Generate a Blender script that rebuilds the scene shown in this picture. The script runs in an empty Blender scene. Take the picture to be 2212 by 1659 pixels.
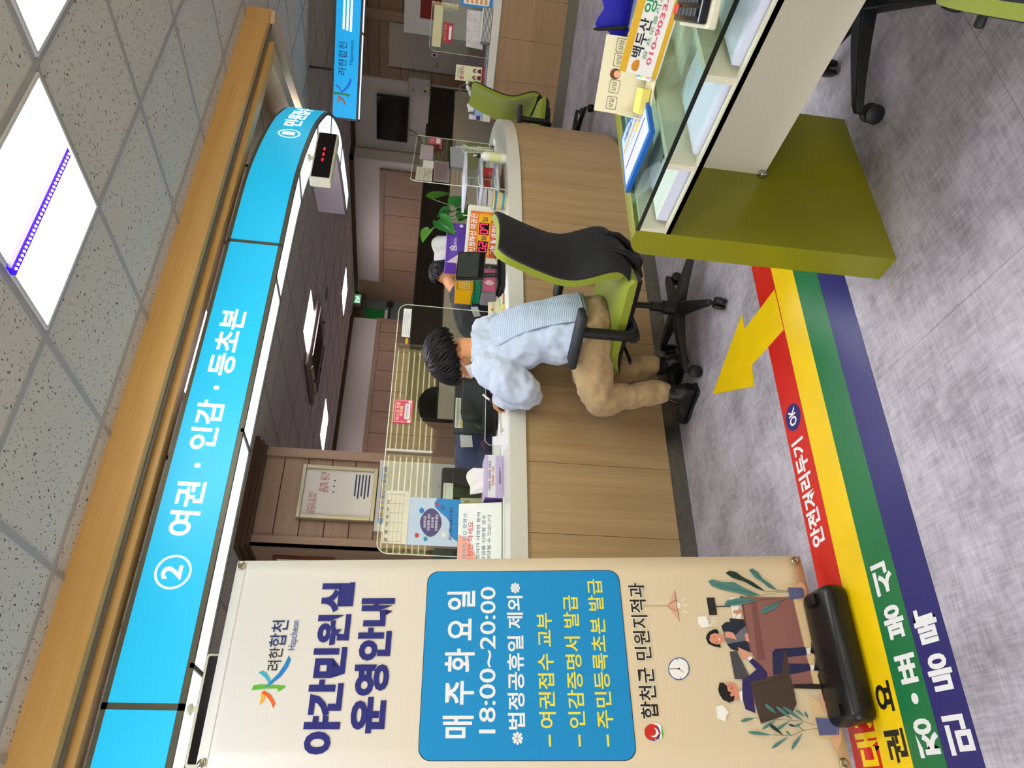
import bpy, bmesh, math, random
from mathutils import Vector, Matrix

random.seed(7)
SC = bpy.context.scene
COL = SC.collection
PI = math.pi

# ---------------------------------------------------------------- camera
cd = bpy.data.cameras.new('camera'); cam = bpy.data.objects.new('camera', cd); COL.objects.link(cam)
cd.sensor_fit = 'HORIZONTAL'; cd.sensor_width = 36.0; cd.lens = 1571.75 * 36.0 / 2212.0
cd.clip_start = 0.02; cd.clip_end = 100
# the phone was held on its side: the picture's right is the room's down
cam.matrix_world = Matrix(((-0.00600446, 0.84971586, -0.52720669, 0.0),
                           (-0.15615457, -0.52154515, -0.83881250, 0.0),
                           (-0.98771438, 0.07728912, 0.13581862, 1.30),
                           (0, 0, 0, 1)))
SC.camera = cam
SC.view_settings.view_transform = 'Standard'; SC.view_settings.look = 'None'
SC.view_settings.gamma = 1.0; SC.view_settings.use_curve_mapping = False
SC.view_settings.exposure = 0.0
SC.cycles.use_denoising = True
SC.cycles.max_bounces = 8; SC.cycles.transparent_max_bounces = 24
SC.cycles.sample_clamp_indirect = 6.0
try: SC.cycles.caustics_reflective = False; SC.cycles.caustics_refractive = False
except Exception: pass

# ---------------------------------------------------------------- world (daylight outside the building)
W = bpy.data.worlds.new('daylight'); SC.world = W; W.use_nodes = True
W.node_tree.nodes['Background'].inputs[0].default_value = (0.75, 0.85, 1.0, 1)
W.node_tree.nodes['Background'].inputs[1].default_value = 0.35

# light levels of the room (used by the builders of the lamps below)
PANEL_NEAR, PANEL_FAR, WINDOW_GLOW, SIDE_GLOW = 20.0, 19.0, 7.0, 4.0
CEIL = 2.52

# ---------------------------------------------------------------- materials
def lin(h):
    h = h.lstrip('#'); c = [int(h[i:i+2], 16) / 255 for i in (0, 2, 4)]
    return [x / 12.92 if x <= 0.04045 else ((x + 0.055) / 1.055) ** 2.4 for x in c]
MATS = {}
def mat(name, hexc='#808080', rough=0.5, metal=0.0, spec=0.5, emit=None, strength=0.0, trans=0.0, alpha=1.0, ior=1.45,
        noise=0.0, nscale=(20, 20, 20), bump=0.0, sheen=0.0, coat=0.0, hex2=None, detail=3.0):
    if name in MATS: return MATS[name]
    m = bpy.data.materials.new(name); m.use_nodes = True; MATS[name] = m
    nt = m.node_tree; b = nt.nodes['Principled BSDF']
    c = lin(hexc); b.inputs['Base Color'].default_value = (*c, 1)
    b.inputs['Roughness'].default_value = rough; b.inputs['Metallic'].default_value = metal
    b.inputs['Specular IOR Level'].default_value = spec; b.inputs['IOR'].default_value = ior
    b.inputs['Transmission Weight'].default_value = trans; b.inputs['Alpha'].default_value = alpha
    b.inputs['Sheen Weight'].default_value = sheen; b.inputs['Coat Weight'].default_value = coat
    if emit:
        b.inputs['Emission Color'].default_value = (*lin(emit), 1); b.inputs['Emission Strength'].default_value = strength
    if noise or bump or hex2:
        tc = nt.nodes.new('ShaderNodeTexCoord'); mp = nt.nodes.new('ShaderNodeMapping')
        mp.inputs['Scale'].default_value = nscale
        nz = nt.nodes.new('ShaderNodeTexNoise'); nz.inputs['Scale'].default_value = 1.0; nz.inputs['Detail'].default_value = detail
        nt.links.new(tc.outputs['Object'], mp.inputs[0]); nt.links.new(mp.outputs[0], nz.inputs['Vector'])
        if noise or hex2:
            rp = nt.nodes.new('ShaderNodeValToRGB'); e = rp.color_ramp.elements
            e[0].position = 0.3; e[1].position = 0.7
            d = lin(hex2) if hex2 else [x * (1 - noise) for x in c]
            e[0].color = (*d, 1); e[1].color = (*[min(1, x * (1 + noise)) for x in c], 1)
            nt.links.new(nz.outputs['Fac'], rp.inputs[0]); nt.links.new(rp.outputs[0], b.inputs['Base Color'])
        if bump:
            bp = nt.nodes.new('ShaderNodeBump'); bp.inputs['Strength'].default_value = bump; bp.inputs['Distance'].default_value = 0.002
            nt.links.new(nz.outputs['Fac'], bp.inputs['Height']); nt.links.new(bp.outputs[0], b.inputs['Normal'])
    return m
def glow(name, hexc, strength, base='#f4f4f4'):
    return mat(name, base, rough=0.4, emit=hexc, strength=strength)

def wood(name, light, dark, along='z', scale=1.0, rough=0.5, ring=0.5):
    """wood with its grain running along one axis of the object"""
    if name in MATS: return MATS[name]
    m = mat(name, light, rough=rough); nt = m.node_tree; b = nt.nodes['Principled BSDF']
    tc = nt.nodes.new('ShaderNodeTexCoord')
    def noise(sc_across, sc_along, det):
        mp = nt.nodes.new('ShaderNodeMapping')
        s = [sc_across * scale] * 3; s['xyz'.index(along)] = sc_along * scale
        mp.inputs['Scale'].default_value = s
        nz = nt.nodes.new('ShaderNodeTexNoise'); nz.inputs['Scale'].default_value = 1; nz.inputs['Detail'].default_value = det
        nt.links.new(tc.outputs['Object'], mp.inputs[0]); nt.links.new(mp.outputs[0], nz.inputs['Vector']); return nz
    a, c = noise(26, 1.2, 4), noise(170, 4, 2)
    mx = nt.nodes.new('ShaderNodeMath'); mx.operation = 'MULTIPLY_ADD'; mx.inputs[1].default_value = ring; mx.inputs[2].default_value = 0.25
    ad = nt.nodes.new('ShaderNodeMath'); ad.operation = 'MULTIPLY_ADD'; ad.inputs[1].default_value = 0.35
    nt.links.new(a.outputs['Fac'], mx.inputs[0]); nt.links.new(c.outputs['Fac'], ad.inputs[0]); nt.links.new(mx.outputs[0], ad.inputs[2])
    rp = nt.nodes.new('ShaderNodeValToRGB'); e = rp.color_ramp.elements
    e[0].position = 0.42; e[1].position = 0.85; e[0].color = (*lin(dark), 1); e[1].color = (*lin(light), 1)
    nt.links.new(ad.outputs[0], rp.inputs[0]); nt.links.new(rp.outputs[0], b.inputs['Base Color'])
    return m

def acrylic(name, tint='#ffffff', refl=0.10, edge=False):
    """clear sheet: mostly see-through with a mirror-like reflection that grows at grazing angles"""
    if name in MATS: return MATS[name]
    m = bpy.data.materials.new(name); m.use_nodes = True; MATS[name] = m; nt = m.node_tree
    nt.nodes.remove(nt.nodes['Principled BSDF']); out = nt.nodes['Material Output']
    t = nt.nodes.new('ShaderNodeBsdfTransparent'); t.inputs[0].default_value = (*lin(tint), 1)
    g = nt.nodes.new('ShaderNodeBsdfGlossy'); g.inputs['Roughness'].default_value = 0.02
    ge = nt.nodes.new('ShaderNodeNewGeometry'); dt = nt.nodes.new('ShaderNodeVectorMath'); dt.operation = 'DOT_PRODUCT'
    nt.links.new(ge.outputs['Incoming'], dt.inputs[0]); nt.links.new(ge.outputs['Normal'], dt.inputs[1])
    def op(kind, a, b=None):
        q = nt.nodes.new('ShaderNodeMath'); q.operation = kind
        nt.links.new(a, q.inputs[0])
        if b is not None: q.inputs[1].default_value = b
        return q
    f1 = op('ABSOLUTE', dt.outputs['Value']); f2 = op('MULTIPLY_ADD', f1.outputs[0], -1.0); f2.inputs[2].default_value = 1.0
    f3 = op('POWER', f2.outputs[0], 5.0); ma = op('MULTIPLY_ADD', f3.outputs[0], 0.32); ma.inputs[2].default_value = refl; lw = f3
    mx = nt.nodes.new('ShaderNodeMixShader')
    nt.links.new(ma.outputs[0], mx.inputs[0])
    nt.links.new(t.outputs[0], mx.inputs[1]); nt.links.new(g.outputs[0], mx.inputs[2]); nt.links.new(mx.outputs[0], out.inputs[0])
    return m

# ---------------------------------------------------------------- mesh helpers
def V3(*a): return Vector(a)
def rotm(ax, deg): return Matrix.Rotation(math.radians(deg), 3, ax)
class MB:
    def __init__(s): s.v = []; s.f = []; s.mi = []; s.cur = 0
    def add(s, vs, fs, mi=None):
        o = len(s.v); s.v += [Vector(p) for p in vs]; s.f += [[i + o for i in f] for f in fs]
        s.mi += [s.cur if mi is None else mi] * len(fs); return s
    def box(s, x0, x1, y0, y1, z0, z1, R=None, c=None, mi=None):
        vs = [V3(x, y, z) for z in (z0, z1) for x, y in ((x0, y0), (x1, y0), (x1, y1), (x0, y1))]
        if R is not None: vs = [R @ p for p in vs]
        if c is not None: vs = [p + Vector(c) for p in vs]
        return s.add(vs, [(3, 2, 1, 0), (4, 5, 6, 7), (0, 1, 5, 4), (1, 2, 6, 5), (2, 3, 7, 6), (3, 0, 4, 7)], mi)
    def rbox(s, sx, sy, sz, c=(0, 0, 0), R=None, r=0.01, seg=2, mi=None):
        bm = bmesh.new(); bmesh.ops.create_cube(bm, size=1)
        for p in bm.verts: p.co = Vector((p.co.x * sx, p.co.y * sy, p.co.z * sz))
        bmesh.ops.bevel(bm, geom=bm.edges[:], offset=min(r, 0.49 * min(sx, sy, sz)), segments=seg, affect='EDGES', profile=0.5)
        return s.from_bm(bm, c, R, mi)
    def from_bm(s, bm, c=(0, 0, 0), R=None, mi=None):
        bm.verts.index_update(); c = Vector(c)
        vs = [(R @ p.co if R is not None else p.co.copy()) + c for p in bm.verts]
        s.add(vs, [[q.index for q in f.verts] for f in bm.faces], mi); bm.free(); return s
    def prism(s, poly, o, u, v, n, d0, d1, mi=None):
        """polygon in the plane (o,u,v), from d0 to d1 along n"""
        o, u, v, n = Vector(o), Vector(u), Vector(v), Vector(n); k = len(poly)
        vs = [o + u * a + v * b + n * d for d in (d0, d1) for a, b in poly]
        fs = [list(range(k))[::-1], list(range(k, 2 * k))] + [(i, (i + 1) % k, k + (i + 1) % k, k + i) for i in range(k)]
        return s.add(vs, fs, mi)
    def quad(s, o, u, v, mi=None):
        o, u, v = Vector(o), Vector(u), Vector(v); return s.add([o, o + u, o + u + v, o + v], [(0, 1, 2, 3)], mi)
    def tube(s, pts, r, n=8, caps=True, mi=None):
        pts = [Vector(p) for p in pts]; k = len(pts); rs = r if isinstance(r, (list, tuple)) else [r] * k
        vs = []; prev = None
        for i, p in enumerate(pts):
            t = (pts[min(i + 1, k - 1)] - pts[max(i - 1, 0)]).normalized()
            if prev is None: a = t.orthogonal().normalized()
            else:
                a = prev - t * prev.dot(t)
                a = a.normalized() if a.length > 1e-6 else t.orthogonal().normalized()
            prev = a; b = t.cross(a)
            vs += [p + (a * math.cos(2 * PI * j / n) + b * math.sin(2 * PI * j / n)) * rs[i] for j in range(n)]
        fs = [(i * n + j, i * n + (j + 1) % n, (i + 1) * n + (j + 1) % n, (i + 1) * n + j) for i in range(k - 1) for j in range(n)]
        if caps: fs += [list(range(n))[::-1], list(range((k - 1) * n, k * n))]
        return s.add(vs, fs, mi)
    def lathe(s, prof, c=(0, 0, 0), n=20, R=None, mi=None):
        c = Vector(c); k = len(prof); vs = []
        for r, z in prof:
            for j in range(n):
                p = V3(r * math.cos(2 * PI * j / n), r * math.sin(2 * PI * j / n), z)
                vs.append((R @ p if R is not None else p) + c)
        fs = [(i * n + j, i * n + (j + 1) % n, (i + 1) * n + (j + 1) % n, (i + 1) * n + j) for i in range(k - 1) for j in range(n)]
        if prof[0][0] > 1e-5: fs.append(list(range(n))[::-1])
        if prof[-1][0] > 1e-5: fs.append(list(range((k - 1) * n, k * n)))
        return s.add(vs, fs, mi)
    def ball(s, c, r, nu=14, nv=9, R=None, mi=None):
        rx, ry, rz = r if isinstance(r, (tuple, list)) else (r, r, r); c = Vector(c); vs = []; fs = []
        for i in range(nv + 1):
            t = PI * i / nv
            for j in range(nu):
                p = V3(rx * math.sin(t) * math.cos(2 * PI * j / nu), ry * math.sin(t) * math.sin(2 * PI * j / nu), -rz * math.cos(t))
                vs.append((R @ p if R is not None else p) + c)
        for i in range(nv):
            for j in range(nu): fs.append((i * nu + j, i * nu + (j + 1) % nu, (i + 1) * nu + (j + 1) % nu, (i + 1) * nu + j))
        return s.add(vs, fs, mi)
    def surf(s, fn, nu, nv, mi=None):
        vs = [Vector(fn(i / nu, j / nv)) for j in range(nv + 1) for i in range(nu + 1)]; w = nu + 1
        return s.add(vs, [(j * w + i, j * w + i + 1, (j + 1) * w + i + 1, (j + 1) * w + i) for j in range(nv) for i in range(nu)], mi)
    def band(s, po, pi_, z0, z1, mi=None):
        """solid between two paths of equal length, z0..z1"""
        k = len(po); vs = [V3(p[0], p[1], z) for z in (z0, z1) for path in (po, pi_) for p in path]
        A, B, C, D = 0, k, 2 * k, 3 * k; fs = []
        for i in range(k - 1):
            fs += [(A + i, A + i + 1, C + i + 1, C + i), (B + i + 1, B + i, D + i, D + i + 1),
                   (C + i, C + i + 1, D + i + 1, D + i), (A + i + 1, A + i, B + i, B + i + 1)]
        fs += [(A, C, D, B), (A + k - 1, B + k - 1, D + k - 1, C + k - 1)]
        return s.add(vs, fs, mi)
    def text(s, string, o, u, v, size, bold=0.0, align='CENTER', mi=None, width=None, lift=None, fn=None):
        """lettering in the plane (o,u,v); fn(a,b) bends it onto something else"""
        vs, fs = text_mesh(string, bold, align)
        xs = [p[0] for p in vs] or [0]; ww = (max(xs) - min(xs)) or 1
        sx = size if width is None else width / ww
        if fn: return s.add([fn(p[0] * sx, p[1] * size) for p in vs], fs, mi)
        o, u, v = Vector(o), Vector(u).normalized(), Vector(v).normalized()
        n = u.cross(v) * (0.0008 if lift is None else lift)
        return s.add([o + u * p[0] * sx + v * p[1] * size + n for p in vs], fs, mi)
    def build(s, name, m, parent=None, smooth=False, world=False, bevel=0.0, sub=0):
        me = bpy.data.meshes.new(name); off = Vector((0, 0, 0))
        vs = s.v
        if parent is not None and world:
            M = parent.matrix_basis.inverted() if parent.parent is None else (parent.parent.matrix_basis @ parent.matrix_basis).inverted()
            vs = [M @ p for p in vs]
        me.from_pydata([tuple(p) for p in vs], [], s.f)
        for q in (m if isinstance(m, (list, tuple)) else [m]): me.materials.append(q)
        for p, i in zip(me.polygons, s.mi): p.material_index = i; p.use_smooth = bool(smooth)
        me.validate(clean_customdata=False); me.update()
        bm = bmesh.new(); bm.from_mesh(me); bmesh.ops.recalc_face_normals(bm, faces=bm.faces[:]) if not getattr(s, 'flat', False) else None
        bm.to_mesh(me); bm.free()
        if smooth and smooth != 'all':
            try: me.set_sharp_from_angle(angle=math.radians(40))
            except Exception: pass
        o = bpy.data.objects.new(name, me); COL.objects.link(o)
        if parent is not None: o.parent = parent
        if bevel:
            b = o.modifiers.new('bevel', 'BEVEL'); b.width = bevel; b.segments = 2; b.limit_method = 'ANGLE'
        if sub:
            q = o.modifiers.new('sub', 'SUBSURF'); q.levels = sub; q.render_levels = sub
        return o
TXT = {}
def text_mesh(string, bold=0.0, align='CENTER'):
    key = (string, round(bold, 4), align)
    if key not in TXT:
        cu = bpy.data.curves.new('lettering', 'FONT'); cu.body = string; cu.size = 1.0; cu.align_x = align; cu.align_y = 'CENTER'
        cu.offset = bold; cu.resolution_u = 3; cu.fill_mode = 'FRONT'
        ob = bpy.data.objects.new('lettering', cu); COL.objects.link(ob)
        me = ob.to_mesh(); TXT[key] = ([tuple(p.co) for p in me.vertices], [list(p.vertices) for p in me.polygons])
        ob.to_mesh_clear(); bpy.data.objects.remove(ob); bpy.data.curves.remove(cu)
    return TXT[key]
def tag(o, label=None, cat=None, group=None, kind=None):
    if label: o['label'] = label
    if cat: o['category'] = cat
    if group: o['group'] = group
    if kind: o['kind'] = kind
    return o
def thing(name, label, cat, loc=(0, 0, 0), rz=0.0, group=None):
    o = bpy.data.objects.new(name, None); COL.objects.link(o); o.empty_display_size = 0.05
    o.location = loc; o.rotation_euler = (0, 0, math.radians(rz))
    o.matrix_basis = Matrix.Translation(Vector(loc)) @ Matrix.Rotation(math.radians(rz), 4, 'Z')
    return tag(o, label, cat, group)
def copy_tree(o, parent=None):
    c = o.copy(); COL.objects.link(c)
    if parent is not None: c.parent = parent
    for ch in [x for x in bpy.data.objects if x.parent == o and x != c]: copy_tree(ch, c)
    return c
def struct(mb, name, m, parent=None, **k):
    o = mb.build(name, m, parent, **k)
    if parent is None: o['kind'] = 'structure'
    return o
def circle(r, n=24, cx=0, cy=0, a0=0, a1=2 * PI):
    full = abs(a1 - a0 - 2 * PI) < 1e-6
    return [(cx + r * math.cos(a0 + (a1 - a0) * i / (n if full else n - 1)), cy + r * math.sin(a0 + (a1 - a0) * i / (n if full else n - 1))) for i in range(n)]
def rrect(w, h, r, n=5, cx=0, cy=0):
    out = []
    for sx, sy, a in ((1, 1, 0), (-1, 1, PI / 2), (-1, -1, PI), (1, -1, 3 * PI / 2)):
        out += [(cx + sx * (w / 2 - r) + r * math.cos(a + PI / 2 * i / n), cy + sy * (h / 2 - r) + r * math.sin(a + PI / 2 * i / n)) for i in range(n + 1)]
    return out
def smooth_path(pts, n=6):
    """Catmull-Rom through the points"""
    P = [Vector(p) for p in pts]; out = []
    for i in range(len(P) - 1):
        a, b, c, d = P[max(i - 1, 0)], P[i], P[i + 1], P[min(i + 2, len(P) - 1)]
        for k in range(n):
            t = k / n; out.append(0.5 * ((2 * b) + (c - a) * t + (2 * a - 5 * b + 4 * c - d) * t * t + (3 * b - a - 3 * c + d) * t ** 3))
    out.append(P[-1]); return out
def offset_path(path, d):
    out = []
    for i, p in enumerate(path):
        t = Vector(path[min(i + 1, len(path) - 1)]) - Vector(path[max(i - 1, 0)]); t = Vector((t[0], t[1])).normalized()
        out.append((p[0] - t[1] * d, p[1] + t[0] * d))
    return out
def path_at(path, s):
    """point and tangent at arc length s of a plan path"""
    for i in range(len(path) - 1):
        a, b = Vector(path[i][:2]), Vector(path[i + 1][:2]); L = (b - a).length
        if s <= L or i == len(path) - 2: t = (b - a).normalized(); return a + t * s, t
        s -= L
def path_len(path): return sum((Vector(path[i + 1][:2]) - Vector(path[i][:2])).length for i in range(len(path) - 1))
def sub_path(path, s0, s1, step=0.04):
    n = max(1, int((s1 - s0) / step)); return [tuple(path_at(path, s0 + (s1 - s0) * i / n)[0]) for i in range(n + 1)]
# ================================================================ THE ROOM
X0, X1, Y0, Y1 = -4.0, 9.2, -3.6, 11.15
def floor_material():
    m = mat('vinyl_floor', '#8c8287', rough=0.42, spec=0.4); nt = m.node_tree; b = nt.nodes['Principled BSDF']
    tc = nt.nodes.new('ShaderNodeTexCoord')
    def nz(sc, det, w=None):
        mp = nt.nodes.new('ShaderNodeMapping'); mp.inputs['Scale'].default_value = sc
        n = nt.nodes.new('ShaderNodeTexNoise'); n.inputs['Scale'].default_value = 1; n.inputs['Detail'].default_value = det
        nt.links.new(tc.outputs['Object'], mp.inputs[0]); nt.links.new(mp.outputs[0], n.inputs['Vector']); return n.outputs['Fac']
    def mth(op, a, bb):
        q = nt.nodes.new('ShaderNodeMath'); q.operation = op
        for i, x in enumerate((a, bb)):
            if isinstance(x, float): q.inputs[i].default_value = x
            else: nt.links.new(x, q.inputs[i])
        return q.outputs[0]
    big = nz((5, 5, 5), 5); wx = nz((12, 130, 1), 3); wy = nz((130, 12, 1), 3); sp = nz((30, 30, 30), 3)
    t = mth('ADD', mth('MULTIPLY', big, 0.45), mth('ADD', mth('MULTIPLY', mth('ADD', wx, wy), 0.22), mth('MULTIPLY', sp, 0.22)))
    rp = nt.nodes.new('ShaderNodeValToRGB'); e = rp.color_ramp.elements
    e[0].position = 0.40; e[0].color = (*lin('#7d757c'), 1); e[1].position = 0.70; e[1].color = (*lin('#c2bbc4'), 1)
    nt.links.new(t, rp.inputs[0])
    br = nt.nodes.new('ShaderNodeTexBrick'); br.offset = 0.5; br.inputs['Scale'].default_value = 1.0
    br.inputs['Mortar Size'].default_value = 0.0012; br.inputs['Brick Width'].default_value = 1.126; br.inputs['Row Height'].default_value = 1.126
    br.inputs['Color1'].default_value = (1, 1, 1, 1); br.inputs['Color2'].default_value = (0.93, 0.93, 0.93, 1); br.inputs['Mortar'].default_value = (0.55, 0.52, 0.52, 1)
    mp = nt.nodes.new('ShaderNodeMapping'); mp.inputs['Location'].default_value = (-0.527 + 0.563, -2.0 + 1.126 * 2, 0)
    nt.links.new(tc.outputs['Object'], mp.inputs[0]); nt.links.new(mp.outputs[0], br.inputs['Vector'])
    mx = nt.nodes.new('ShaderNodeMixRGB'); mx.blend_type = 'MULTIPLY'; mx.inputs[0].default_value = 1
    nt.links.new(rp.outputs[0], mx.inputs[1]); nt.links.new(br.outputs['Color'], mx.inputs[2]); nt.links.new(mx.outputs[0], b.inputs['Base Color'])
    return m
def ceiling_material():
    m = mat('fissured_ceiling_tile', '#d2d2ce', rough=0.9, spec=0.1); nt = m.node_tree; b = nt.nodes['Principled BSDF']
    tc = nt.nodes.new('ShaderNodeTexCoord'); mp = nt.nodes.new('ShaderNodeMapping'); mp.inputs['Scale'].default_value = (115, 62, 60)
    n = nt.nodes.new('ShaderNodeTexNoise'); n.inputs['Scale'].default_value = 1; n.inputs['Detail'].default_value = 1.0; n.inputs['Distortion'].default_value = 0.6
    nt.links.new(tc.outputs['Object'], mp.inputs[0]); nt.links.new(mp.outputs[0], n.inputs['Vector'])
    rp = nt.nodes.new('ShaderNodeValToRGB'); e = rp.color_ramp.elements
    e[0].position = 0.655; e[0].color = (*lin('#d5d2c8'), 1); e[1].position = 0.69; e[1].color = (*lin('#5d574f'), 1)
    nt.links.new(n.outputs['Fac'], rp.inputs[0]); nt.links.new(rp.outputs[0], b.inputs['Base Color']); return m
struct(MB().box(X0, X1 + .3, Y0, Y1 + .6, -0.1, 0), 'floor', floor_material())
struct(MB().box(X0, X1 + .3, Y0, Y1 + .6, CEIL, CEIL + 0.1), 'ceiling', ceiling_material())
g = MB()
for i in range(-10, 13):
    x = 2.02 + 0.6 * i
    if X0 < x < X1: g.box(x - .012, x + .012, Y0, Y1, CEIL - .004, CEIL + .001)
for j in range(-8, 17):
    y = 1.59 + 0.6 * j
    if Y0 < y < Y1: g.box(X0, X1, y - .012, y + .012, CEIL - .005, CEIL + .001)
struct(g, 'trim_1', mat('grey_ceiling_grid_bar', '#a9a7a4', rough=0.45))

PLASTER = mat('cream_plaster_wall', '#d8d2ca', rough=0.85, spec=0.2)
WOODV = wood('oak_wall_panel_upright_grain', '#a88d74', '#8a6f57', 'z', 0.7)
WOODX = wood('oak_wall_panel_lengthwise', '#a88d74', '#8a6f57', 'x', 0.7)
WOODY = wood('oak_wall_panel_crosswise', '#a0856c', '#826750', 'y', 0.7)
CORN = wood('dark_walnut_cornice', '#5f4630', '#43301f', 'x', 0.6)
struct(MB().box(X1, X1 + .2, Y0, 7.97, 0, CEIL), 'wall_right', PLASTER)
struct(MB().box(8.9, X1 + .2, 7.97, Y1 + .5, 0, CEIL), 'wall_right_back', PLASTER)
struct(MB().box(X0, 8.2, Y1, Y1 + .5, 0, CEIL).box(8.2, 8.9, Y1 + .3, Y1 + .5, 0, CEIL), 'wall_back', PLASTER)
struct(MB().box(X0 - .2, X0, Y0, -2.6, 0, CEIL).box(X0 - .2, X0, 2.4, Y1, 0, CEIL).box(X0 - .2, X0, -2.6, 2.4, 0, .25).box(X0 - .2, X0, -2.6, 2.4, 2.3, CEIL), 'wall_left', PLASTER)
wl = MB()
for y in (-2.6, -.95, .72, 2.34): wl.box(X0 - .14, X0 - .05, y, y + .06, .25, 2.3)
for z in (.25, 2.24): wl.box(X0 - .14, X0 - .05, -2.6, 2.4, z, z + .06)
w2 = struct(wl, 'window_2', mat('white_window_frame', '#e6e6e2', rough=0.4))
MB().box(X0 - .17, X0 - .16, -2.6, 2.4, .25, 2.3).build('window_pane', glow('daylight_glass_front', '#f6f9ff', SIDE_GLOW), w2)
# the street wall with its windows (behind the photographer; seen in the clear screens)
struct(MB().box(X0, X1, Y0 - .2, Y0, 0, 0.85).box(X0, X1, Y0 - .2, Y0, 2.35, CEIL).box(X0, -0.9, Y0 - .2, Y0, 0.85, 2.35)
       .box(6.9, X1, Y0 - .2, Y0, 0.85, 2.35), 'wall_front', PLASTER)
win_frame = mat('white_window_frame', '#e6e6e2', rough=0.4)
wf = MB()
for x in (-0.9, 1.0, 2.95, 4.9, 6.84): wf.box(x, x + .06, Y0 - .14, Y0 - .05, 0.85, 2.35)
for z in (0.85, 2.29): wf.box(-0.9, 6.9, Y0 - .14, Y0 - .05, z, z + .06)
w1 = struct(wf, 'window_1', win_frame)
p = MB().box(-0.9, 6.9, Y0 - .17, Y0 - .16, 0.85, 2.35).build('window_pane', glow('daylight_window_pane', '#fffcf0', WINDOW_GLOW), w1)
# horizontal blind: yellowish translucent slats a little apart
def blind_material():
    m = bpy.data.materials.new('yellow_blind_slat'); m.use_nodes = True; nt = m.node_tree; nt.nodes.remove(nt.nodes['Principled BSDF'])
    d = nt.nodes.new('ShaderNodeBsdfDiffuse'); d.inputs[0].default_value = (*lin('#e2deca'), 1)
    t = nt.nodes.new('ShaderNodeBsdfTranslucent'); t.inputs[0].default_value = (*lin('#e6dcae'), 1)
    mx = nt.nodes.new('ShaderNodeMixShader'); mx.inputs[0].default_value = 0.55
    nt.links.new(d.outputs[0], mx.inputs[1]); nt.links.new(t.outputs[0], mx.inputs[2]); nt.links.new(mx.outputs[0], nt.nodes['Material Output'].inputs[0]); return m
BLIND = blind_material()
for k, (xa, xb) in enumerate(((-0.86, 0.98), (1.08, 2.93), (3.03, 4.88), (4.98, 6.82))):
    bl = thing('window_blind', ['yellow slatted blind over the window pane at the end by the entrance', 'yellow slatted blind mirrored behind the poster holder on the counter',
               'yellow slatted blind mirrored in the middle of the clear counter screen', 'yellow slatted blind mirrored at the far end of the clear screen'][k],
               'blind', ((xa + xb) / 2, Y0 - .02, 0.86), 0, 'slatted blinds on the street windows')
    s = MB(); z = 0.0
    while z < 1.46:
        s.box(-(xb - xa) / 2, (xb - xa) / 2, -.001, .001, z, z + .075, R=None); z += 0.088
    s.build('blind_slats', BLIND, bl)
    MB().box(-(xb - xa) / 2, (xb - xa) / 2, -.03, .03, 1.45, 1.50).build('head_rail', win_frame, bl)

# wood wainscot on the far walls, cornices
def wainscot_back():
    b = MB(); b.cur = 0
    b.box(X0, 8.2, Y1 - .03, Y1 + .001, 0, 1.955)
    o = struct(b, 'wainscot_trim_back', WOODV); f = MB().box(X0, 8.2, Y1 - .045, Y1, 1.96, 2.035)
    f.box(8.13, 8.2, Y1 - .045, Y1, 0, 1.96); f.build('trim_rail', WOODX, o)
    gmb = MB()
    for i in range(30): 
        x = 7.9 - i * .42
        if x > X0: gmb.box(x - .004, x + .004, Y1 - .032, Y1 - .029, 0, 1.955)
    gmb.build('panel_joints', mat('dark_joint', '#3a2719', rough=0.8), o)
wainscot_back()
def wainscot_right():
    o = struct(MB().box(8.87, 8.9, 8.19, 11.45, 0, 1.98), 'wainscot_trim_right', WOODV)
    MB().box(8.855, 8.9, 8.19, 10.9, 1.985, 2.06).box(8.855, 8.9, 8.12, 8.19, 0, 2.06).build('trim_rail', WOODY, o)
    MB().box(8.85, 8.9, 10.9, 11.45, 0, 2.46).build('wood_panel', WOODV, o)
    gmb = MB()
    for y in (8.683, 9.1, 9.97, 10.5): gmb.box(8.868, 8.871, y - .004, y + .004, 0, 1.98)
    gmb.build('panel_joints', mat('dark_joint'), o)
wainscot_right()
def cornice(name, pts):
    struct(MB().band(pts, offset_path(pts, -.05), 2.455, CEIL), name, CORN)
struct(MB().box(X0, 8.2, Y1 - .06, Y1, 2.46, CEIL), 'cornice_trim_back', CORN)
struct(MB().box(8.84, 8.9, 7.91, Y1 + .3, 2.455, CEIL).box(8.84, 9.2, 7.91, 7.97, 2.455, CEIL).box(9.14, 9.2, Y0, 7.91, 2.455, CEIL), 'cornice_trim_right', CORN)
# wood wall on the right with a flush door
rw = struct(MB().box(9.17, 9.2, 6.52, 6.70, 0, CEIL - .07).box(9.17, 9.2, 5.8, 6.52, 1.97, CEIL - .07).box(9.17, 9.2, Y0, 5.8, 0, CEIL - .07), 'wood_panel_wall_trim', WOODY)
gmb = MB()
for z in (1.62, 1.80, 2.1, 2.25): gmb.box(9.168, 9.171, Y0, 6.68, z - .004, z + .004)
gmb.build('panel_joints', mat('dark_joint'), rw)
MB().box(9.13, 9.2, 5.66, 5.80, 0, CEIL - .07).box(9.15, 9.2, 5.1, 5.66, 1.66, 1.75).build('pilaster_trim', WOODV, rw)
d1 = struct(MB().box(9.155, 9.2, 5.83, 6.48, 0, 1.955), 'door_1', mat('pale_grey_door_leaf', '#b3aa9b', rough=0.55))
h = MB().tube([(9.155, 6.42, 1.32), (9.11, 6.42, 1.32), (9.105, 6.405, 1.315), (9.105, 6.31, 1.30)], .010, 8).build('door_handle', mat('brushed_steel', '#b8b8b8', rough=0.3, metal=1.0), d1, smooth=True)
MB().box(9.15, 9.156, 6.405, 6.437, 1.27, 1.36).build('handle_plate', mat('brushed_steel'), h)
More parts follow.
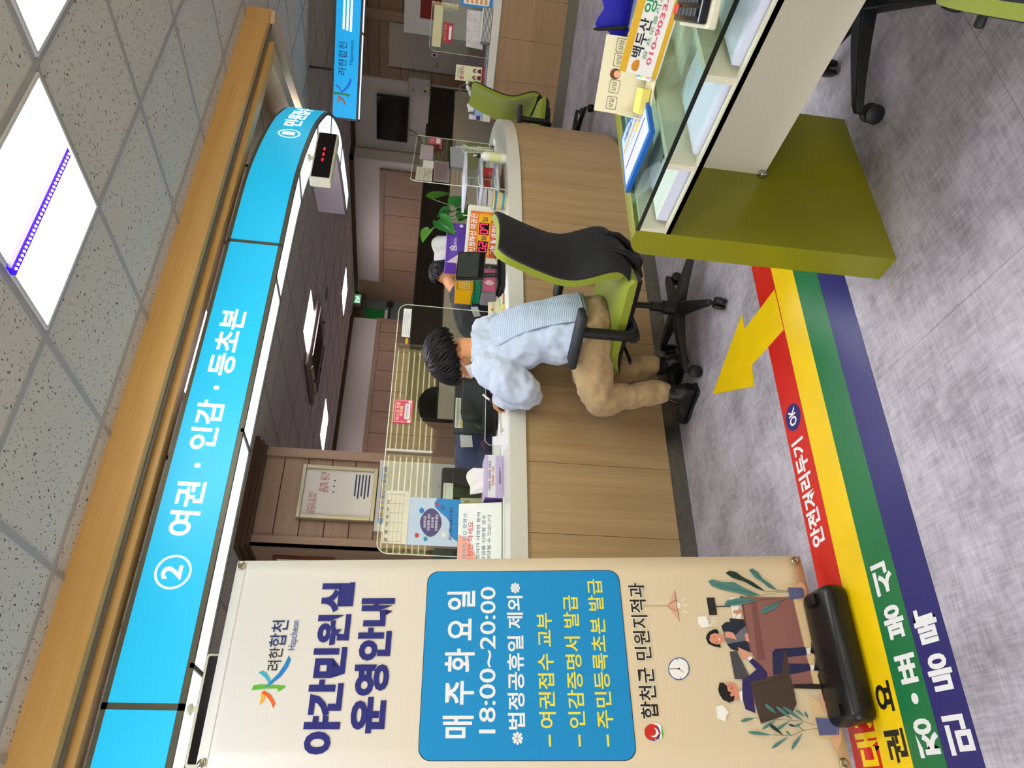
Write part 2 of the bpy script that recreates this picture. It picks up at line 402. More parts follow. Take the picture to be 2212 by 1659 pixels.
MB().box(9.15, 9.156, 6.19, 6.25, 1.30, 1.385).build('lock_plate', mat('white_plastic', '#e8e6e0', rough=0.4), d1)
MB().box(9.145, 9.151, 6.205, 6.235, 1.325, 1.365).build('lock_dial', mat('black_plastic', '#17171a', rough=0.45), d1)
# white board standing by the wall past the wood pilaster
t = thing('white_cabinet', 'tall white cabinet past the wood pilaster at the far counter', 'cabinet', (8.75, 5.30, 0))
MB().box(-.25, .25, -.30, .22, 0, 1.74).build('cabinet_body', mat('white_plastic'), t)
MB().box(-.256, -.25, -.28, .0, 1.3, 1.55).box(-.257, -.25, -.28, .0, 1.31, 1.36).build('red_notice', mat('dark_red_notice', '#8e2a28', rough=.6), t)
# conduit on the white wall return
tag(MB().tube([(9.12, 7.94, 2.455), (9.12, 7.94, 0.0)], .012, 8).build('wall_conduit', mat('grey_conduit', '#8d8a84', rough=.5), smooth=True),
    'thin grey conduit running down the corner beside the dark television', 'conduit')

# exit door in the recess
d2 = struct(MB().box(8.2, 8.86, 11.40, 11.46, 0, 2.30), 'door_2', mat('grey_green_door_leaf', '#6f7a74', rough=.5))
MB().box(8.36, 8.61, 11.385, 11.401, 1.93, 2.28).build('door_sheet', mat('green_sheet', '#1c8a3e', rough=.6), d2)
MB().box(8.36, 8.61, 11.383, 11.40, 1.87, 1.92).build('door_label', mat('white_paper', '#eceae4', rough=.7), d2)
MB().box(8.22, 8.84, 11.37, 11.40, 1.825, 1.845).build('door_gap', mat('black_plastic'), d2)
MB().box(8.70, 8.80, 11.36, 11.40, 1.78, 1.90).build('door_closer', mat('dark_brown_metal', '#3a2c22', rough=.5), d2)
MB().box(8.2, 8.9, 11.34, 11.40, 2.30, 2.36).build('door_frame', mat('grey_green_frame', '#59645e', rough=.5), d2)
struct(MB().box(8.2, 8.9, 11.3, 11.42, 2.36, CEIL), 'lintel_trim', CORN)
t = thing('exit_sign', 'small green running man exit sign over the grey green door', 'exit sign', (8.68, 11.27, 2.375))
MB().box(-.125, .125, -.05, .03, 0, .14).build('sign_housing', mat('beige_plastic', '#b9ae9a', rough=.5), t)
MB().box(-.09, .105, -.056, -.05, .02, .125).build('sign_face', glow('exit_green', '#0a9a5c', 1.0), t)
pic = MB(); pic.ball((.06, -.058, .10), (.012, .002, .012), 8, 6)
pic.box(-.005, .055, -.059, -.057, .062, .085).box(-.04, .0, -.059, -.057, .085, .094).box(.04, .075, -.059, -.057, .05, .058).box(-.03, .02, -.059, -.057, .035, .045).box(-.075, -.055, -.059, -.057, .025, .12)
pic.build('running_man_mark', glow('exit_white', '#e8fff2', 1.3), t)

# wood pillar behind the counter
pl = struct(MB().box(1.9, 2.70, 5.59, 6.5, 0, CEIL), 'pillar_1', WOODX)
st = MB()
for x in (1.885, 2.635): st.box(x, x + .08, 5.565, 5.595, 0, 2.44)
st.box(1.885, 1.905, 5.565, 6.5, 0, 2.44)
st.build('pillar_stiles', WOODV, pl)
gmb = MB()
for i in range(12):
    z = 2.273 - .19 * i; gmb.box(1.965, 2.635, 5.587, 5.591, z - .004, z + .004); gmb.box(1.898, 1.901, 5.66, 6.5, z - .004, z + .004)
gmb.build('panel_joints', mat('dark_joint'), pl)
cr = MB()
for k, (o_, za, zb) in enumerate(((.02, 2.42, 2.45), (.045, 2.45, 2.485), (.07, 2.485, CEIL))):
    cr.box(1.9 - o_, 2.70 + o_, 5.57 - o_, 6.5, za, zb)
cr.build('pillar_cornice', CORN, pl)

# ================================================================ CEILING LIGHTS
FRAME = mat('white_lamp_frame', '#d8d8d4', rough=.4)
def panel(name_label, x0, x1, y0, y1, hexc, s, group='square ceiling light panels'):
    t = thing('ceiling_light', name_label, 'ceiling light', ((x0 + x1) / 2, (y0 + y1) / 2, CEIL - .012), 0, group)
    w, d = (x1 - x0) / 2, (y1 - y0) / 2
    f = MB(); f.box(-w, w, -d, -d + .012, 0, .012).box(-w, w, d - .012, d, 0, .012).box(-w, -w + .012, -d + .012, d - .012, 0, .012).box(w - .012, w, -d + .012, d - .012, 0, .012)
    f.build('frame', FRAME, t)
    MB().box(-w + .012, w - .012, -d + .012, d - .012, .002, .011).build('diffuser', glow('diffuser_%s_%s' % (hexc[1:], s), hexc, s), t)
    return t
panel('square warm white ceiling light crossed by a purple strip', 1.435, 2.005, 1.605, 2.175, '#fffaf0', PANEL_NEAR)
panel('cool white ceiling light cut by the top corner above the desk', 2.035, 2.605, 1.005, 1.575, '#dff8ff', PANEL_NEAR)
panel('white ceiling light glimpsed between wooden beam and blue sign', 2.035, 2.605, 3.48, 4.05, '#fff4ff', PANEL_FAR)
panel('white ceiling light beside the ceiling air conditioner', 4.66, 5.26, 6.68, 7.28, '#fff4ff', PANEL_FAR)
panel('white ceiling light nearest the green exit door', 7.32, 7.90, 9.37, 9.97, '#fff4ff', PANEL_FAR)
panel('white ceiling light against the edge of the wood pillar', 4.75, 5.37, 9.30, 9.93, '#fbe9ff', PANEL_FAR)
# same panels added out of view to brighten the hall and back office
for k, (x, y, l) in enumerate(((-0.37, 1.89, 'over the end of the coloured floor stripes'), (-0.37, -0.51, 'over the middle of the waiting area'), (2.03, -1.71, 'near the street window'),
                               (4.43, 0.69, 'over the far counter'), (-2.17, 4.29, 'behind the banner'), (6.83, 2.49, 'above the far counter front'),
                               (.53, 4.29, 'above the clerks behind the long counter'), (3.53, 4.29, 'above the bend of the long counter'), (5.03, 4.29, 'above the gap between the counters'), (1.13, -.51, 'over the waiting area before the desk'))):
    panel('added unseen square ceiling light ' + l, x - .285, x + .285, y - .285, y + .285, '#f8f9ff', PANEL_NEAR if k < 4 or k > 8 else PANEL_FAR)
t = thing('purple_light_strip', 'purple strip light of small diodes across the warm ceiling panel', 'strip light', (1.69, 1.865, CEIL - .03))
MB().box(-.262, .262, -.017, .017, .0, .016).build('strip_body', glow('violet_strip', '#3608e0', 1.0, '#20105a'), t)
dd = MB()
for i in range(30): dd.ball((-.25 + i * .0172, 0, -.001), .0055, 6, 4)
dd.build('diodes', glow('violet_diode', '#e07cff', 2.0), t)

# ceiling air conditioner with its grille let down, loudspeaker
t = thing('ceiling_air_conditioner', 'ceiling cassette air conditioner with open flaps beyond the blue sign', 'air conditioner', (5.0, 7.55, CEIL - .06))
a = MB(); a.rbox(1.0, .92, .05, (0, 0, .035), r=.015); a.build('cassette_body', mat('grey_beige_plastic', '#8d837c', rough=.45), t)
g = MB(); g.box(-.3, .3, -.28, .28, -.004, .01)
g.build('intake_grille', mat('tan_grille', '#8a7a5e', rough=.6), t)
sl = MB()
for i in range(14): sl.box(-.3, .3, -.27 + i * .04, -.262 + i * .04, -.008, -.003)
sl.build('grille_slats', mat('dark_brown_metal'), t)
for sx, sy, w_, d_ in ((0, -.4, .7, .07), (0, .4, .7, .07), (-.43, 0, .06, .6), (.43, 0, .06, .6)):
    MB().rbox(w_, d_, .008, (sx, sy, -.012), R=rotm('X' if w_ > d_ else 'Y', 20), r=.002).build('air_flap', mat('chrome_flap', '#b9b2aa', rough=.25, metal=.6), t)
    MB().box(sx - .01, sx + .01, sy - .01, sy + .01, -.03, .0).build('flap_hinge', mat('black_plastic'), t)
t = thing('ceiling_speaker', 'round grey loudspeaker set in the ceiling near the air conditioner', 'speaker', (6.15, 7.9, CEIL - .01))
MB().lathe([(0, 0), (.09, 0), (.105, .004), (.11, .01)], n=28).build('speaker_grille', mat('speaker_grey', '#7f7a75', rough=.6, noise=.3, nscale=(300, 300, 300)), t, smooth=True)

# ================================================================ WOODEN BEAM AND BLUE SIGN
PINE = wood('pine_beam_lengthwise', '#dbb070', '#c8984e', 'x', .8, rough=.4)
PINEL = wood('pine_beam_along_return', '#d8bc98', '#bfa078', 'y', .8, rough=.45)
t = thing('wooden_ceiling_beam', 'long yellow pine beam frame hanging under the ceiling tiles', 'beam', (2.0, 2.92, 2.40))
MB().box(-3.5, 2.51, -.02, .03, -.026, .12).build('outer_board', PINE, t)
MB().box(-3.5, 2.32, .08, .16, -.062, .03).build('inner_board', PINE, t)
MB().box(-3.5, 2.49, .031, .045, -.036, -.020).box(-3.5, 2.49, .03, .045, -.02, .0).build('metal_rail', mat('grey_rail', '#6f7172', rough=.35, metal=.5), t)
Rl = rotm('Z', 62)
def leg(x, y, ln, w, name):
    b = MB(); b.box(0, ln, -w / 2, w / 2, -.05, .12, R=Rl, c=(x, y, 0)); return b.build(name, PINEL, t)
leg(2.46, .0, 1.75, .085, 'outer_return'); leg(2.30, .16, 1.55, .10, 'inner_return')

SIGN_O = smooth_path([(-1.2, 3.03), (0.4, 3.03), (1.8, 3.03), (2.6, 3.03), (3.1, 3.035), (3.39, 3.085), (3.62, 3.15), (3.87, 3.24), (4.06, 3.335), (4.29, 3.47), (4.45, 3.6),
                      (4.645, 3.8), (4.88, 4.12), (5.03, 4.5), (5.13, 4.82), (5.21, 5.12)], 4)
SIGN_O = [tuple(p) for p in SIGN_O]
ZS0, ZS1, SD = 2.03, 2.315, .225
SL = path_len(SIGN_O)
def s_of(x, path):  # arc length where the path passes x
    s = 0
    for i in range(len(path) - 1):
        a, b = path[i], path[i + 1]; L = math.hypot(b[0] - a[0], b[1] - a[1])
        if a[0] <= x <= b[0]: return s + L * (x - a[0]) / (b[0] - a[0] + 1e-9)
        s += L
    return s
t = thing('blue_counter_sign', 'long curved sky blue light box sign hung over the wooden counter', 'sign', (2.0, 3.15, ZS0), 0)
OLIVE = mat('olive_grey_frame', '#5e5a49', rough=.4, metal=.2)
def spath(s0, s1, off=0.0): return offset_path(sub_path(SIGN_O, s0, s1), off)
cuts = [0, s_of(.405, SIGN_O), s_of(2.655, SIGN_O), SL - .01]
BLUE = glow('backlit_sky_blue', '#12a6d4', 0.78, '#1aa6d0')
for a, b in zip(cuts, cuts[1:]):
    MB().band(spath(a + .012, b - .012, -.004), spath(a + .012, b - .012, .01), ZS0 + .022, ZS1 - .02).build('face_panel', BLUE, t, world=True, smooth=True)
fr = MB(); fr.band(spath(0, SL), spath(0, SL, .02), ZS0, ZS0 + .022).band(spath(0, SL), spath(0, SL, SD), ZS1 - .02, ZS1)
fr.band(spath(0, SL, SD - .015), spath(0, SL, SD), ZS0, ZS0 + .02)
for c_ in cuts: fr.band(spath(max(0, c_ - .012), c_ + .012), spath(max(0, c_ - .012), c_ + .012, .02), ZS0, ZS1)
for k in ([.2] + [s_of(x, SIGN_O) for x in (.55, 1.55, 2.45, 3.25, 3.93, 4.5, 4.96)] + [SL - .01]):
    fr.band(spath(k - .009, k + .009), spath(k - .009, k + .009, SD), ZS0, ZS0 + .012)
fr.build('sign_frame', OLIVE, t, world=True)
ks = [0] + [s_of(x, SIGN_O) for x in (.55, 1.55, 2.45, 3.25, 3.93, 4.5, 4.96)] + [SL - .01]
for a, b in zip(ks, ks[1:]):
    MB().band(spath(a + .01, b - .01, .022), spath(a + .01, b - .01, SD - .017), ZS0 + .006, ZS0 + .012).build('underside_diffuser', glow('sign_underlight', '#d6ecff', 1.6), t, world=True)
MB().band(spath(0, SL, SD - .004), spath(0, SL, SD), ZS0 + .02, ZS1 - .02).build('back_sheet', mat('lilac_white_sheet', '#b9adb5', rough=.5), t, world=True, smooth=True)
e0, e1 = spath(SL - .01, SL), spath(SL - .01, SL, SD)
MB().band(e0, e1, ZS0, ZS1).build('end_cap', OLIVE, t, world=True)
def on_sign(s_mid, z_mid):
    def fn(a, b):
        p, tg = path_at(SIGN_O, s_mid + a); return (p[0] + tg[1] * .0055, p[1] - tg[0] * .0055, z_mid + b)
    return fn
LW = glow('sign_white', '#f4f8ff', 1.25)
def signword(st, x0, x1, zm, size, bold=.02):
    tx = MB(); a, b = s_of(x0, SIGN_O), s_of(x1, SIGN_O); tx.text(st, 0, 0, 0, size, bold, width=(b - a), fn=on_sign((a + b) / 2, zm)); tx.build('lettering', LW, t, world=True)
signword('여권', 1.05, 1.29, 2.178, .125); signword('인감', 1.437, 1.687, 2.18, .125); signword('등초본', 1.825, 2.21, 2.178, .125)
signword('·', 1.352, 1.375, 2.18, .14, .03); signword('·', 1.745, 1.768, 2.18, .14, .03)
signword('2', .868, .925, 2.18, .105); signword('1', 3.655, 3.70, 2.165, .10)
signword('민원접수', 3.79, 4.30, 2.165, .12)
for xm, zz, r in ((.898, 2.18, .069), (3.675, 2.165, .066)):
    f = on_sign(s_of(xm, SIGN_O), zz); n = 36
    o_ = [f(r * math.cos(2 * PI * i / n), r * math.sin(2 * PI * i / n)) for i in range(n)]; i_ = [f((r - .008) * math.cos(2 * PI * i / n), (r - .008) * math.sin(2 * PI * i / n)) for i in range(n)]
    tx = MB(); tx.add(o_ + i_, [(i, (i + 1) % n, n + (i + 1) % n, n + i) for i in range(n)]); tx.build('number_ring', LW, t, world=True)
for sx in [s_of(x, SIGN_O) for x in (.1, 1.44, 2.72, 3.4)] + [SL - .5, SL - 1.1]:
    p, tg = path_at(SIGN_O, sx); rd = MB(); rd.tube([(p[0] - tg[1] * .1, p[1] + tg[0] * .1, ZS1 - .002), (p[0] - tg[1] * .1, p[1] + tg[0] * .1, CEIL)], .011, 8)
    rd.build('hanging_rod', mat('dark_rod', '#332b27', rough=.35, metal=.5), t, world=True)

def number_display(label, x, y, ztop, w, h, lit):
    t = thing('number_display', label, 'number display', (x, y, ztop - h), 0, 'number displays hung under the sign')
    d = .075
    MB().rbox(w, d, h, (0, .03, h / 2), r=.012, seg=3).build('display_case', mat('ivory_plastic', '#d9d5bd', rough=.4), t, smooth=True)
    MB().prism(rrect(w - .022, h - .022, .006), (0, -.0085, h / 2), (1, 0, 0), (0, 0, 1), (0, -1, 0), 0, .002).build('display_window', mat('smoked_black_window', '#120d10', rough=.12), t)
    MB().tube([(0, .03, h - .002), (0, .03, h + .022)], .012, 12).lathe([(.0, 0), (.022, 0), (.022, .012), (0, .012)], (0, .03, h + .022), 16).build('mounting_post', mat('ivory_plastic'), t, smooth=True)
    if lit:
        q = MB()
        for i in range(3): q.prism(rrect(.026, .012, .0055), ((i - 1) * .047, -.0115, h / 2 + .004), (1, 0, 0), (0, 0, 1), (0, -1, 0), 0, .001)
        q.build('red_dashes', glow('red_diode', '#ff1428', 2.0, '#550000'), t)
    return t
number_display('ivory number display with three red dashes under the sign curve', 3.445, 3.10, 1.983, .40, .125, True)
number_display('ivory number display half hidden by the white banner top', .405, 3.06, 1.995, .39, .125, False)
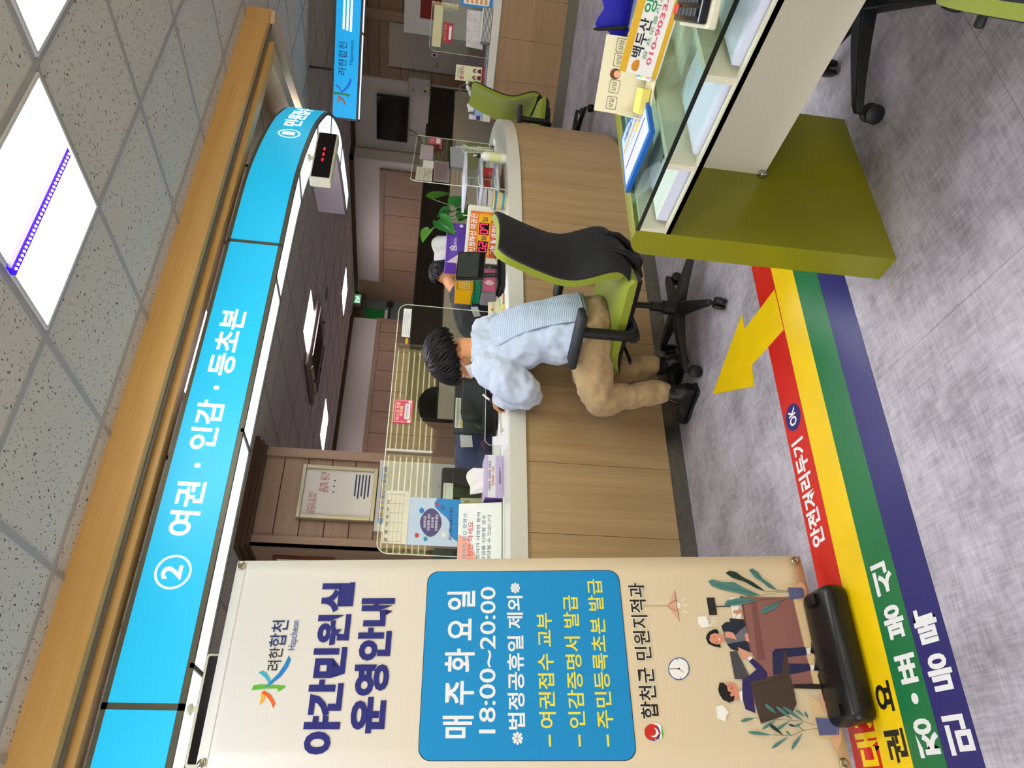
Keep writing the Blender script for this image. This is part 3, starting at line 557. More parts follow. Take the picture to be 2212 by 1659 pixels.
# artwork of the white banner: flat shapes on its sheet, in metres from its lower left corner
ART = [("#5ba82e",[(0.2035,1.6861),(0.2166,1.683),(0.2207,1.6636),(0.2182,1.6077),(0.2163,1.5873),(0.2103,1.5884),(0.2002,1.6067),(0.2091,1.6097),(0.2088,1.6452),(0.2056,1.6769)]),("#3aa0b4",[(0.2537,1.6749),(0.2598,1.6627),(0.2519,1.6494),(0.2329,1.6341),(0.226,1.629),(0.2239,1.6383),(0.2388,1.6515),(0.2507,1.6688)]),("#1f78b4",[(0.2239,1.6383),(0.2521,1.6137),(0.2783,1.5996),(0.3033,1.5913),(0.2904,1.5832),(0.2693,1.5883),(0.2442,1.6036),(0.222,1.6281),(0.2108,1.6503)]),("#dd5a1e",[(0.1978,1.6555),(0.2038,1.6484),(0.192,1.627),(0.1701,1.6097),(0.1541,1.6128),(0.174,1.624),(0.1909,1.6423)]),("#e0a42a",[(0.1958,1.6556),(0.1909,1.6423),(0.1739,1.6434),(0.1637,1.6554),(0.1798,1.6545)]),("#f4f0ea",[(0.0917,0.4969),(0.0847,0.4989),(0.0776,0.5029),(0.0726,0.509),(0.0695,0.5173),(0.0684,0.5244),(0.0704,0.5324),(0.0733,0.5386),(0.0783,0.5437),(0.0843,0.5468),(0.0913,0.5477),(0.0983,0.5457),(0.1044,0.5407),(0.1094,0.5346),(0.1124,0.5273),(0.1135,0.5193),(0.1126,0.5111),(0.1096,0.505),(0.1047,0.4999),(0.0987,0.4968)]),("#c4281c",[(0.0906,0.5091),(0.0836,0.5111),(0.0785,0.5141),(0.0735,0.5192),(0.0704,0.5253),(0.0694,0.5324),(0.0703,0.5387),(0.0733,0.5437),(0.0783,0.5478),(0.0842,0.5497),(0.0903,0.5499),(0.0973,0.5488),(0.1033,0.5447),(0.1073,0.5395),(0.1104,0.5334),(0.1114,0.5273),(0.1105,0.5203),(0.1076,0.5152),(0.1026,0.5111),(0.0976,0.509)]),("#efe8da",[(0.0886,0.5111),(0.0845,0.5121),(0.0815,0.5152),(0.0785,0.5182),(0.0775,0.5213),(0.0765,0.5255),(0.0774,0.5294),(0.0794,0.5325),(0.0814,0.5356),(0.0854,0.5366),(0.0894,0.5365),(0.0924,0.5355),(0.0964,0.5335),(0.0984,0.5304),(0.1005,0.5264),(0.1015,0.5223),(0.1005,0.5192),(0.0986,0.5153),(0.0966,0.5131),(0.0926,0.5122)]),("#c4281c",[(0.0915,0.5173),(0.0875,0.5183),(0.0845,0.5203),(0.0825,0.5233),(0.0804,0.5274),(0.0804,0.5315),(0.0814,0.5356),(0.0823,0.5386),(0.0853,0.5417),(0.0883,0.5426),(0.0913,0.5426),(0.0943,0.5416),(0.0974,0.5396),(0.1004,0.5366),(0.1014,0.5325),(0.1024,0.5284),(0.1014,0.5253),(0.1005,0.5213),(0.0975,0.5192),(0.0945,0.5183)]),("#1f3f86",[(0.0723,0.5447),(0.0705,0.5212),(0.0876,0.5081),(0.1115,0.5162),(0.1006,0.508),(0.0876,0.505),(0.0736,0.5112),(0.0674,0.5253)]),("#5ba82e",[(0.1076,0.5019),(0.1007,0.4988),(0.0867,0.4979),(0.0736,0.501),(0.0866,0.503)]),("#4a4038",[(0.4439,0.511),(0.4434,0.4398),(0.4444,0.4398),(0.4449,0.511)]),("#d9a58a",[(0.4927,0.4114),(0.3976,0.4102),(0.4375,0.4348),(0.4394,0.4409),(0.4505,0.4388),(0.4505,0.4327)]),("#f2e6cf",[(0.4547,0.4103),(0.4527,0.4021),(0.4448,0.3981),(0.4367,0.4032),(0.4357,0.4103)]),("#3a2f28",[(0.4495,0.4327),(0.4617,0.4103),(0.4627,0.4113),(0.4505,0.4337)]),("#3a2f28",[(0.4375,0.4348),(0.4267,0.4104),(0.4277,0.4094),(0.4385,0.4348)]),("#3a2f28",[(0.4495,0.4337),(0.4385,0.4348),(0.4385,0.4338),(0.4495,0.4327)]),("#3a2f28",[(0.4927,0.4114),(0.3976,0.4102),(0.3976,0.4092),(0.4927,0.4102)]),("#f4ead6",[(0.4588,0.394),(0.4659,0.3828),(0.4679,0.3839),(0.4608,0.395)]),("#f4ead6",[(0.4458,0.393),(0.4449,0.3788),(0.4479,0.3788),(0.4478,0.3929)]),("#f4ead6",[(0.4288,0.396),(0.4219,0.3849),(0.4238,0.3827),(0.4308,0.3941)]),("#2a5596",[(0.2586,0.3992),(0.2526,0.4012),(0.2476,0.4032),(0.2415,0.4072),(0.2375,0.4114),(0.2334,0.4175),(0.2304,0.4226),(0.2283,0.4287),(0.2283,0.4348),(0.2282,0.4409),(0.2302,0.4459),(0.2332,0.451),(0.2371,0.4551),(0.2421,0.4592),(0.2471,0.4613),(0.2531,0.4622),(0.2591,0.4612),(0.2651,0.4602),(0.2711,0.4581),(0.2772,0.4542),(0.2812,0.45),(0.2853,0.4439),(0.2883,0.4388),(0.2904,0.4327),(0.2904,0.4266),(0.2905,0.4205),(0.2885,0.4145),(0.2856,0.4094),(0.2816,0.4053),(0.2766,0.4022),(0.2706,0.4001),(0.2656,0.3992)]),("#eeeae2",[(0.2586,0.4022),(0.2536,0.4032),(0.2485,0.4062),(0.2435,0.4093),(0.2384,0.4133),(0.2354,0.4184),(0.2324,0.4236),(0.2313,0.4287),(0.2303,0.4348),(0.2312,0.4398),(0.2332,0.4449),(0.2352,0.45),(0.2392,0.4531),(0.2432,0.4562),(0.2481,0.4581),(0.2541,0.4593),(0.2591,0.4592),(0.2651,0.4582),(0.2702,0.4552),(0.2752,0.452),(0.2792,0.4481),(0.2833,0.4429),(0.2863,0.4378),(0.2874,0.4317),(0.2884,0.4266),(0.2875,0.4205),(0.2855,0.4155),(0.2835,0.4114),(0.2795,0.4073),(0.2756,0.4042),(0.2706,0.4032),(0.2646,0.4021)]),("#22252c",[(0.2603,0.4306),(0.2601,0.4561),(0.2581,0.4571),(0.2583,0.4306)]),("#22252c",[(0.2583,0.4306),(0.2484,0.4185),(0.2495,0.4175),(0.2593,0.4296)]),("#22252c",[(0.2594,0.4276),(0.2574,0.4286),(0.2563,0.4296),(0.2564,0.4318),(0.2573,0.4337),(0.2593,0.4337),(0.2613,0.4327),(0.2624,0.4308),(0.2623,0.4296),(0.2614,0.4276)]),("#22252c",[(0.2581,0.4602),(0.2582,0.4541),(0.2602,0.4541),(0.2601,0.4602)]),("#22252c",[(0.2585,0.4073),(0.2586,0.4012),(0.2596,0.4012),(0.2595,0.4073)]),("#22252c",[(0.2884,0.4307),(0.2823,0.4316),(0.2824,0.4296),(0.2884,0.4296)]),("#22252c",[(0.2363,0.4306),(0.2293,0.4306),(0.2293,0.4297),(0.2363,0.4286)]),("#2c2826",[(0.4684,0.3167),(0.4686,0.2922),(0.4156,0.2922),(0.4144,0.3167)]),("#3a302c",[(0.4396,0.2922),(0.4402,0.2169),(0.4442,0.2159),(0.4426,0.2912)]),("#e9e4d6",[(0.468,0.2474),(0.4701,0.2229),(0.4332,0.2138),(0.4622,0.2087),(0.3971,0.2251),(0.3969,0.2474)]),("#c98f6a",[(0.429,0.2413),(0.4302,0.2128),(0.4192,0.2149),(0.4189,0.2433)]),("#f2eee4",[(0.4101,0.3513),(0.4113,0.3289),(0.3973,0.3227),(0.3793,0.3258),(0.3771,0.3463),(0.3911,0.3544)]),("#f2eee4",[(0.3903,0.3238),(0.3803,0.3135),(0.3813,0.3248)]),("#f2eee4",[(0.156,0.3401),(0.1601,0.3206),(0.1452,0.3095),(0.1161,0.3208),(0.1249,0.3411)]),("#f2eee4",[(0.1451,0.3125),(0.1402,0.3055),(0.1351,0.3136)]),("#dcbf8f",[(0.5073,0.0804),(0.4605,0.052),(0.2123,0.0509),(0.1484,0.0255),(0.1911,0.0754),(0.0759,0.0773),(0.0723,0.0265),(0.5018,0.0142)]),("#d9aa84",[(0.4828,0.0082),(0.4738,0.0112),(0.4658,0.0152),(0.4597,0.0214),(0.4557,0.0275),(0.4546,0.0336),(0.4556,0.0387),(0.4595,0.0427),(0.4665,0.0448),(0.4745,0.0458),(0.4835,0.0447),(0.4926,0.0417),(0.5006,0.0377),(0.5077,0.0316),(0.5117,0.0254),(0.5128,0.0194),(0.5108,0.0143),(0.5068,0.0102),(0.5009,0.0071),(0.4919,0.0072)]),("#d9aa84",[(0.0895,0.0041),(0.0765,0.0081),(0.0644,0.0133),(0.0543,0.0193),(0.0483,0.0244),(0.0463,0.0295),(0.0482,0.0336),(0.0542,0.0367),(0.0642,0.0366),(0.0763,0.0357),(0.0893,0.0337),(0.1033,0.0294),(0.1154,0.0234),(0.1254,0.0183),(0.1325,0.0121),(0.1345,0.0072),(0.1326,0.0031),(0.1256,0.001),(0.1155,-0.0001),(0.1035,0.001)]),("#d9aa84",[(0.1765,0.0163),(0.1644,0.0203),(0.1534,0.0245),(0.1454,0.0295),(0.1393,0.0346),(0.1383,0.0397),(0.1403,0.0438),(0.1452,0.0458),(0.1542,0.0469),(0.1642,0.0458),(0.1763,0.0437),(0.1893,0.0397),(0.1994,0.0357),(0.2084,0.0295),(0.2145,0.0244),(0.2165,0.0203),(0.2145,0.0163),(0.2085,0.0142),(0.1995,0.0131),(0.1885,0.0142)]),("#8f5f58",[(0.4703,0.2066),(0.4665,0.055),(0.2143,0.053),(0.2093,0.1813),(0.3071,0.2127)]),("#7d4f4a",[(0.4614,0.1822),(0.4616,0.1659),(0.2834,0.1741),(0.2802,0.1986)]),("#6d433f",[(0.4722,0.2129),(0.4723,0.2066),(0.3051,0.2117),(0.305,0.2168)]),("#332c2a",[(0.4048,0.2576),(0.4012,0.2139),(0.3811,0.2148),(0.3848,0.2575)]),("#18171a",[(0.3462,0.3381),(0.3572,0.3329),(0.3653,0.3248),(0.3724,0.3094),(0.3725,0.3014),(0.3655,0.2973),(0.3414,0.3003),(0.3184,0.2983),(0.3223,0.3177),(0.3301,0.3339)]),("#d98f72",[(0.3402,0.3289),(0.3552,0.3237),(0.3614,0.3095),(0.3565,0.2943),(0.3455,0.2902),(0.3284,0.2972),(0.3283,0.3106),(0.3322,0.3237)]),("#d98f72",[(0.3555,0.2943),(0.3576,0.2799),(0.3416,0.2769),(0.3355,0.2952)]),("#6f6b70",[(0.3656,0.283),(0.3889,0.2402),(0.3811,0.2138),(0.3331,0.2107),(0.3186,0.2728),(0.3416,0.283)]),("#252b3a",[(0.3816,0.286),(0.3927,0.2718),(0.3959,0.2392),(0.3902,0.2118),(0.3811,0.2138),(0.369,0.2322),(0.3528,0.2515),(0.3647,0.2648),(0.3656,0.284)]),("#252b3a",[(0.3286,0.279),(0.3391,0.2179),(0.3071,0.2127),(0.3068,0.2433),(0.3147,0.2699)]),("#dc9a7e",[(0.3616,0.2789),(0.3657,0.2708),(0.3608,0.2534),(0.3408,0.2473),(0.3457,0.2637),(0.3476,0.28)]),("#dc9a7e",[(0.3571,0.2199),(0.3612,0.2118),(0.3351,0.2107),(0.3371,0.222)]),("#2a1c18",[(0.3494,0.3106),(0.3484,0.3116),(0.3483,0.3126),(0.3483,0.3135),(0.3493,0.3135),(0.3503,0.3135),(0.3514,0.3116),(0.3504,0.3106)]),("#2a1c18",[(0.3344,0.3074),(0.3334,0.3076),(0.3334,0.3096),(0.3333,0.3105),(0.3353,0.3105),(0.3364,0.3095),(0.3364,0.3085),(0.3364,0.3076)]),("#fff2ea",[(0.3454,0.3014),(0.3445,0.2973),(0.3374,0.3003)]),("#4b484b",[(0.3066,0.2749),(0.3088,0.2535),(0.2289,0.2271),(0.2295,0.2739)]),("#31285c",[(0.2277,0.2526),(0.2429,0.225),(0.2561,0.2066),(0.2839,0.227),(0.291,0.2148),(0.2682,0.1905),(0.2463,0.1771),(0.2333,0.1802),(0.2209,0.2291),(0.1388,0.2321),(0.1486,0.2585),(0.1806,0.2616)]),("#f2ede6",[(0.2859,0.227),(0.2941,0.2159),(0.2881,0.2107),(0.28,0.2229)]),("#dc9a7e",[(0.3198,0.2485),(0.3129,0.2352),(0.307,0.2219),(0.294,0.2169),(0.286,0.226),(0.2898,0.2485),(0.2969,0.2392),(0.3068,0.2474)]),("#d98f72",[(0.2152,0.3105),(0.2204,0.2872),(0.2156,0.2719),(0.2005,0.2708),(0.1946,0.2627),(0.1755,0.2677),(0.1734,0.2862),(0.1883,0.2962)]),("#f2ede6",[(0.1945,0.2678),(0.1986,0.2585),(0.1676,0.2627),(0.1735,0.2687)]),("#191a1c",[(0.2011,0.3267),(0.2192,0.3197),(0.2203,0.3095),(0.2113,0.2994),(0.1973,0.2993),(0.1924,0.2882),(0.1824,0.283),(0.1714,0.2872),(0.1663,0.3004),(0.1742,0.3177),(0.1881,0.3249)]),("#d98f72",[(0.1874,0.2841),(0.1844,0.2861),(0.1824,0.2892),(0.1823,0.2922),(0.1844,0.2943),(0.1873,0.2953),(0.1904,0.2933),(0.1924,0.2901),(0.1924,0.2872),(0.1904,0.285)]),("#2a1c18",[(0.2114,0.2921),(0.2104,0.2933),(0.2104,0.2943),(0.2104,0.2953),(0.2114,0.2953),(0.2124,0.2953),(0.2134,0.2943),(0.2124,0.2933)]),("#b96f58",[(0.2054,0.282),(0.2024,0.284),(0.2004,0.2861),(0.2004,0.2881),(0.2024,0.2902),(0.2054,0.2902),(0.2094,0.2892),(0.2114,0.2861),(0.2114,0.2841),(0.2084,0.2829)]),("#2a2c50",[(0.3026,0.1507),(0.3136,0.1405),(0.3184,0.051),(0.2963,0.051),(0.2899,0.1101),(0.3058,0.116),(0.2457,0.1314),(0.2404,0.1619)]),("#2a2c50",[(0.2719,0.11),(0.2713,0.051),(0.2533,0.0488),(0.2418,0.112)]),("#4a3a31",[(0.2189,0.2301),(0.2333,0.1802),(0.2446,0.1353),(0.3018,0.117),(0.3088,0.1223),(0.3059,0.1089),(0.2418,0.113),(0.1948,0.111),(0.1627,0.1119),(0.1386,0.1294),(0.1108,0.2229),(0.1628,0.229)]),("#33271f",[(0.1963,0.1771),(0.1362,0.1751),(0.1362,0.1741),(0.1973,0.1761)]),("#33271f",[(0.2089,0.227),(0.2357,0.1221),(0.2377,0.1223),(0.2109,0.227)]),("#efeae2",[(0.3154,0.0479),(0.3175,0.0357),(0.3004,0.0388),(0.2974,0.05)]),("#1b1a1c",[(0.3385,0.0306),(0.2985,0.0296),(0.3024,0.0407),(0.3175,0.0335)]),("#efeae2",[(0.2673,0.0489),(0.2684,0.0367),(0.2554,0.0388),(0.2523,0.05)]),("#1b1a1c",[(0.2905,0.0326),(0.2515,0.0296),(0.2523,0.0427),(0.2694,0.0345)]),("#2a2320",[(0.2148,0.1099),(0.2162,0.056),(0.2144,0.0315),(0.2014,0.0335),(0.2022,0.06),(0.2038,0.111)]),("#2a2320",[(0.2515,0.0245),(0.2404,0.0346),(0.2394,0.0326),(0.2505,0.0223)]),("#2a2320",[(0.2394,0.0346),(0.2264,0.0337),(0.2274,0.0315),(0.2404,0.0316)]),("#2a2320",[(0.2285,0.0223),(0.2284,0.0325),(0.2264,0.0325),(0.2255,0.0235)]),("#2a2320",[(0.2274,0.0337),(0.1904,0.0336),(0.1914,0.0305),(0.2274,0.0315)]),("#2a2320",[(0.1894,0.0326),(0.1885,0.0224),(0.1915,0.0214),(0.1924,0.0316)]),("#2a2320",[(0.1904,0.0336),(0.1733,0.0336),(0.1734,0.0316),(0.1914,0.0305)]),("#2a2320",[(0.1723,0.0336),(0.1654,0.0224),(0.1675,0.0214),(0.1744,0.0316)]),("#1b1817",[(0.2515,0.0194),(0.2485,0.0204),(0.2475,0.0233),(0.2475,0.0255),(0.2485,0.0274),(0.2515,0.0274),(0.2535,0.0264),(0.2555,0.0235),(0.2545,0.0213),(0.2535,0.0194)]),("#1b1817",[(0.2275,0.0184),(0.2245,0.0204),(0.2235,0.0224),(0.2235,0.0255),(0.2245,0.0265),(0.2274,0.0274),(0.2295,0.0254),(0.2315,0.0235),(0.2315,0.0203),(0.2295,0.0194)]),("#1b1817",[(0.1895,0.0183),(0.1875,0.0193),(0.1865,0.0215),(0.1864,0.0244),(0.1874,0.0264),(0.1894,0.0266),(0.1924,0.0244),(0.1935,0.0224),(0.1935,0.0193),(0.1925,0.0183)]),("#1b1817",[(0.1665,0.0173),(0.1645,0.0193),(0.1635,0.0215),(0.1634,0.0244),(0.1644,0.0254),(0.1664,0.0265),(0.1694,0.0244),(0.1704,0.0224),(0.1704,0.0193),(0.1695,0.0183)]),("#2a3a30",[(0.4864,0.0621),(0.4737,0.1507),(0.4727,0.1517),(0.4854,0.0631)]),("#2a3a30",[(0.4844,0.0631),(0.4869,0.1323),(0.4859,0.1324),(0.4834,0.0631)]),("#2a3a30",[(0.4884,0.0641),(0.4891,0.0988),(0.4881,0.0988),(0.4874,0.0641)]),("#2a3a30",[(0.4694,0.0621),(0.4597,0.1538),(0.4587,0.1538),(0.4684,0.0621)]),("#2a3a30",[(0.4674,0.0631),(0.449,0.1079),(0.448,0.107),(0.4664,0.0631)]),("#4f7f78",[(0.5196,0.3035),(0.5247,0.2901),(0.5159,0.2586),(0.5162,0.2251),(0.4964,0.1954),(0.4747,0.1507),(0.4714,0.1843),(0.4832,0.223),(0.4919,0.2627),(0.5046,0.2952)]),("#22382f",[(0.5451,0.2454),(0.5531,0.231),(0.5473,0.2107),(0.5314,0.1934),(0.5166,0.167),(0.4859,0.1324),(0.4957,0.1588),(0.5175,0.1915),(0.5302,0.2271)]),("#4f7f78",[(0.5546,0.171),(0.5597,0.1588),(0.5488,0.1446),(0.5249,0.1324),(0.511,0.1151),(0.4892,0.0947),(0.4979,0.1211),(0.5168,0.1384),(0.5297,0.1567)]),("#4f7f78",[(0.4458,0.2667),(0.4579,0.2565),(0.4651,0.2261),(0.4644,0.1935),(0.4607,0.1537),(0.4484,0.1966),(0.4431,0.2302),(0.4419,0.2586)]),("#4f7f78",[(0.4246,0.1609),(0.4387,0.1457),(0.4449,0.1243),(0.4581,0.0936),(0.434,0.111),(0.4238,0.1374),(0.4156,0.1547)]),("#1d2f29",[(0.5087,0.282),(0.4757,0.1589),(0.4767,0.1589),(0.5097,0.282)]),("#1d2f29",[(0.5412,0.2292),(0.4937,0.1476),(0.4958,0.1466),(0.5422,0.228)]),("#1d2f29",[(0.5537,0.1649),(0.4921,0.1068),(0.4931,0.1058),(0.5547,0.1639)]),("#1d2f29",[(0.4489,0.2535),(0.4586,0.1659),(0.4596,0.1659),(0.4499,0.2535)]),("#1d2f29",[(0.4256,0.1527),(0.4541,0.0977),(0.4551,0.0977),(0.4266,0.1527)]),("#5b5f86",[(0.4974,0.0632),(0.4967,0.0193),(0.4878,0.0143),(0.4647,0.0203),(0.4604,0.0641)]),("#2a3a30",[(0.099,0.0703),(0.0937,0.1099),(0.0927,0.1099),(0.098,0.0703)]),("#2a3a30",[(0.0937,0.1099),(0.0804,0.1465),(0.0794,0.1455),(0.0927,0.1099)]),("#2a3a30",[(0.0804,0.1455),(0.083,0.1985),(0.082,0.1995),(0.0794,0.1465)]),("#2a3a30",[(0.108,0.0743),(0.1177,0.108),(0.1167,0.108),(0.107,0.0753)]),("#2a3a30",[(0.1177,0.108),(0.1213,0.165),(0.1203,0.165),(0.1167,0.108)]),("#2a3a30",[(0.1213,0.165),(0.1257,0.2362),(0.1247,0.2362),(0.1203,0.165)]),("#2a3a30",[(0.0937,0.1089),(0.1096,0.1263),(0.1086,0.1273),(0.0927,0.1099)]),("#4f7f78",[(0.1174,0.279),(0.1154,0.2749),(0.1155,0.2657),(0.1186,0.2545),(0.1227,0.2433),(0.1258,0.2342),(0.1257,0.2434),(0.1256,0.2546),(0.1245,0.2658),(0.1204,0.2748)]),("#4f7f78",[(0.161,0.2025),(0.157,0.2016),(0.1501,0.1975),(0.1441,0.1903),(0.1402,0.1813),(0.1362,0.1741),(0.1432,0.1782),(0.1502,0.1832),(0.1571,0.1904),(0.1611,0.1974)]),("#4f7f78",[(0.1562,0.172),(0.1503,0.1701),(0.1413,0.1639),(0.1334,0.1527),(0.1255,0.1414),(0.1205,0.1313),(0.1285,0.1385),(0.1394,0.1466),(0.1484,0.1558),(0.1543,0.1659)]),("#4f7f78",[(0.1544,0.1537),(0.1484,0.1507),(0.1395,0.1415),(0.1306,0.1283),(0.1227,0.114),(0.1168,0.1029),(0.1257,0.111),(0.1366,0.1221),(0.1465,0.1344),(0.1535,0.1467)]),("#4f7f78",[(0.0958,0.2231),(0.0968,0.2178),(0.0999,0.2077),(0.107,0.1975),(0.1141,0.1874),(0.1212,0.1791),(0.1171,0.1894),(0.113,0.2006),(0.1069,0.2118),(0.1008,0.2199)]),("#4f7f78",[(0.0931,0.1874),(0.0931,0.1823),(0.0962,0.1721),(0.1033,0.1608),(0.1114,0.1496),(0.1185,0.1415),(0.1144,0.1517),(0.1093,0.1639),(0.1042,0.1751),(0.0971,0.1842)]),("#4f7f78",[(0.0895,0.2637),(0.0855,0.2587),(0.0826,0.2453),(0.0818,0.2291),(0.0809,0.2118),(0.082,0.1975),(0.0849,0.2108),(0.0888,0.2261),(0.0917,0.2423),(0.0916,0.2566)]),("#4f7f78",[(0.0479,0.2078),(0.0489,0.2015),(0.053,0.1903),(0.0611,0.1771),(0.0702,0.1639),(0.0783,0.1538),(0.0732,0.166),(0.0671,0.1802),(0.061,0.1935),(0.0529,0.2036)]),("#4f7f78",[(0.0443,0.1537),(0.0473,0.1476),(0.0554,0.1385),(0.0665,0.1284),(0.0786,0.1201),(0.0876,0.1129),(0.0806,0.1222),(0.0705,0.1344),(0.0604,0.1455),(0.0503,0.1517)]),("#22382f",[(0.111,0.2026),(0.106,0.2006),(0.098,0.1954),(0.0911,0.1853),(0.0842,0.1751),(0.0802,0.1659),(0.0872,0.1721),(0.0971,0.1791),(0.1051,0.1873),(0.11,0.1965)]),("#22382f",[(0.1074,0.1477),(0.1054,0.1455),(0.1035,0.1416),(0.1025,0.1363),(0.1035,0.1302),(0.1036,0.1251),(0.1055,0.1292),(0.1075,0.1343),(0.1095,0.1394),(0.1094,0.1445)]),("#4f7f78",[(0.1015,0.1324),(0.1016,0.1283),(0.1026,0.1232),(0.1067,0.1161),(0.1107,0.11),(0.1147,0.1048),(0.1127,0.1109),(0.1106,0.118),(0.1086,0.1253),(0.1045,0.1293)]),("#4f7f78",[(0.0913,0.1578),(0.0893,0.1588),(0.0863,0.1569),(0.0833,0.1537),(0.0824,0.1496),(0.0804,0.1455),(0.0834,0.1477),(0.0874,0.1496),(0.0904,0.1517),(0.0923,0.1558)]),("#4f7f78",[(0.1466,0.1201),(0.1437,0.1191),(0.1387,0.115),(0.1347,0.11),(0.1308,0.1028),(0.1278,0.0967),(0.1328,0.1008),(0.1388,0.1048),(0.1437,0.1099),(0.1467,0.1161)]),("#4f7f78",[(0.1418,0.0956),(0.1388,0.0968),(0.1348,0.0966),(0.1298,0.0947),(0.1249,0.0906),(0.1219,0.0885),(0.1259,0.0887),(0.1319,0.0886),(0.1379,0.0896),(0.1409,0.0927)]),("#5b5f86",[(0.126,0.0693),(0.1214,0.0142),(0.1065,0.0072),(0.0824,0.0153),(0.08,0.0692)]),("#8a8db0",[(0.1105,0.0133),(0.0824,0.0194),(0.0834,0.0172),(0.1104,0.0121)])]
# ================================================================ WOODEN COUNTER (runs along the hall and curves back)
CT = smooth_path([(-1.2, 2.918), (0.5, 2.918), (2.0, 2.918), (2.9, 2.92), (3.2, 2.93), (3.43, 2.955), (3.71, 3.022), (3.94, 3.115), (4.2, 3.272), (4.42, 3.45), (4.58, 3.63),
                  (4.68, 3.80), (4.70, 3.97), (4.68, 4.2), (4.64, 4.6), (4.60, 5.0)], 4)
CT = [tuple(p) for p in CT]; CL = path_len(CT); ZC = 0.84
def cpath(s0, s1, off=0.0): return offset_path(sub_path(CT, s0, s1), off)
OAKC = wood('light_oak_counter_front', '#b5996f', '#957852', 'z', .75, rough=.42)
QUARTZ = mat('white_speckled_counter_top', '#d5d3c6', rough=.28, noise=.03, nscale=(260, 260, 260))
KICK = mat('brushed_metal_kick_plate', '#7d7a70', rough=.28, metal=.85, noise=.15, nscale=(60, 60, 60))
ct = thing('service_counter', 'long oak fronted service counter with white top where the person writes', 'counter', (1.9, 3.2, 0))
tp = MB(); tp.band(cpath(0, CL), cpath(0, CL, .62), ZC - .077, ZC); tp.build('countertop', QUARTZ, ct, world=True, bevel=.003)
cuts = [0, s_of(.30, CT)] + [s_of(x, CT) for x in (.70, 1.101, 1.438, 1.853, 2.147, 2.506, 2.943, 3.283, 3.548, 3.85, 4.2, 4.5)] + [s_of(4.5, CT) + .45, s_of(4.5, CT) + .9, CL - .02]
for a, b in zip(cuts, cuts[1:]):
    MB().band(cpath(a + .0012, b - .0012, .012), cpath(a + .0012, b - .0012, .05), .085, ZC - .077).build('front_panel', OAKC, ct, world=True, smooth=True)
MB().band(cpath(0, CL - .02, .026), cpath(0, CL - .02, .045), 0, .085).build('kick_plate', KICK, ct, world=True, smooth=True)
# clerks' side worktop
t = thing('clerk_desk', 'low grey worktop on the clerk side of the oak counter', 'desk', (2.4, 3.95, 0))
MB().box(-1.5, 1.7, -.38, -.05, .70, .73).build('desk_top', mat('grey_worktop', '#8d8a86', rough=.5), t)
for x in (-1.45, .1, 1.65): MB().box(x - .02, x + .02, -.36, -.06, 0, .70).build('desk_leg', mat('grey_metal', '#77777a', rough=.5), t)

# second counter on the right, set at an angle
C2P, C2D, C2N = Vector((6.787, 3.822, 0)), Vector((-.61819, .78602, 0)), Vector((.78602, .61819, 0))
c2 = thing('far_service_counter', 'second oak counter at the right with folded papers and flowers', 'counter', (6.79, 3.82, 0), math.degrees(math.atan2(C2D.y, C2D.x)))
# local x runs along the counter towards its end, local -y faces the clerks
MB().box(-3.0, 1.20, -.60, .012, .735, .81).build('countertop', QUARTZ, c2, bevel=.003)
b = [-3.0, -2.45, -1.9, -1.35, -.75, -.35, .05, .42, .80, 1.17]
for x0_, x1_ in zip(b, b[1:]): MB().box(x0_ + .0012, x1_ - .0012, -.04, 0, .105, .735).build('front_panel', wood('oak_far_counter_front', '#a58663', '#876a4a', 'x', .75, rough=.45), c2)
MB().box(-3.0, 1.17, -.035, -.012, 0, .105).build('kick_plate', KICK, c2)
MB().box(1.12, 1.17, -.58, -.04, 0, .735).build('end_panel', mat('dark_red_brown_panel', '#3d201c', rough=.5), c2)

# second hanging sign above it
t = thing('far_hanging_sign', 'straight blue light box sign with three white bars and the town logo', 'sign', (6.787, 3.822, 2.02), math.degrees(math.atan2(C2D.y, C2D.x)))
E1, H = 1.345, .265
MB().box(-2.6, E1 - .02, .0, .012, .022, H - .02).build('face_panel', glow('backlit_azure', '#0a9cdc', .8, '#1593d0'), t)
f = MB(); f.box(-2.6, E1, -.2, .008, H - .02, H).box(-2.6, E1, -.004, .008, 0, .022).box(-2.6, E1, -.2, -.18, 0, .02).box(E1 - .02, E1, -.2, .008, 0, H)
for x in (-1.9, -.5, .55): f.box(x - .01, x + .01, -.2, 0, 0, .012)
f.build('sign_frame', mat('dark_grey_frame', '#4b4a4e', rough=.4, metal=.3), t)
for a, b_ in ((-2.6, -1.91), (-1.89, -.51), (-.49, .54), (.56, E1 - .02)): MB().box(a, b_, -.178, -.006, .004, .011).build('underside_diffuser', glow('sign_underlight', '#d6ecff', 1.6), t)
MB().box(-2.6, E1 - .02, -.2, -.196, .02, H - .02).build('back_sheet', mat('lilac_white_sheet'), t)
q = MB()
for z in (.105, .138, .172): q.box(-2.6, .555 - (z - .1) * .2, .0125, .0135, z - .009, z + .009)
q.build('white_bars', glow('sign_white', '#f4f8ff', 1.2), t)
q = MB(); q.tube([(.9, -.1, H), (.9, -.1, CEIL - 2.02)], .011, 8); q.build('hanging_rod', mat('dark_rod'), t)
q = MB(); q.tube([(-.6, -.1, H), (-.6, -.1, CEIL - 2.02)], .011, 8); q.build('hanging_rod', mat('dark_rod'), t)
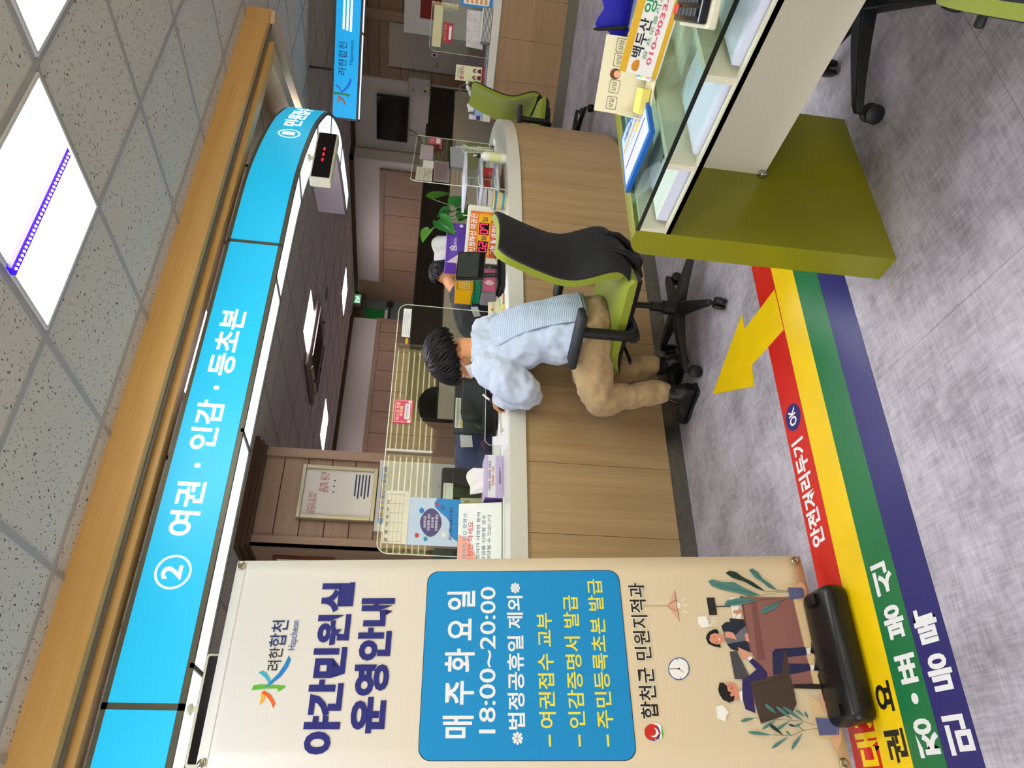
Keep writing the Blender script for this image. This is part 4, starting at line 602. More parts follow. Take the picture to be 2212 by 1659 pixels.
# logo strokes of the banner reused on the sign (art x grows to the reader's right, the sign's local x to the reader's left)
def logo(parent, fx, y, fz, sc, cx, cz, dy, mats, deep=False):
    for k in range(5):
        b = MB(); col, pts = ART[k]; P3 = [(fx * (p[0] - .265) * sc + cx, y + dy * (k + 1), (p[1] - 1.625) * sc + cz) for p in pts]
        b.add(P3, [list(range(len(P3)))]); b.build('logo_stroke', mats[k], parent)
PRINT = {}
def ink(h):
    return mat('ink_' + h[1:], h, rough=.55, spec=.3)
logo(t, -1, .013, 1, 1.75, 1.02, .15, .0004, [mat('logo_green_dark', '#2c7a4e', emit='#2c7a4e', strength=.5), glow('logo_teal', '#1f78b8', .5, '#1f78b8'), glow('logo_blue', '#0a62c0', .6, '#0a62c0'), glow('logo_brown', '#8a5030', .5, '#8a5030'), glow('logo_tan', '#9a7040', .5, '#9a7040')])
q = MB(); q.text('려한합천', (.795, .0135, .165), (-1, 0, 0), (0, 0, 1), .085, .0, width=.29, lift=.001); q.build('lettering', mat('sign_navy', '#0d1a4a', rough=.5, emit='#0d1a4a', strength=.3), t)
q = MB(); q.text('Hapcheon', (.735, .0135, .088), (-1, 0, .0), (0, 0, 1), .05, .0, width=.21, lift=.001); q.build('lettering_latin', mat('sign_navy'), t)

# ================================================================ COLOURED FLOOR STRIPES
def lane(x): return -.035 * (x - .14)
VIN = lambda n, h: mat(n, h, rough=.32, spec=.5, noise=.05, nscale=(9, 9, 9))
STR = [('red', 2.100, 1.974, VIN('red_floor_vinyl', '#c01d14')), ('yellow', 1.974, 1.849, VIN('yellow_floor_vinyl', '#e3bd08')),
       ('green', 1.849, 1.726, VIN('green_floor_vinyl', '#14693a')), ('navy', 1.726, 1.604, VIN('navy_floor_vinyl', '#232063'))]
SX0, SX1 = -1.4, 2.25
LAB = {'red': 'red floor stripe lettered in white and yellow, crossed by the yellow arrow', 'yellow': 'yellow floor stripe with black letters that branches off as the arrow',
       'green': 'green floor stripe with white letters between yellow and navy', 'navy': 'navy floor stripe with white letters along the open floor'}
ux_ = Vector((1, -.035, 0)).normalized(); uy_ = Vector((.035, 1, 0)).normalized()
for k, (nm, ya, yb, m) in enumerate(STR):
    t = thing('floor_stripe', LAB[nm], 'floor sticker', (.14, (ya + yb) / 2, 0), 0, 'coloured guide stripes on the floor')
    b = MB(); z0, z1 = .0004, .0012
    poly = [(SX0, yb + lane(SX0)), (SX1, yb + lane(SX1)), (SX1, ya + lane(SX1)), (SX0, ya + lane(SX0))]
    b.prism(poly, (0, 0, 0), (1, 0, 0), (0, 1, 0), (0, 0, 1), z0, z1); b.build('stripe', m, t, world=True)
    def word(st, x, y, size, colr, turned, width=None, name='lettering', bold=.035):
        q = MB()
        if turned: q.text(st, (x, y, .0013), uy_, -ux_, size, bold, width=width, lift=.0004)
        else: q.text(st, (x, y, .0013), ux_, uy_, size, bold, width=width, lift=.0004)
        q.build(name, colr, t, world=True)
    WH, BK, YL = mat('white_vinyl_letter', '#dcdad8', rough=.4), mat('black_vinyl_letter', '#17150f', rough=.4), STR[1][3]
    if nm == 'red':
        word('안전거리두기', .948, 2.011, .078, WH, False, .365)
        word('대기선', .287, 2.004, .115, YL, False, .27)
        q = MB(); q.prism(circle(.048, 32), (1.212, 2.000, .0013), (1, 0, 0), (0, 1, 0), (0, 0, 1), 0, .0004); q.build('navy_disc', STR[3][3], t, world=True)
        q = MB(); q.text('OK', (1.212, 2.000, .0019), ux_, uy_, .058, .03, width=.062, lift=.0004); q.build('lettering_ok', WH, t, world=True)
    if nm == 'yellow':
        word('권', .192, 1.888, .085, BK, False, .078); word('요', .306, 1.886, .085, BK, False, .075)
        q = MB(); A = [(1.766, 2.100 - .12), (1.766 - .04, 1.93), (1.53, 1.93), (1.545, 2.188), (1.46, 2.202), (1.629, 2.549), (1.790, 2.182), (1.715, 2.183), (1.725, 1.96)]
        A = [(1.532, 1.930), (1.547, 2.188), (1.460, 2.202), (1.629, 2.549), (1.790, 2.182), (1.717, 2.183), (1.712, 1.925)]
        q.prism(A, (0, 0, 0), (1, 0, 0), (0, 1, 0), (0, 0, 1), .0005, .0018); q.build('arrow', m, t, world=True)
    if nm == 'green':
        for st, x in (('정', .202), ('표', .362), ('봉', .477), ('신', .593)): word(st, x, 1.772, .088, WH, True, .082)
        q = MB(); q.prism(circle(.013, 16), (.284, 1.773, .0013), (1, 0, 0), (0, 1, 0), (0, 0, 1), 0, .0004); q.build('dot_mark', WH, t, world=True)
    if nm == 'navy':
        for st, x in (('주', .060), ('민', .198), ('등', .331), ('록', .440)): word(st, x, 1.657, .088, WH, True, .085)

# ================================================================ WHITE BANNER ON ITS STAND
BU, BV, BO = Vector((.99910, .04241, 0)), Vector((.00778, .18777, .98218)), Vector((.14954, 2.05656, .04))
BN = BU.cross(BV).normalized()
t = thing('banner_stand', 'tall white and cream banner with blue panel on an X stand', 'banner stand', (.45, 2.10, 0))
def bp(a, b, d=0.0): return BO + BU * a + BV * b + BN * d
def cream():
    m = mat('printed_banner_sheet', '#dcd8cc', rough=.45, spec=.3); nt = m.node_tree; b = nt.nodes['Principled BSDF']
    tc = nt.nodes.new('ShaderNodeTexCoord'); sx = nt.nodes.new('ShaderNodeSeparateXYZ'); nt.links.new(tc.outputs['Object'], sx.inputs[0])
    rp = nt.nodes.new('ShaderNodeValToRGB'); e = rp.color_ramp.elements; e[0].position = .42; e[0].color = (*lin('#d9c6a4'), 1); e[1].position = .98; e[1].color = (*lin('#cecdc8'), 1)
    dv = nt.nodes.new('ShaderNodeMath'); dv.operation = 'DIVIDE'; dv.inputs[1].default_value = 1.8
    nt.links.new(sx.outputs[2], dv.inputs[0]); nt.links.new(dv.outputs[0], rp.inputs[0]); nt.links.new(rp.outputs[0], b.inputs['Base Color']); return m
def wob(a, b): return 0.0
q = MB(); q.surf(lambda i, j: bp(i * .6, j * 1.806, wob(i * .6, j * 1.806) - .0004), 12, 36); sheet = q.build('banner_sheet', cream(), t, world=True, smooth='all')
sol = sheet.modifiers.new('thickness', 'SOLIDIFY'); sol.thickness = .0008; sol.offset = -1
def printed(poly, h, lift, name):
    """flat print on the sheet, following its slight wave"""
    q = MB(); P = [bp(a, b, wob(a, b) + lift) for a, b in poly]; q.add(P, [list(range(len(P)))]); return q.build(name, ink(h), t, world=True)
def ptext(st, a, b, size, width, h, bold=.0, lift=.0016, name='lettering', slant=0.0):
    q = MB(); q.text(st, 0, 0, 0, size, bold, width=width, fn=lambda x, y: bp(a + x, b + y + slant * x, wob(a + x, b + y) + lift)); return q.build(name, ink(h), t, world=True)
box = rrect(.538, .603, .034, 6, .2885, .8815)
printed([(p[0] + (p[0] - .2885) * .006, p[1] + (p[1] - .8815) * .006) for p in box], '#101820', .0008, 'panel_outline')
printed(box, '#0a86c0', .0012, 'blue_panel')
printed([(.0, 1.775), (.6, 1.775), (.6, 1.778), (.0, 1.778)], '#c9c6ba', .0008, 'top_hem'); printed([(0, .028), (.6, .028), (.6, .030), (0, .030)], '#c8b088', .0008, 'bottom_hem')
ART_NAME = ['logo_stroke'] * 5 + ['emblem_mark'] * 6
# print order: later shapes lie a hair higher
for nm, lo, hi in (('logo_print', 0, 5), ('emblem_print', 5, 11), ('picture_print', 11, len(ART))):
    q = MB(); hs = []
    for k in range(lo, hi):
        h, pts = ART[k]
        if h not in hs: hs.append(h)
        P = [bp(a, b, .0009 + .00004 * k) for a, b in pts]; q.add(P, [list(range(len(P)))], hs.index(h))
    q.flat = True; q.build(nm, [ink(h) for h in hs], t, world=True)
NAVY = '#23256e'
ptext('야간민원실', .282, 1.457, .105, .492, NAVY, .045); ptext('운영안내', .284, 1.327, .105, .386, NAVY, .045)
ptext('려한', .292, 1.628, .046, .066, '#1c1c20', .004); ptext('합천', .369, 1.628, .056, .08, '#1b2c66', .006); ptext('Hapcheon', .362, 1.585, .032, .088, '#34508c', 0)
WHT = '#dfe2e2'
ptext('매 주 화 요 일', .286, 1.068, .094, .42, WHT, .02); ptext('18:00~20:00', .29, .989, .066, .42, WHT, .008)
ptext('※법정공휴일 제외※', .289, .9045, .052, .462, WHT, .02)
YEL = '#e3d43a'
for st, b, r in (('여권접수 교부', .816, .4245), ('인감증명서 발급', .733, .4782), ('주민등록초본 발급', .654, .5288)):
    ptext(st, (.1 + r) / 2, b, .051, r - .1, YEL, .012); printed([(.054, b - .003), (.084, b - .003), (.084, b + .003), (.054, b + .003)], YEL, .0016, 'dash_mark')
ptext('합천군 민원지적과', .32, .525, .054, .39, '#efe6d2', .045, .0012, 'lettering_halo'); ptext('합천군 민원지적과', .32, .525, .054, .39, '#1d1c1c', .012, .0018)
ptext('086', .3945, .3085, .026, .028, '#e8e2da', .0, .0075, 'lettering_number')
for a, b in ((.012, 1.79), (.585, 1.79), (.012, .018), (.585, .018)):
    q = MB(); n = 20
    for r0, r1, d0, d1 in ((.006, .0115, .001, .003), (.0115, .0135, .0, .002)):
        pass
    vs = []; prof = [(.005, .001), (.0065, .0028), (.0095, .003), (.0125, .001)]
    for r, d in prof: vs += [bp(a + r * math.cos(2 * PI * i / n), b + r * math.sin(2 * PI * i / n), d + .0015) for i in range(n)]
    q.add(vs, [(i * n + j, i * n + (j + 1) % n, (i + 1) * n + (j + 1) % n, (i + 1) * n + j) for i in range(3) for j in range(n)])
    gr = q.build('eyelet', mat('brass_eyelet', '#b0a585', rough=.25, metal=1.0), t, world=True, smooth='all')
    MB().prism(circle(.0052, 16), bp(a, b, .0014), BU, BV, BN, 0, .0003).build('eyelet_hole', mat('black_plastic'), gr) if False else None
    q = MB(); q.tube([bp(a, b, .012), bp(a + (.01 if a > .3 else -.01), b + (.012 if b > 1 else -.012), .004), bp(a + (.012 if a > .3 else -.012), b + (.018 if b > 1 else -.018), -.02)], .003, 8)
    q.build('hook', mat('grey_hook', '#a5a5a2', rough=.35, metal=.6), t, world=True, smooth=True)
hub = Vector((.447, 2.30, .62))
for a, b in ((.0, 1.81), (.597, 1.81), (.0, .0), (.597, .0)):
    q = MB(); q.tube([hub, bp(a, b, -.022)], .006, 8); q.build('stand_arm', mat('black_plastic'), t, world=True, smooth=True)
q = MB(); q.tube([hub, (.447, 2.62, .0)], .008, 8); q.ball(hub, .022, 10, 8); q.build('rear_leg', mat('black_plastic'), t, world=True, smooth=True)
bs = MB(); bs.rbox(.37, .15, .075, (.435, 2.005, .0376), r=.025, seg=3); bs.box(.27, .30, 1.98, 2.03, .07, .085).box(.57, .60, 1.98, 2.03, .07, .085)
bs.build('weighted_base', mat('black_base_plastic', '#0e0d0d', rough=.35), t, world=True, smooth=True)

# ================================================================ OFFICE CHAIRS
LIME = mat('lime_green_upholstery', '#86921f', rough=.75, sheen=.2, noise=.06, nscale=(250, 250, 250)); BLK = mat('black_chair_plastic', '#121313', rough=.5); BLKF = mat('charcoal_chair_back', '#151616', rough=.66)
def make_chair(label, arms=True):
    t = thing('office_chair', label, 'office chair', (0, 0, 0), 0, 'lime green and black office chairs')
    q = MB(); q.lathe([(.0, .06), (.03, .06), (.045, .08), (.045, .115), (.034, .125), (.032, .175), (.0, .175)], n=20); q.build('hub', BLK, t, smooth=True)
    for k in range(5):
        a = math.radians(72 * k); d = Vector((math.cos(a), math.sin(a), 0)); s = Vector((-d.y, d.x, 0)); q = MB()
        pr = [(.03, .098, .034, .022), (.12, .095, .028, .019), (.22, .086, .021, .014), (.285, .078, .017, .012), (.31, .072, .012, .010)]
        vs = []
        for r, z, w, hh in pr: vs += [d * r + s * w + V3(0, 0, z - hh), d * r + s * w * .8 + V3(0, 0, z + hh), d * r - s * w * .8 + V3(0, 0, z + hh), d * r - s * w + V3(0, 0, z - hh)]
        fs = [(i * 4 + j, i * 4 + (j + 1) % 4, i * 4 + 4 + (j + 1) % 4, i * 4 + 4 + j) for i in range(4) for j in range(4)] + [(3, 2, 1, 0), (16, 17, 18, 19)]
        q.add(vs, fs); lg = q.build('leg', BLK, t, bevel=.004)
        q = MB(); c = d * .305 + V3(0, 0, .028); ax = (s + d * .4).normalized(); R = V3(0, 0, 1).rotation_difference(ax).to_matrix()
        for sg in (-1, 1): q.lathe([(0, -.009), (.023, -.009), (.028, -.005), (.028, .005), (.022, .009), (0, .0095)], c + ax * sg * .014, 18, R)
        q.tube([c, d * .305 + V3(0, 0, .07)], .008, 8); q.build('caster', BLK, lg, smooth=True)
    q = MB(); q.tube([(0, 0, .17), (0, 0, .36)], .014, 14); q.tube([(0, 0, .17), (0, 0, .23)], .022, 14); q.build('gas_lift', BLK, t, smooth=True)
    q = MB(); q.rbox(.22, .30, .045, (0, -.02, .355), r=.015).rbox(.10, .16, .05, (0, -.17, .36), r=.015); q.build('tilt_mechanism', BLK, t)
    q = MB(); q.tube([(-.10, .05, .35), (-.17, .05, .35)], .010, 8).lathe([(0, -.03), (.026, -.03), (.03, -.024), (.033, .024), (.028, .03), (0, .03)], (-.19, .05, .345), 14, rotm('Y', 90)); q.build('tension_knob', BLK, t, smooth=True)
    q = MB(); q.tube([(-.10, .14, .355), (-.22, .15, .345)], .007, 8).rbox(.06, .022, .012, (-.235, .152, .343), r=.005); q.build('height_lever', BLK, t, smooth=True)
    # seat: cushion on a shell, waterfall front
    def seat_xy(u, v):
        w = .245 - .02 * v ** 3; return (2 * u - 1), w
    def seat_pt(u, v, top, th):
        a = 2 * u - 1; w = .242 * (1 - .05 * abs(v * 2 - 1) ** 3); x = a * w; y = -.235 + .47 * v
        edge = max(abs(a), abs(2 * v - 1)) ; z = top - th * (max(0, abs(a) - .72) / .28) ** 2.2 * .55 - (.045 * max(0, (v - .75) / .25) ** 2) - (.01 * (1 - abs(a)) if False else 0) - th * .5 * (max(0, abs(2 * v - 1) - .8) / .2) ** 2
        return (x, y, z)
    q = MB(); N = 16
    q.surf(lambda u, v: seat_pt(u, v, .462, .05), N, N); o_ = len(q.v)
    q.surf(lambda u, v: (seat_pt(u, v, .462, .05)[0], seat_pt(u, v, .462, .05)[1], .40 - .03 * max(0, (v - .75) / .25) ** 2), N, N)
    w = N + 1; per = [i for i in range(w)] + [i * w + N for i in range(1, w)] + [N * w + i for i in range(N - 1, -1, -1)] + [i * w for i in range(N - 1, 0, -1)]
    q.f += [[per[i], per[(i + 1) % len(per)], per[(i + 1) % len(per)] + o_, per[i] + o_] for i in range(len(per))]; q.mi += [0] * len(per)
    q.build('seat', LIME, t, smooth=True)
    q = MB(); q.surf(lambda u, v: (seat_pt(u, v, 0, 0)[0] * 1.01, (-.235 + .47 * v) * 1.0, .399 - .03 * max(0, (v - .75) / .25) ** 2), 8, 8); o_ = len(q.v)
    q.surf(lambda u, v: (seat_pt(u, v, 0, 0)[0] * .8, (-.235 + .47 * v) * .92, .365 - .0 * v), 8, 8); w = 9; N = 8
    per = [i for i in range(w)] + [i * w + N for i in range(1, w)] + [N * w + i for i in range(N - 1, -1, -1)] + [i * w for i in range(N - 1, 0, -1)]
    q.f += [[per[i], per[(i + 1) % len(per)], per[(i + 1) % len(per)] + o_, per[i] + o_] for i in range(len(per))]; q.mi += [0] * len(per)
    q.build('seat_shell', BLK, t, smooth=True)
    # backrest: S-shaped in profile, dished across
    prof = [(-.195, .385), (-.255, .415), (-.292, .47), (-.290, .53), (-.262, .60), (-.240, .66), (-.238, .72), (-.258, .80), (-.288, .89), (-.325, .985)]
    pf = smooth_path([(0, a, b) for a, b in prof], 4); K = len(pf) - 1
    def back_pt(u, v, d=0.0):
        f = v * K; i = min(int(f), K - 1); p = pf[i].lerp(pf[i + 1], f - i); tg = (pf[i + 1] - pf[i]).normalized(); nrm = Vector((0, tg.z, -tg.y))
        a = 2 * u - 1; hw = .222 - .012 * abs(v - .45) * 2 - (.03 * ((v - .93) / .07) ** 2 if v > .93 else 0) - (.05 * ((.1 - v) / .1) ** 2 if v < .1 else 0)
        return Vector((a * hw, p.y, p.z)) + nrm * (d + .030 * a * a)
    def shell(d0, d1, nu, nv, m, nm, v0=0.0, inset=1.0):
        q = MB(); q.surf(lambda u, v: back_pt(.5 + (u - .5) * inset, v0 + (1 - v0) * v, d0), nu, nv); o_ = len(q.v)
        q.surf(lambda u, v: back_pt(.5 + (u - .5) * inset, v0 + (1 - v0) * v, d1), nu, nv); w = nu + 1
        per = [i for i in range(w)] + [i * w + nu for i in range(1, nv + 1)] + [nv * w + i for i in range(nu - 1, -1, -1)] + [i * w for i in range(nv - 1, 0, -1)]
        q.f += [[per[i], per[(i + 1) % len(per)], per[(i + 1) % len(per)] + o_, per[i] + o_] for i in range(len(per))]; q.mi += [0] * len(per)
        return q.build(nm, m, t, smooth=True)
    shell(-.006, .004, 12, 36, BLKF, 'back_shell'); shell(.0045, .034, 12, 36, LIME, 'back_cushion', .16, 1.0)
    q = MB()
    for sx in (-1, 1):
        q.tube([(sx * .06, -.10, .362), (sx * .08, -.19, .352), (sx * .085, -.255, .385), (sx * .085, -.292, .44), (sx * .08, -.300, .50)], [.016, .018, .018, .016, .012], 10)
    q.build('back_bracket', BLK, t, smooth=True)
    if arms:
        for sx in (-1, 1):
            q = MB(); pts = smooth_path([(sx * .10, .0, .365), (sx * .24, .0, .365), (sx * .285, .0, .40), (sx * .29, .0, .46), (sx * .29, .0, .60)], 4)
            q.tube(pts, [.024] * len(pts), 12); ar = q.build('arm_post', BLK, t, smooth=True)
            q = MB(); q.rbox(.095, .27, .034, (sx * .29, .035, .615), r=.014, seg=3); q.build('arm_pad', mat('arm_pad_rubber', '#1f2226', rough=.6), ar, smooth=True)
    return t
def place(o, x, y, rz):
    o.location = (x, y, 0); o.rotation_euler = (0, 0, math.radians(rz)); o.matrix_basis = Matrix.Translation((x, y, 0)) @ Matrix.Rotation(math.radians(rz), 4, 'Z')
CHAIR = make_chair('lime and black office chair the writing person sits on'); place(CHAIR, 2.09, 2.55, 22)
cb = copy_tree(CHAIR); cb['label'] = 'empty lime office chair between the two oak counters'; place(cb, 5.02, 4.02, 60)
cc = copy_tree(CHAIR); cc['label'] = 'office chair behind the lime desk, only its legs showing'; place(cc, 2.03, 1.02, 141 - 72)
ce = copy_tree(CHAIR); ce['label'] = 'lime chair seat peeking in at the right edge below the desk'; place(ce, 1.21, .33, -64)
for o in [x for x in bpy.data.objects if x.parent == ce and x.name.startswith('arm_post')]:
    for ch in [x for x in bpy.data.objects if x.parent == o]: bpy.data.objects.remove(ch)
    bpy.data.objects.remove(o)

# ================================================================ LIME WRITING DESK WITH A GLASS TOP
GRN = mat('glossy_olive_lime_laminate', '#86840a', rough=.3, coat=.2); CRM = mat('cream_laminate', '#ddd6bd', rough=.45); CRW = mat('cream_white_tray', '#e2dfcb', rough=.5)
t = thing('writing_desk', 'lime green writing desk with glass top over cream compartments', 'desk', (1.65, .9, 0))
YE = 1.345
sl = []
for i in range(9): a = PI / 2 * i / 8; sl.append((YE + .085 - .05 + .05 * math.cos(a), .75 - .05 + .05 * math.sin(a)))
poly = [(YE, 0), (YE + .085, 0)] + sl + [(YE, .75)]
MB().prism(poly, (0, 0, 0), (0, 1, 0), (0, 0, 1), (1, 0, 0), 1.35, 1.94).build('end_panel', GRN, t, world=True, smooth=True)
poly2 = [(-.3 - (p[0] - YE), p[1]) for p in poly]
MB().prism(poly2, (0, 0, 0), (0, 1, 0), (0, 0, 1), (1, 0, 0), 1.35, 1.94).build('end_panel', GRN, t, world=True, smooth=True)
MB().box(1.925, 1.94, -.3, YE, .655, .752).build('back_edge', GRN, t, world=True)
MB().box(1.35, 1.925, -.3, YE, .655, .667).build('tray_floor', CRW, t, world=True)
f = MB()
f.box(1.35, 1.362, -.3, YE, .655, .672); f.build('front_lip', CRM, t, world=True)
for y in (1.125, .885, .645, .40, .15): MB().box(1.352, 1.925, y - .008, y + .008, .667, .738).build('divider', CRM, t, world=True)
MB().box(1.352, 1.925, YE - .012, YE, .667, .738).build('divider', CRM, t, world=True)
MB().box(1.63, 1.648, -.3, YE, .335, .655).build('modesty_panel', CRM, t, world=True)
MB().rbox(.02, .018, .02, (1.622, 1.335, .345), r=.004).build('bracket', mat('brushed_steel'), t, world=True)
GL = acrylic('greenish_desk_glass', '#eaf4f0', .03)
MB().box(1.352, 1.924, -.3, YE - .001, .7392, .7495).build('glass_top', GL, t, world=True)
MB().box(1.3505, 1.352, -.3, YE - .001, .7392, .7495).build('glass_edge', mat('dark_green_glass_edge', '#0d1c1a', rough=.15), t, world=True)
PAPER = mat('white_paper'); 
tray = [('blank form pad in the compartment by the desk end panel', 1.135, 1.322, 1.375, 1.60, .030), ('paper stack in the middle desk compartment', .90, 1.10, 1.375, 1.61, .014), ('paper stack in the desk compartment nearest the picture edge', .66, .862, 1.375, 1.61, .020)]
for l, ya, yb, xa, xb, h in tray:
    t = thing('paper_pad', l, 'paper', ((xa + xb) / 2, (ya + yb) / 2, .667), 0, 'papers in the desk compartments')
    q = MB(); w, d = (xb - xa) / 2, (yb - ya) / 2; q.box(-w, w, -d, d, .0005, h); q.build('sheets', mat('bluish_paper', '#d6d8ea', rough=.7), t)
    if h == .030:
        q = MB(); q.box(-w, w, -d, d, h, h + .001); q.build('top_sheet', PAPER, t)
        q = MB()
        for i, yy in enumerate((-.05, -.03, -.012, .006)): q.box(.01, .02, yy, yy + .008, h + .0011, h + .0013)
        q.build('printed_marks', mat('dark_print', '#3a3038', rough=.7), t)
# ================================================================ THINGS ON THE DESK
BLUEP = mat('blue_plastic', '#1b62b8', rough=.35)
DZ = .7497
t = thing('form_tray', 'blue tray with a sample form lying on the glass desk top', 'tray', (1.57, 1.255, DZ))
# the tray's corners in plan, measured from its centre
c4 = [(-.072, .098), (-.085, -.118), (.045, -.118), (.125, .02), (.125, .085)]
q = MB(); q.prism(c4, (0, 0, 0), (1, 0, 0), (0, 1, 0), (0, 0, 1), .0004, .012); q.build('tray_body', BLUEP, t)
q = MB(); q.prism([(-.058, .085), (-.07, -.11), (.04, -.11), (.112, .02), (.112, .073)], (0, 0, 0), (1, 0, 0), (0, 1, 0), (0, 0, 1), .0122, .0132); q.build('form_sheet', mat('pale_blue_print', '#bcd0f2', rough=.5), t)
q = MB(); q.prism([(-.05, .072), (-.063, -.1), (.012, -.1), (.03, .072)], (0, 0, 0), (1, 0, 0), (0, 1, 0), (0, 0, 1), .0133, .0138); q.build('form_grid', mat('white_form', '#e6e6f2', rough=.6), t)
q = MB(); q.box(.048, .056, -.085, .072, .0133, .0139); q.build('orange_line', mat('orange_print', '#e29a3c', rough=.6), t)
q = MB(); q.box(-.012, -.006, -.1, .07, .0139, .0143); q.build('violet_line', mat('violet_print', '#4a3aa0', rough=.6), t)
q = MB()
for i in range(9): q.box(-.045 + i * .009, -.0435 + i * .009, -.095, .065, .0139, .0142)
q.build('ruled_lines', mat('grey_print', '#a6a6c8', rough=.6), t)
q = MB(); q.text('신청서 작성예시', (.085, -.01, .0134), (0, 1, 0), (-1, 0, 0), .022, .01, width=.12); q.build('lettering', mat('sign_navy'), t)
q = MB(); q.box(.015, .03, -.06, -.03, .0139, .0144); q.build('yellow_mark', mat('yellow_print', '#e8c22c', rough=.6), t)

def memo_stand(label, loc, rz, sc=1.0, tilt=14):
    """cream card display with sticky flags in five colours and a yellow note block"""
    t = thing('sticky_note_stand', label, 'sticky note stand', loc, rz, 'cream sticky note stands')
    CRD = mat('cream_card', '#e2d9b6', rough=.6)
    R = rotm('X', -tilt); o = Vector((0, 0, .0005))
    b = MB(); b.box(-.075 * sc, .075 * sc, -.001, .001, 0, .10 * sc, R=R, c=o); b.build('card_back', CRD, t)
    b = MB(); b.box(-.075 * sc, .075 * sc, -.07 * sc, -.002, .0, .003); b.build('card_base', CRD, t)
    b = MB(); b.prism([(-.07 * sc, 0), (-.002, 0), (-.002, .05 * sc)], (-.075 * sc, 0, .002), (0, 1, 0), (0, 0, 1), (1, 0, 0), 0, .002); b.prism([(-.07 * sc, 0), (-.002, 0), (-.002, .05 * sc)], (.073 * sc, 0, .002), (0, 1, 0), (0, 0, 1), (1, 0, 0), 0, .002); b.build('card_side', CRD, t)
    b = MB(); b.rbox(.05 * sc, .05 * sc, .018 * sc, (-.04 * sc, -.036 * sc, .0125 * sc), r=.002); b.build('note_block', mat('yellow_note_paper', '#e6d06a', rough=.7), t)
    fl = MB(); fl.box(.0, .072 * sc, -.066 * sc, -.006 * sc, .02 * sc, .022 * sc, R=rotm('X', 12), c=(0, 0, .006)); fl.build('flag_card', mat('white_card', '#ece6de', rough=.5), t)
    for i, h in enumerate(('#2a8fd8', '#6fd07a', '#e6e36a', '#eeb48a', '#e86a92')):
        for j in range(2):
            b = MB(); b.box(.004 * sc + .034 * sc * j, .034 * sc + .034 * sc * j, (-.062 + .0115 * (4 - i)) * sc, (-.0525 + .0115 * (4 - i)) * sc, .0224 * sc, .0232 * sc, R=rotm('X', 12), c=(0, 0, .006)); b.build('colour_flag', mat('flag_' + h[1:], h, rough=.6), t)
    n_ = R @ Vector((0, -1, 0))
    for x in (-.055, -.022, .03, .058):
        b = MB(); pts = rrect(.026 * sc, .022 * sc, .004, 3); pi_ = rrect(.024 * sc, .020 * sc, .004, 3); k = len(pts)
        vs = [Vector((x * sc + a, -.0014, .065 * sc + c)) for a, c in pts] + [Vector((x * sc + a, -.0014, .065 * sc + c)) for a, c in pi_]
        b.add([R @ p + o for p in vs], [(i, (i + 1) % k, k + (i + 1) % k, k + i) for i in range(k)])
        b.text('상담', R @ Vector((x * sc, -.0015, .065 * sc)) + o, (1, 0, 0), R @ Vector((0, 0, 1)), .011 * sc, 0, lift=.0002); b.build('printed_box', mat('brown_print', '#5a4634', rough=.7), t)
    b = MB(); b.prism(circle(.011 * sc, 16), R @ Vector((.003, -.0016, .068 * sc)) + o, (1, 0, 0), R @ Vector((0, 0, 1)), n_, 0, .0003); b.build('printed_head', mat('brown_print_head', '#6a3a22', rough=.7), t)
    b = MB(); b.prism(circle(.007 * sc, 14), R @ Vector((.003, -.002, .064 * sc)) + o, (1, 0, 0), R @ Vector((0, 0, 1)), n_, 0, .0003); b.build('printed_face', mat('printed_skin', '#e2a884', rough=.7), t)
    return t
memo_stand('cream sticky note stand on the glass desk by the blue tray', (1.69, 1.135, DZ), -58, 1.25)
memo_stand('cream sticky note stand on the oak counter beside the writing person', (2.425, 3.105, ZC), 8, .85)

t = thing('yellow_name_plate', 'white and yellow lettered plate standing on the glass desk', 'sign', (1.635, .93, DZ), -82)
R = rotm('X', -12)
b = MB(); b.rbox(.30, .003, .10, R @ V3(0, 0, .0503), R, r=.001); b.build('plate', mat('white_card'), t)
b = MB(); b.box(-.15, .15, -.0022, -.0016, .082, .1, R=R).box(-.15, .15, -.0022, -.0016, .004, .016, R=R); b.build('yellow_band', mat('golden_yellow', '#dba90c', rough=.5), t)
def plate(st, x, z, size, h, w, name='lettering', bd=.02):
    b = MB(); b.text(st, R @ V3(x, -.0018, z), (1, 0, 0), R @ V3(0, 0, 1), size, bd, width=w, lift=.0008); b.build(name, mat('ink_plate_' + h[1:], h, rough=.6), t)
plate('백두산', -.062, .065, .03, '#1a1a1c', .095); plate('양봉원', .055, .065, .03, '#1c8a4c', .11)
plate('010-9033-2800', .0, .033, .015, '#d8506a', .24); plate('꿀 프로폴리스 화분', .0, .047, .011, '#3f8f5a', .22, bd=.0)
b = MB(); b.ball(R @ V3(-.128, -.002, .06), (.015, .001, .013), 14, 8); b.build('honey_mark', mat('honey_print', '#d88a1c', rough=.6), t)
b = MB(); b.prism([(0, 0), (.05, 0), (.018, .09)], (-.01, 0, .0004), (0, 1, 0), (0, 0, 1), (1, 0, 0), 0, .02); b.build('prop_foot', mat('white_card'), t)

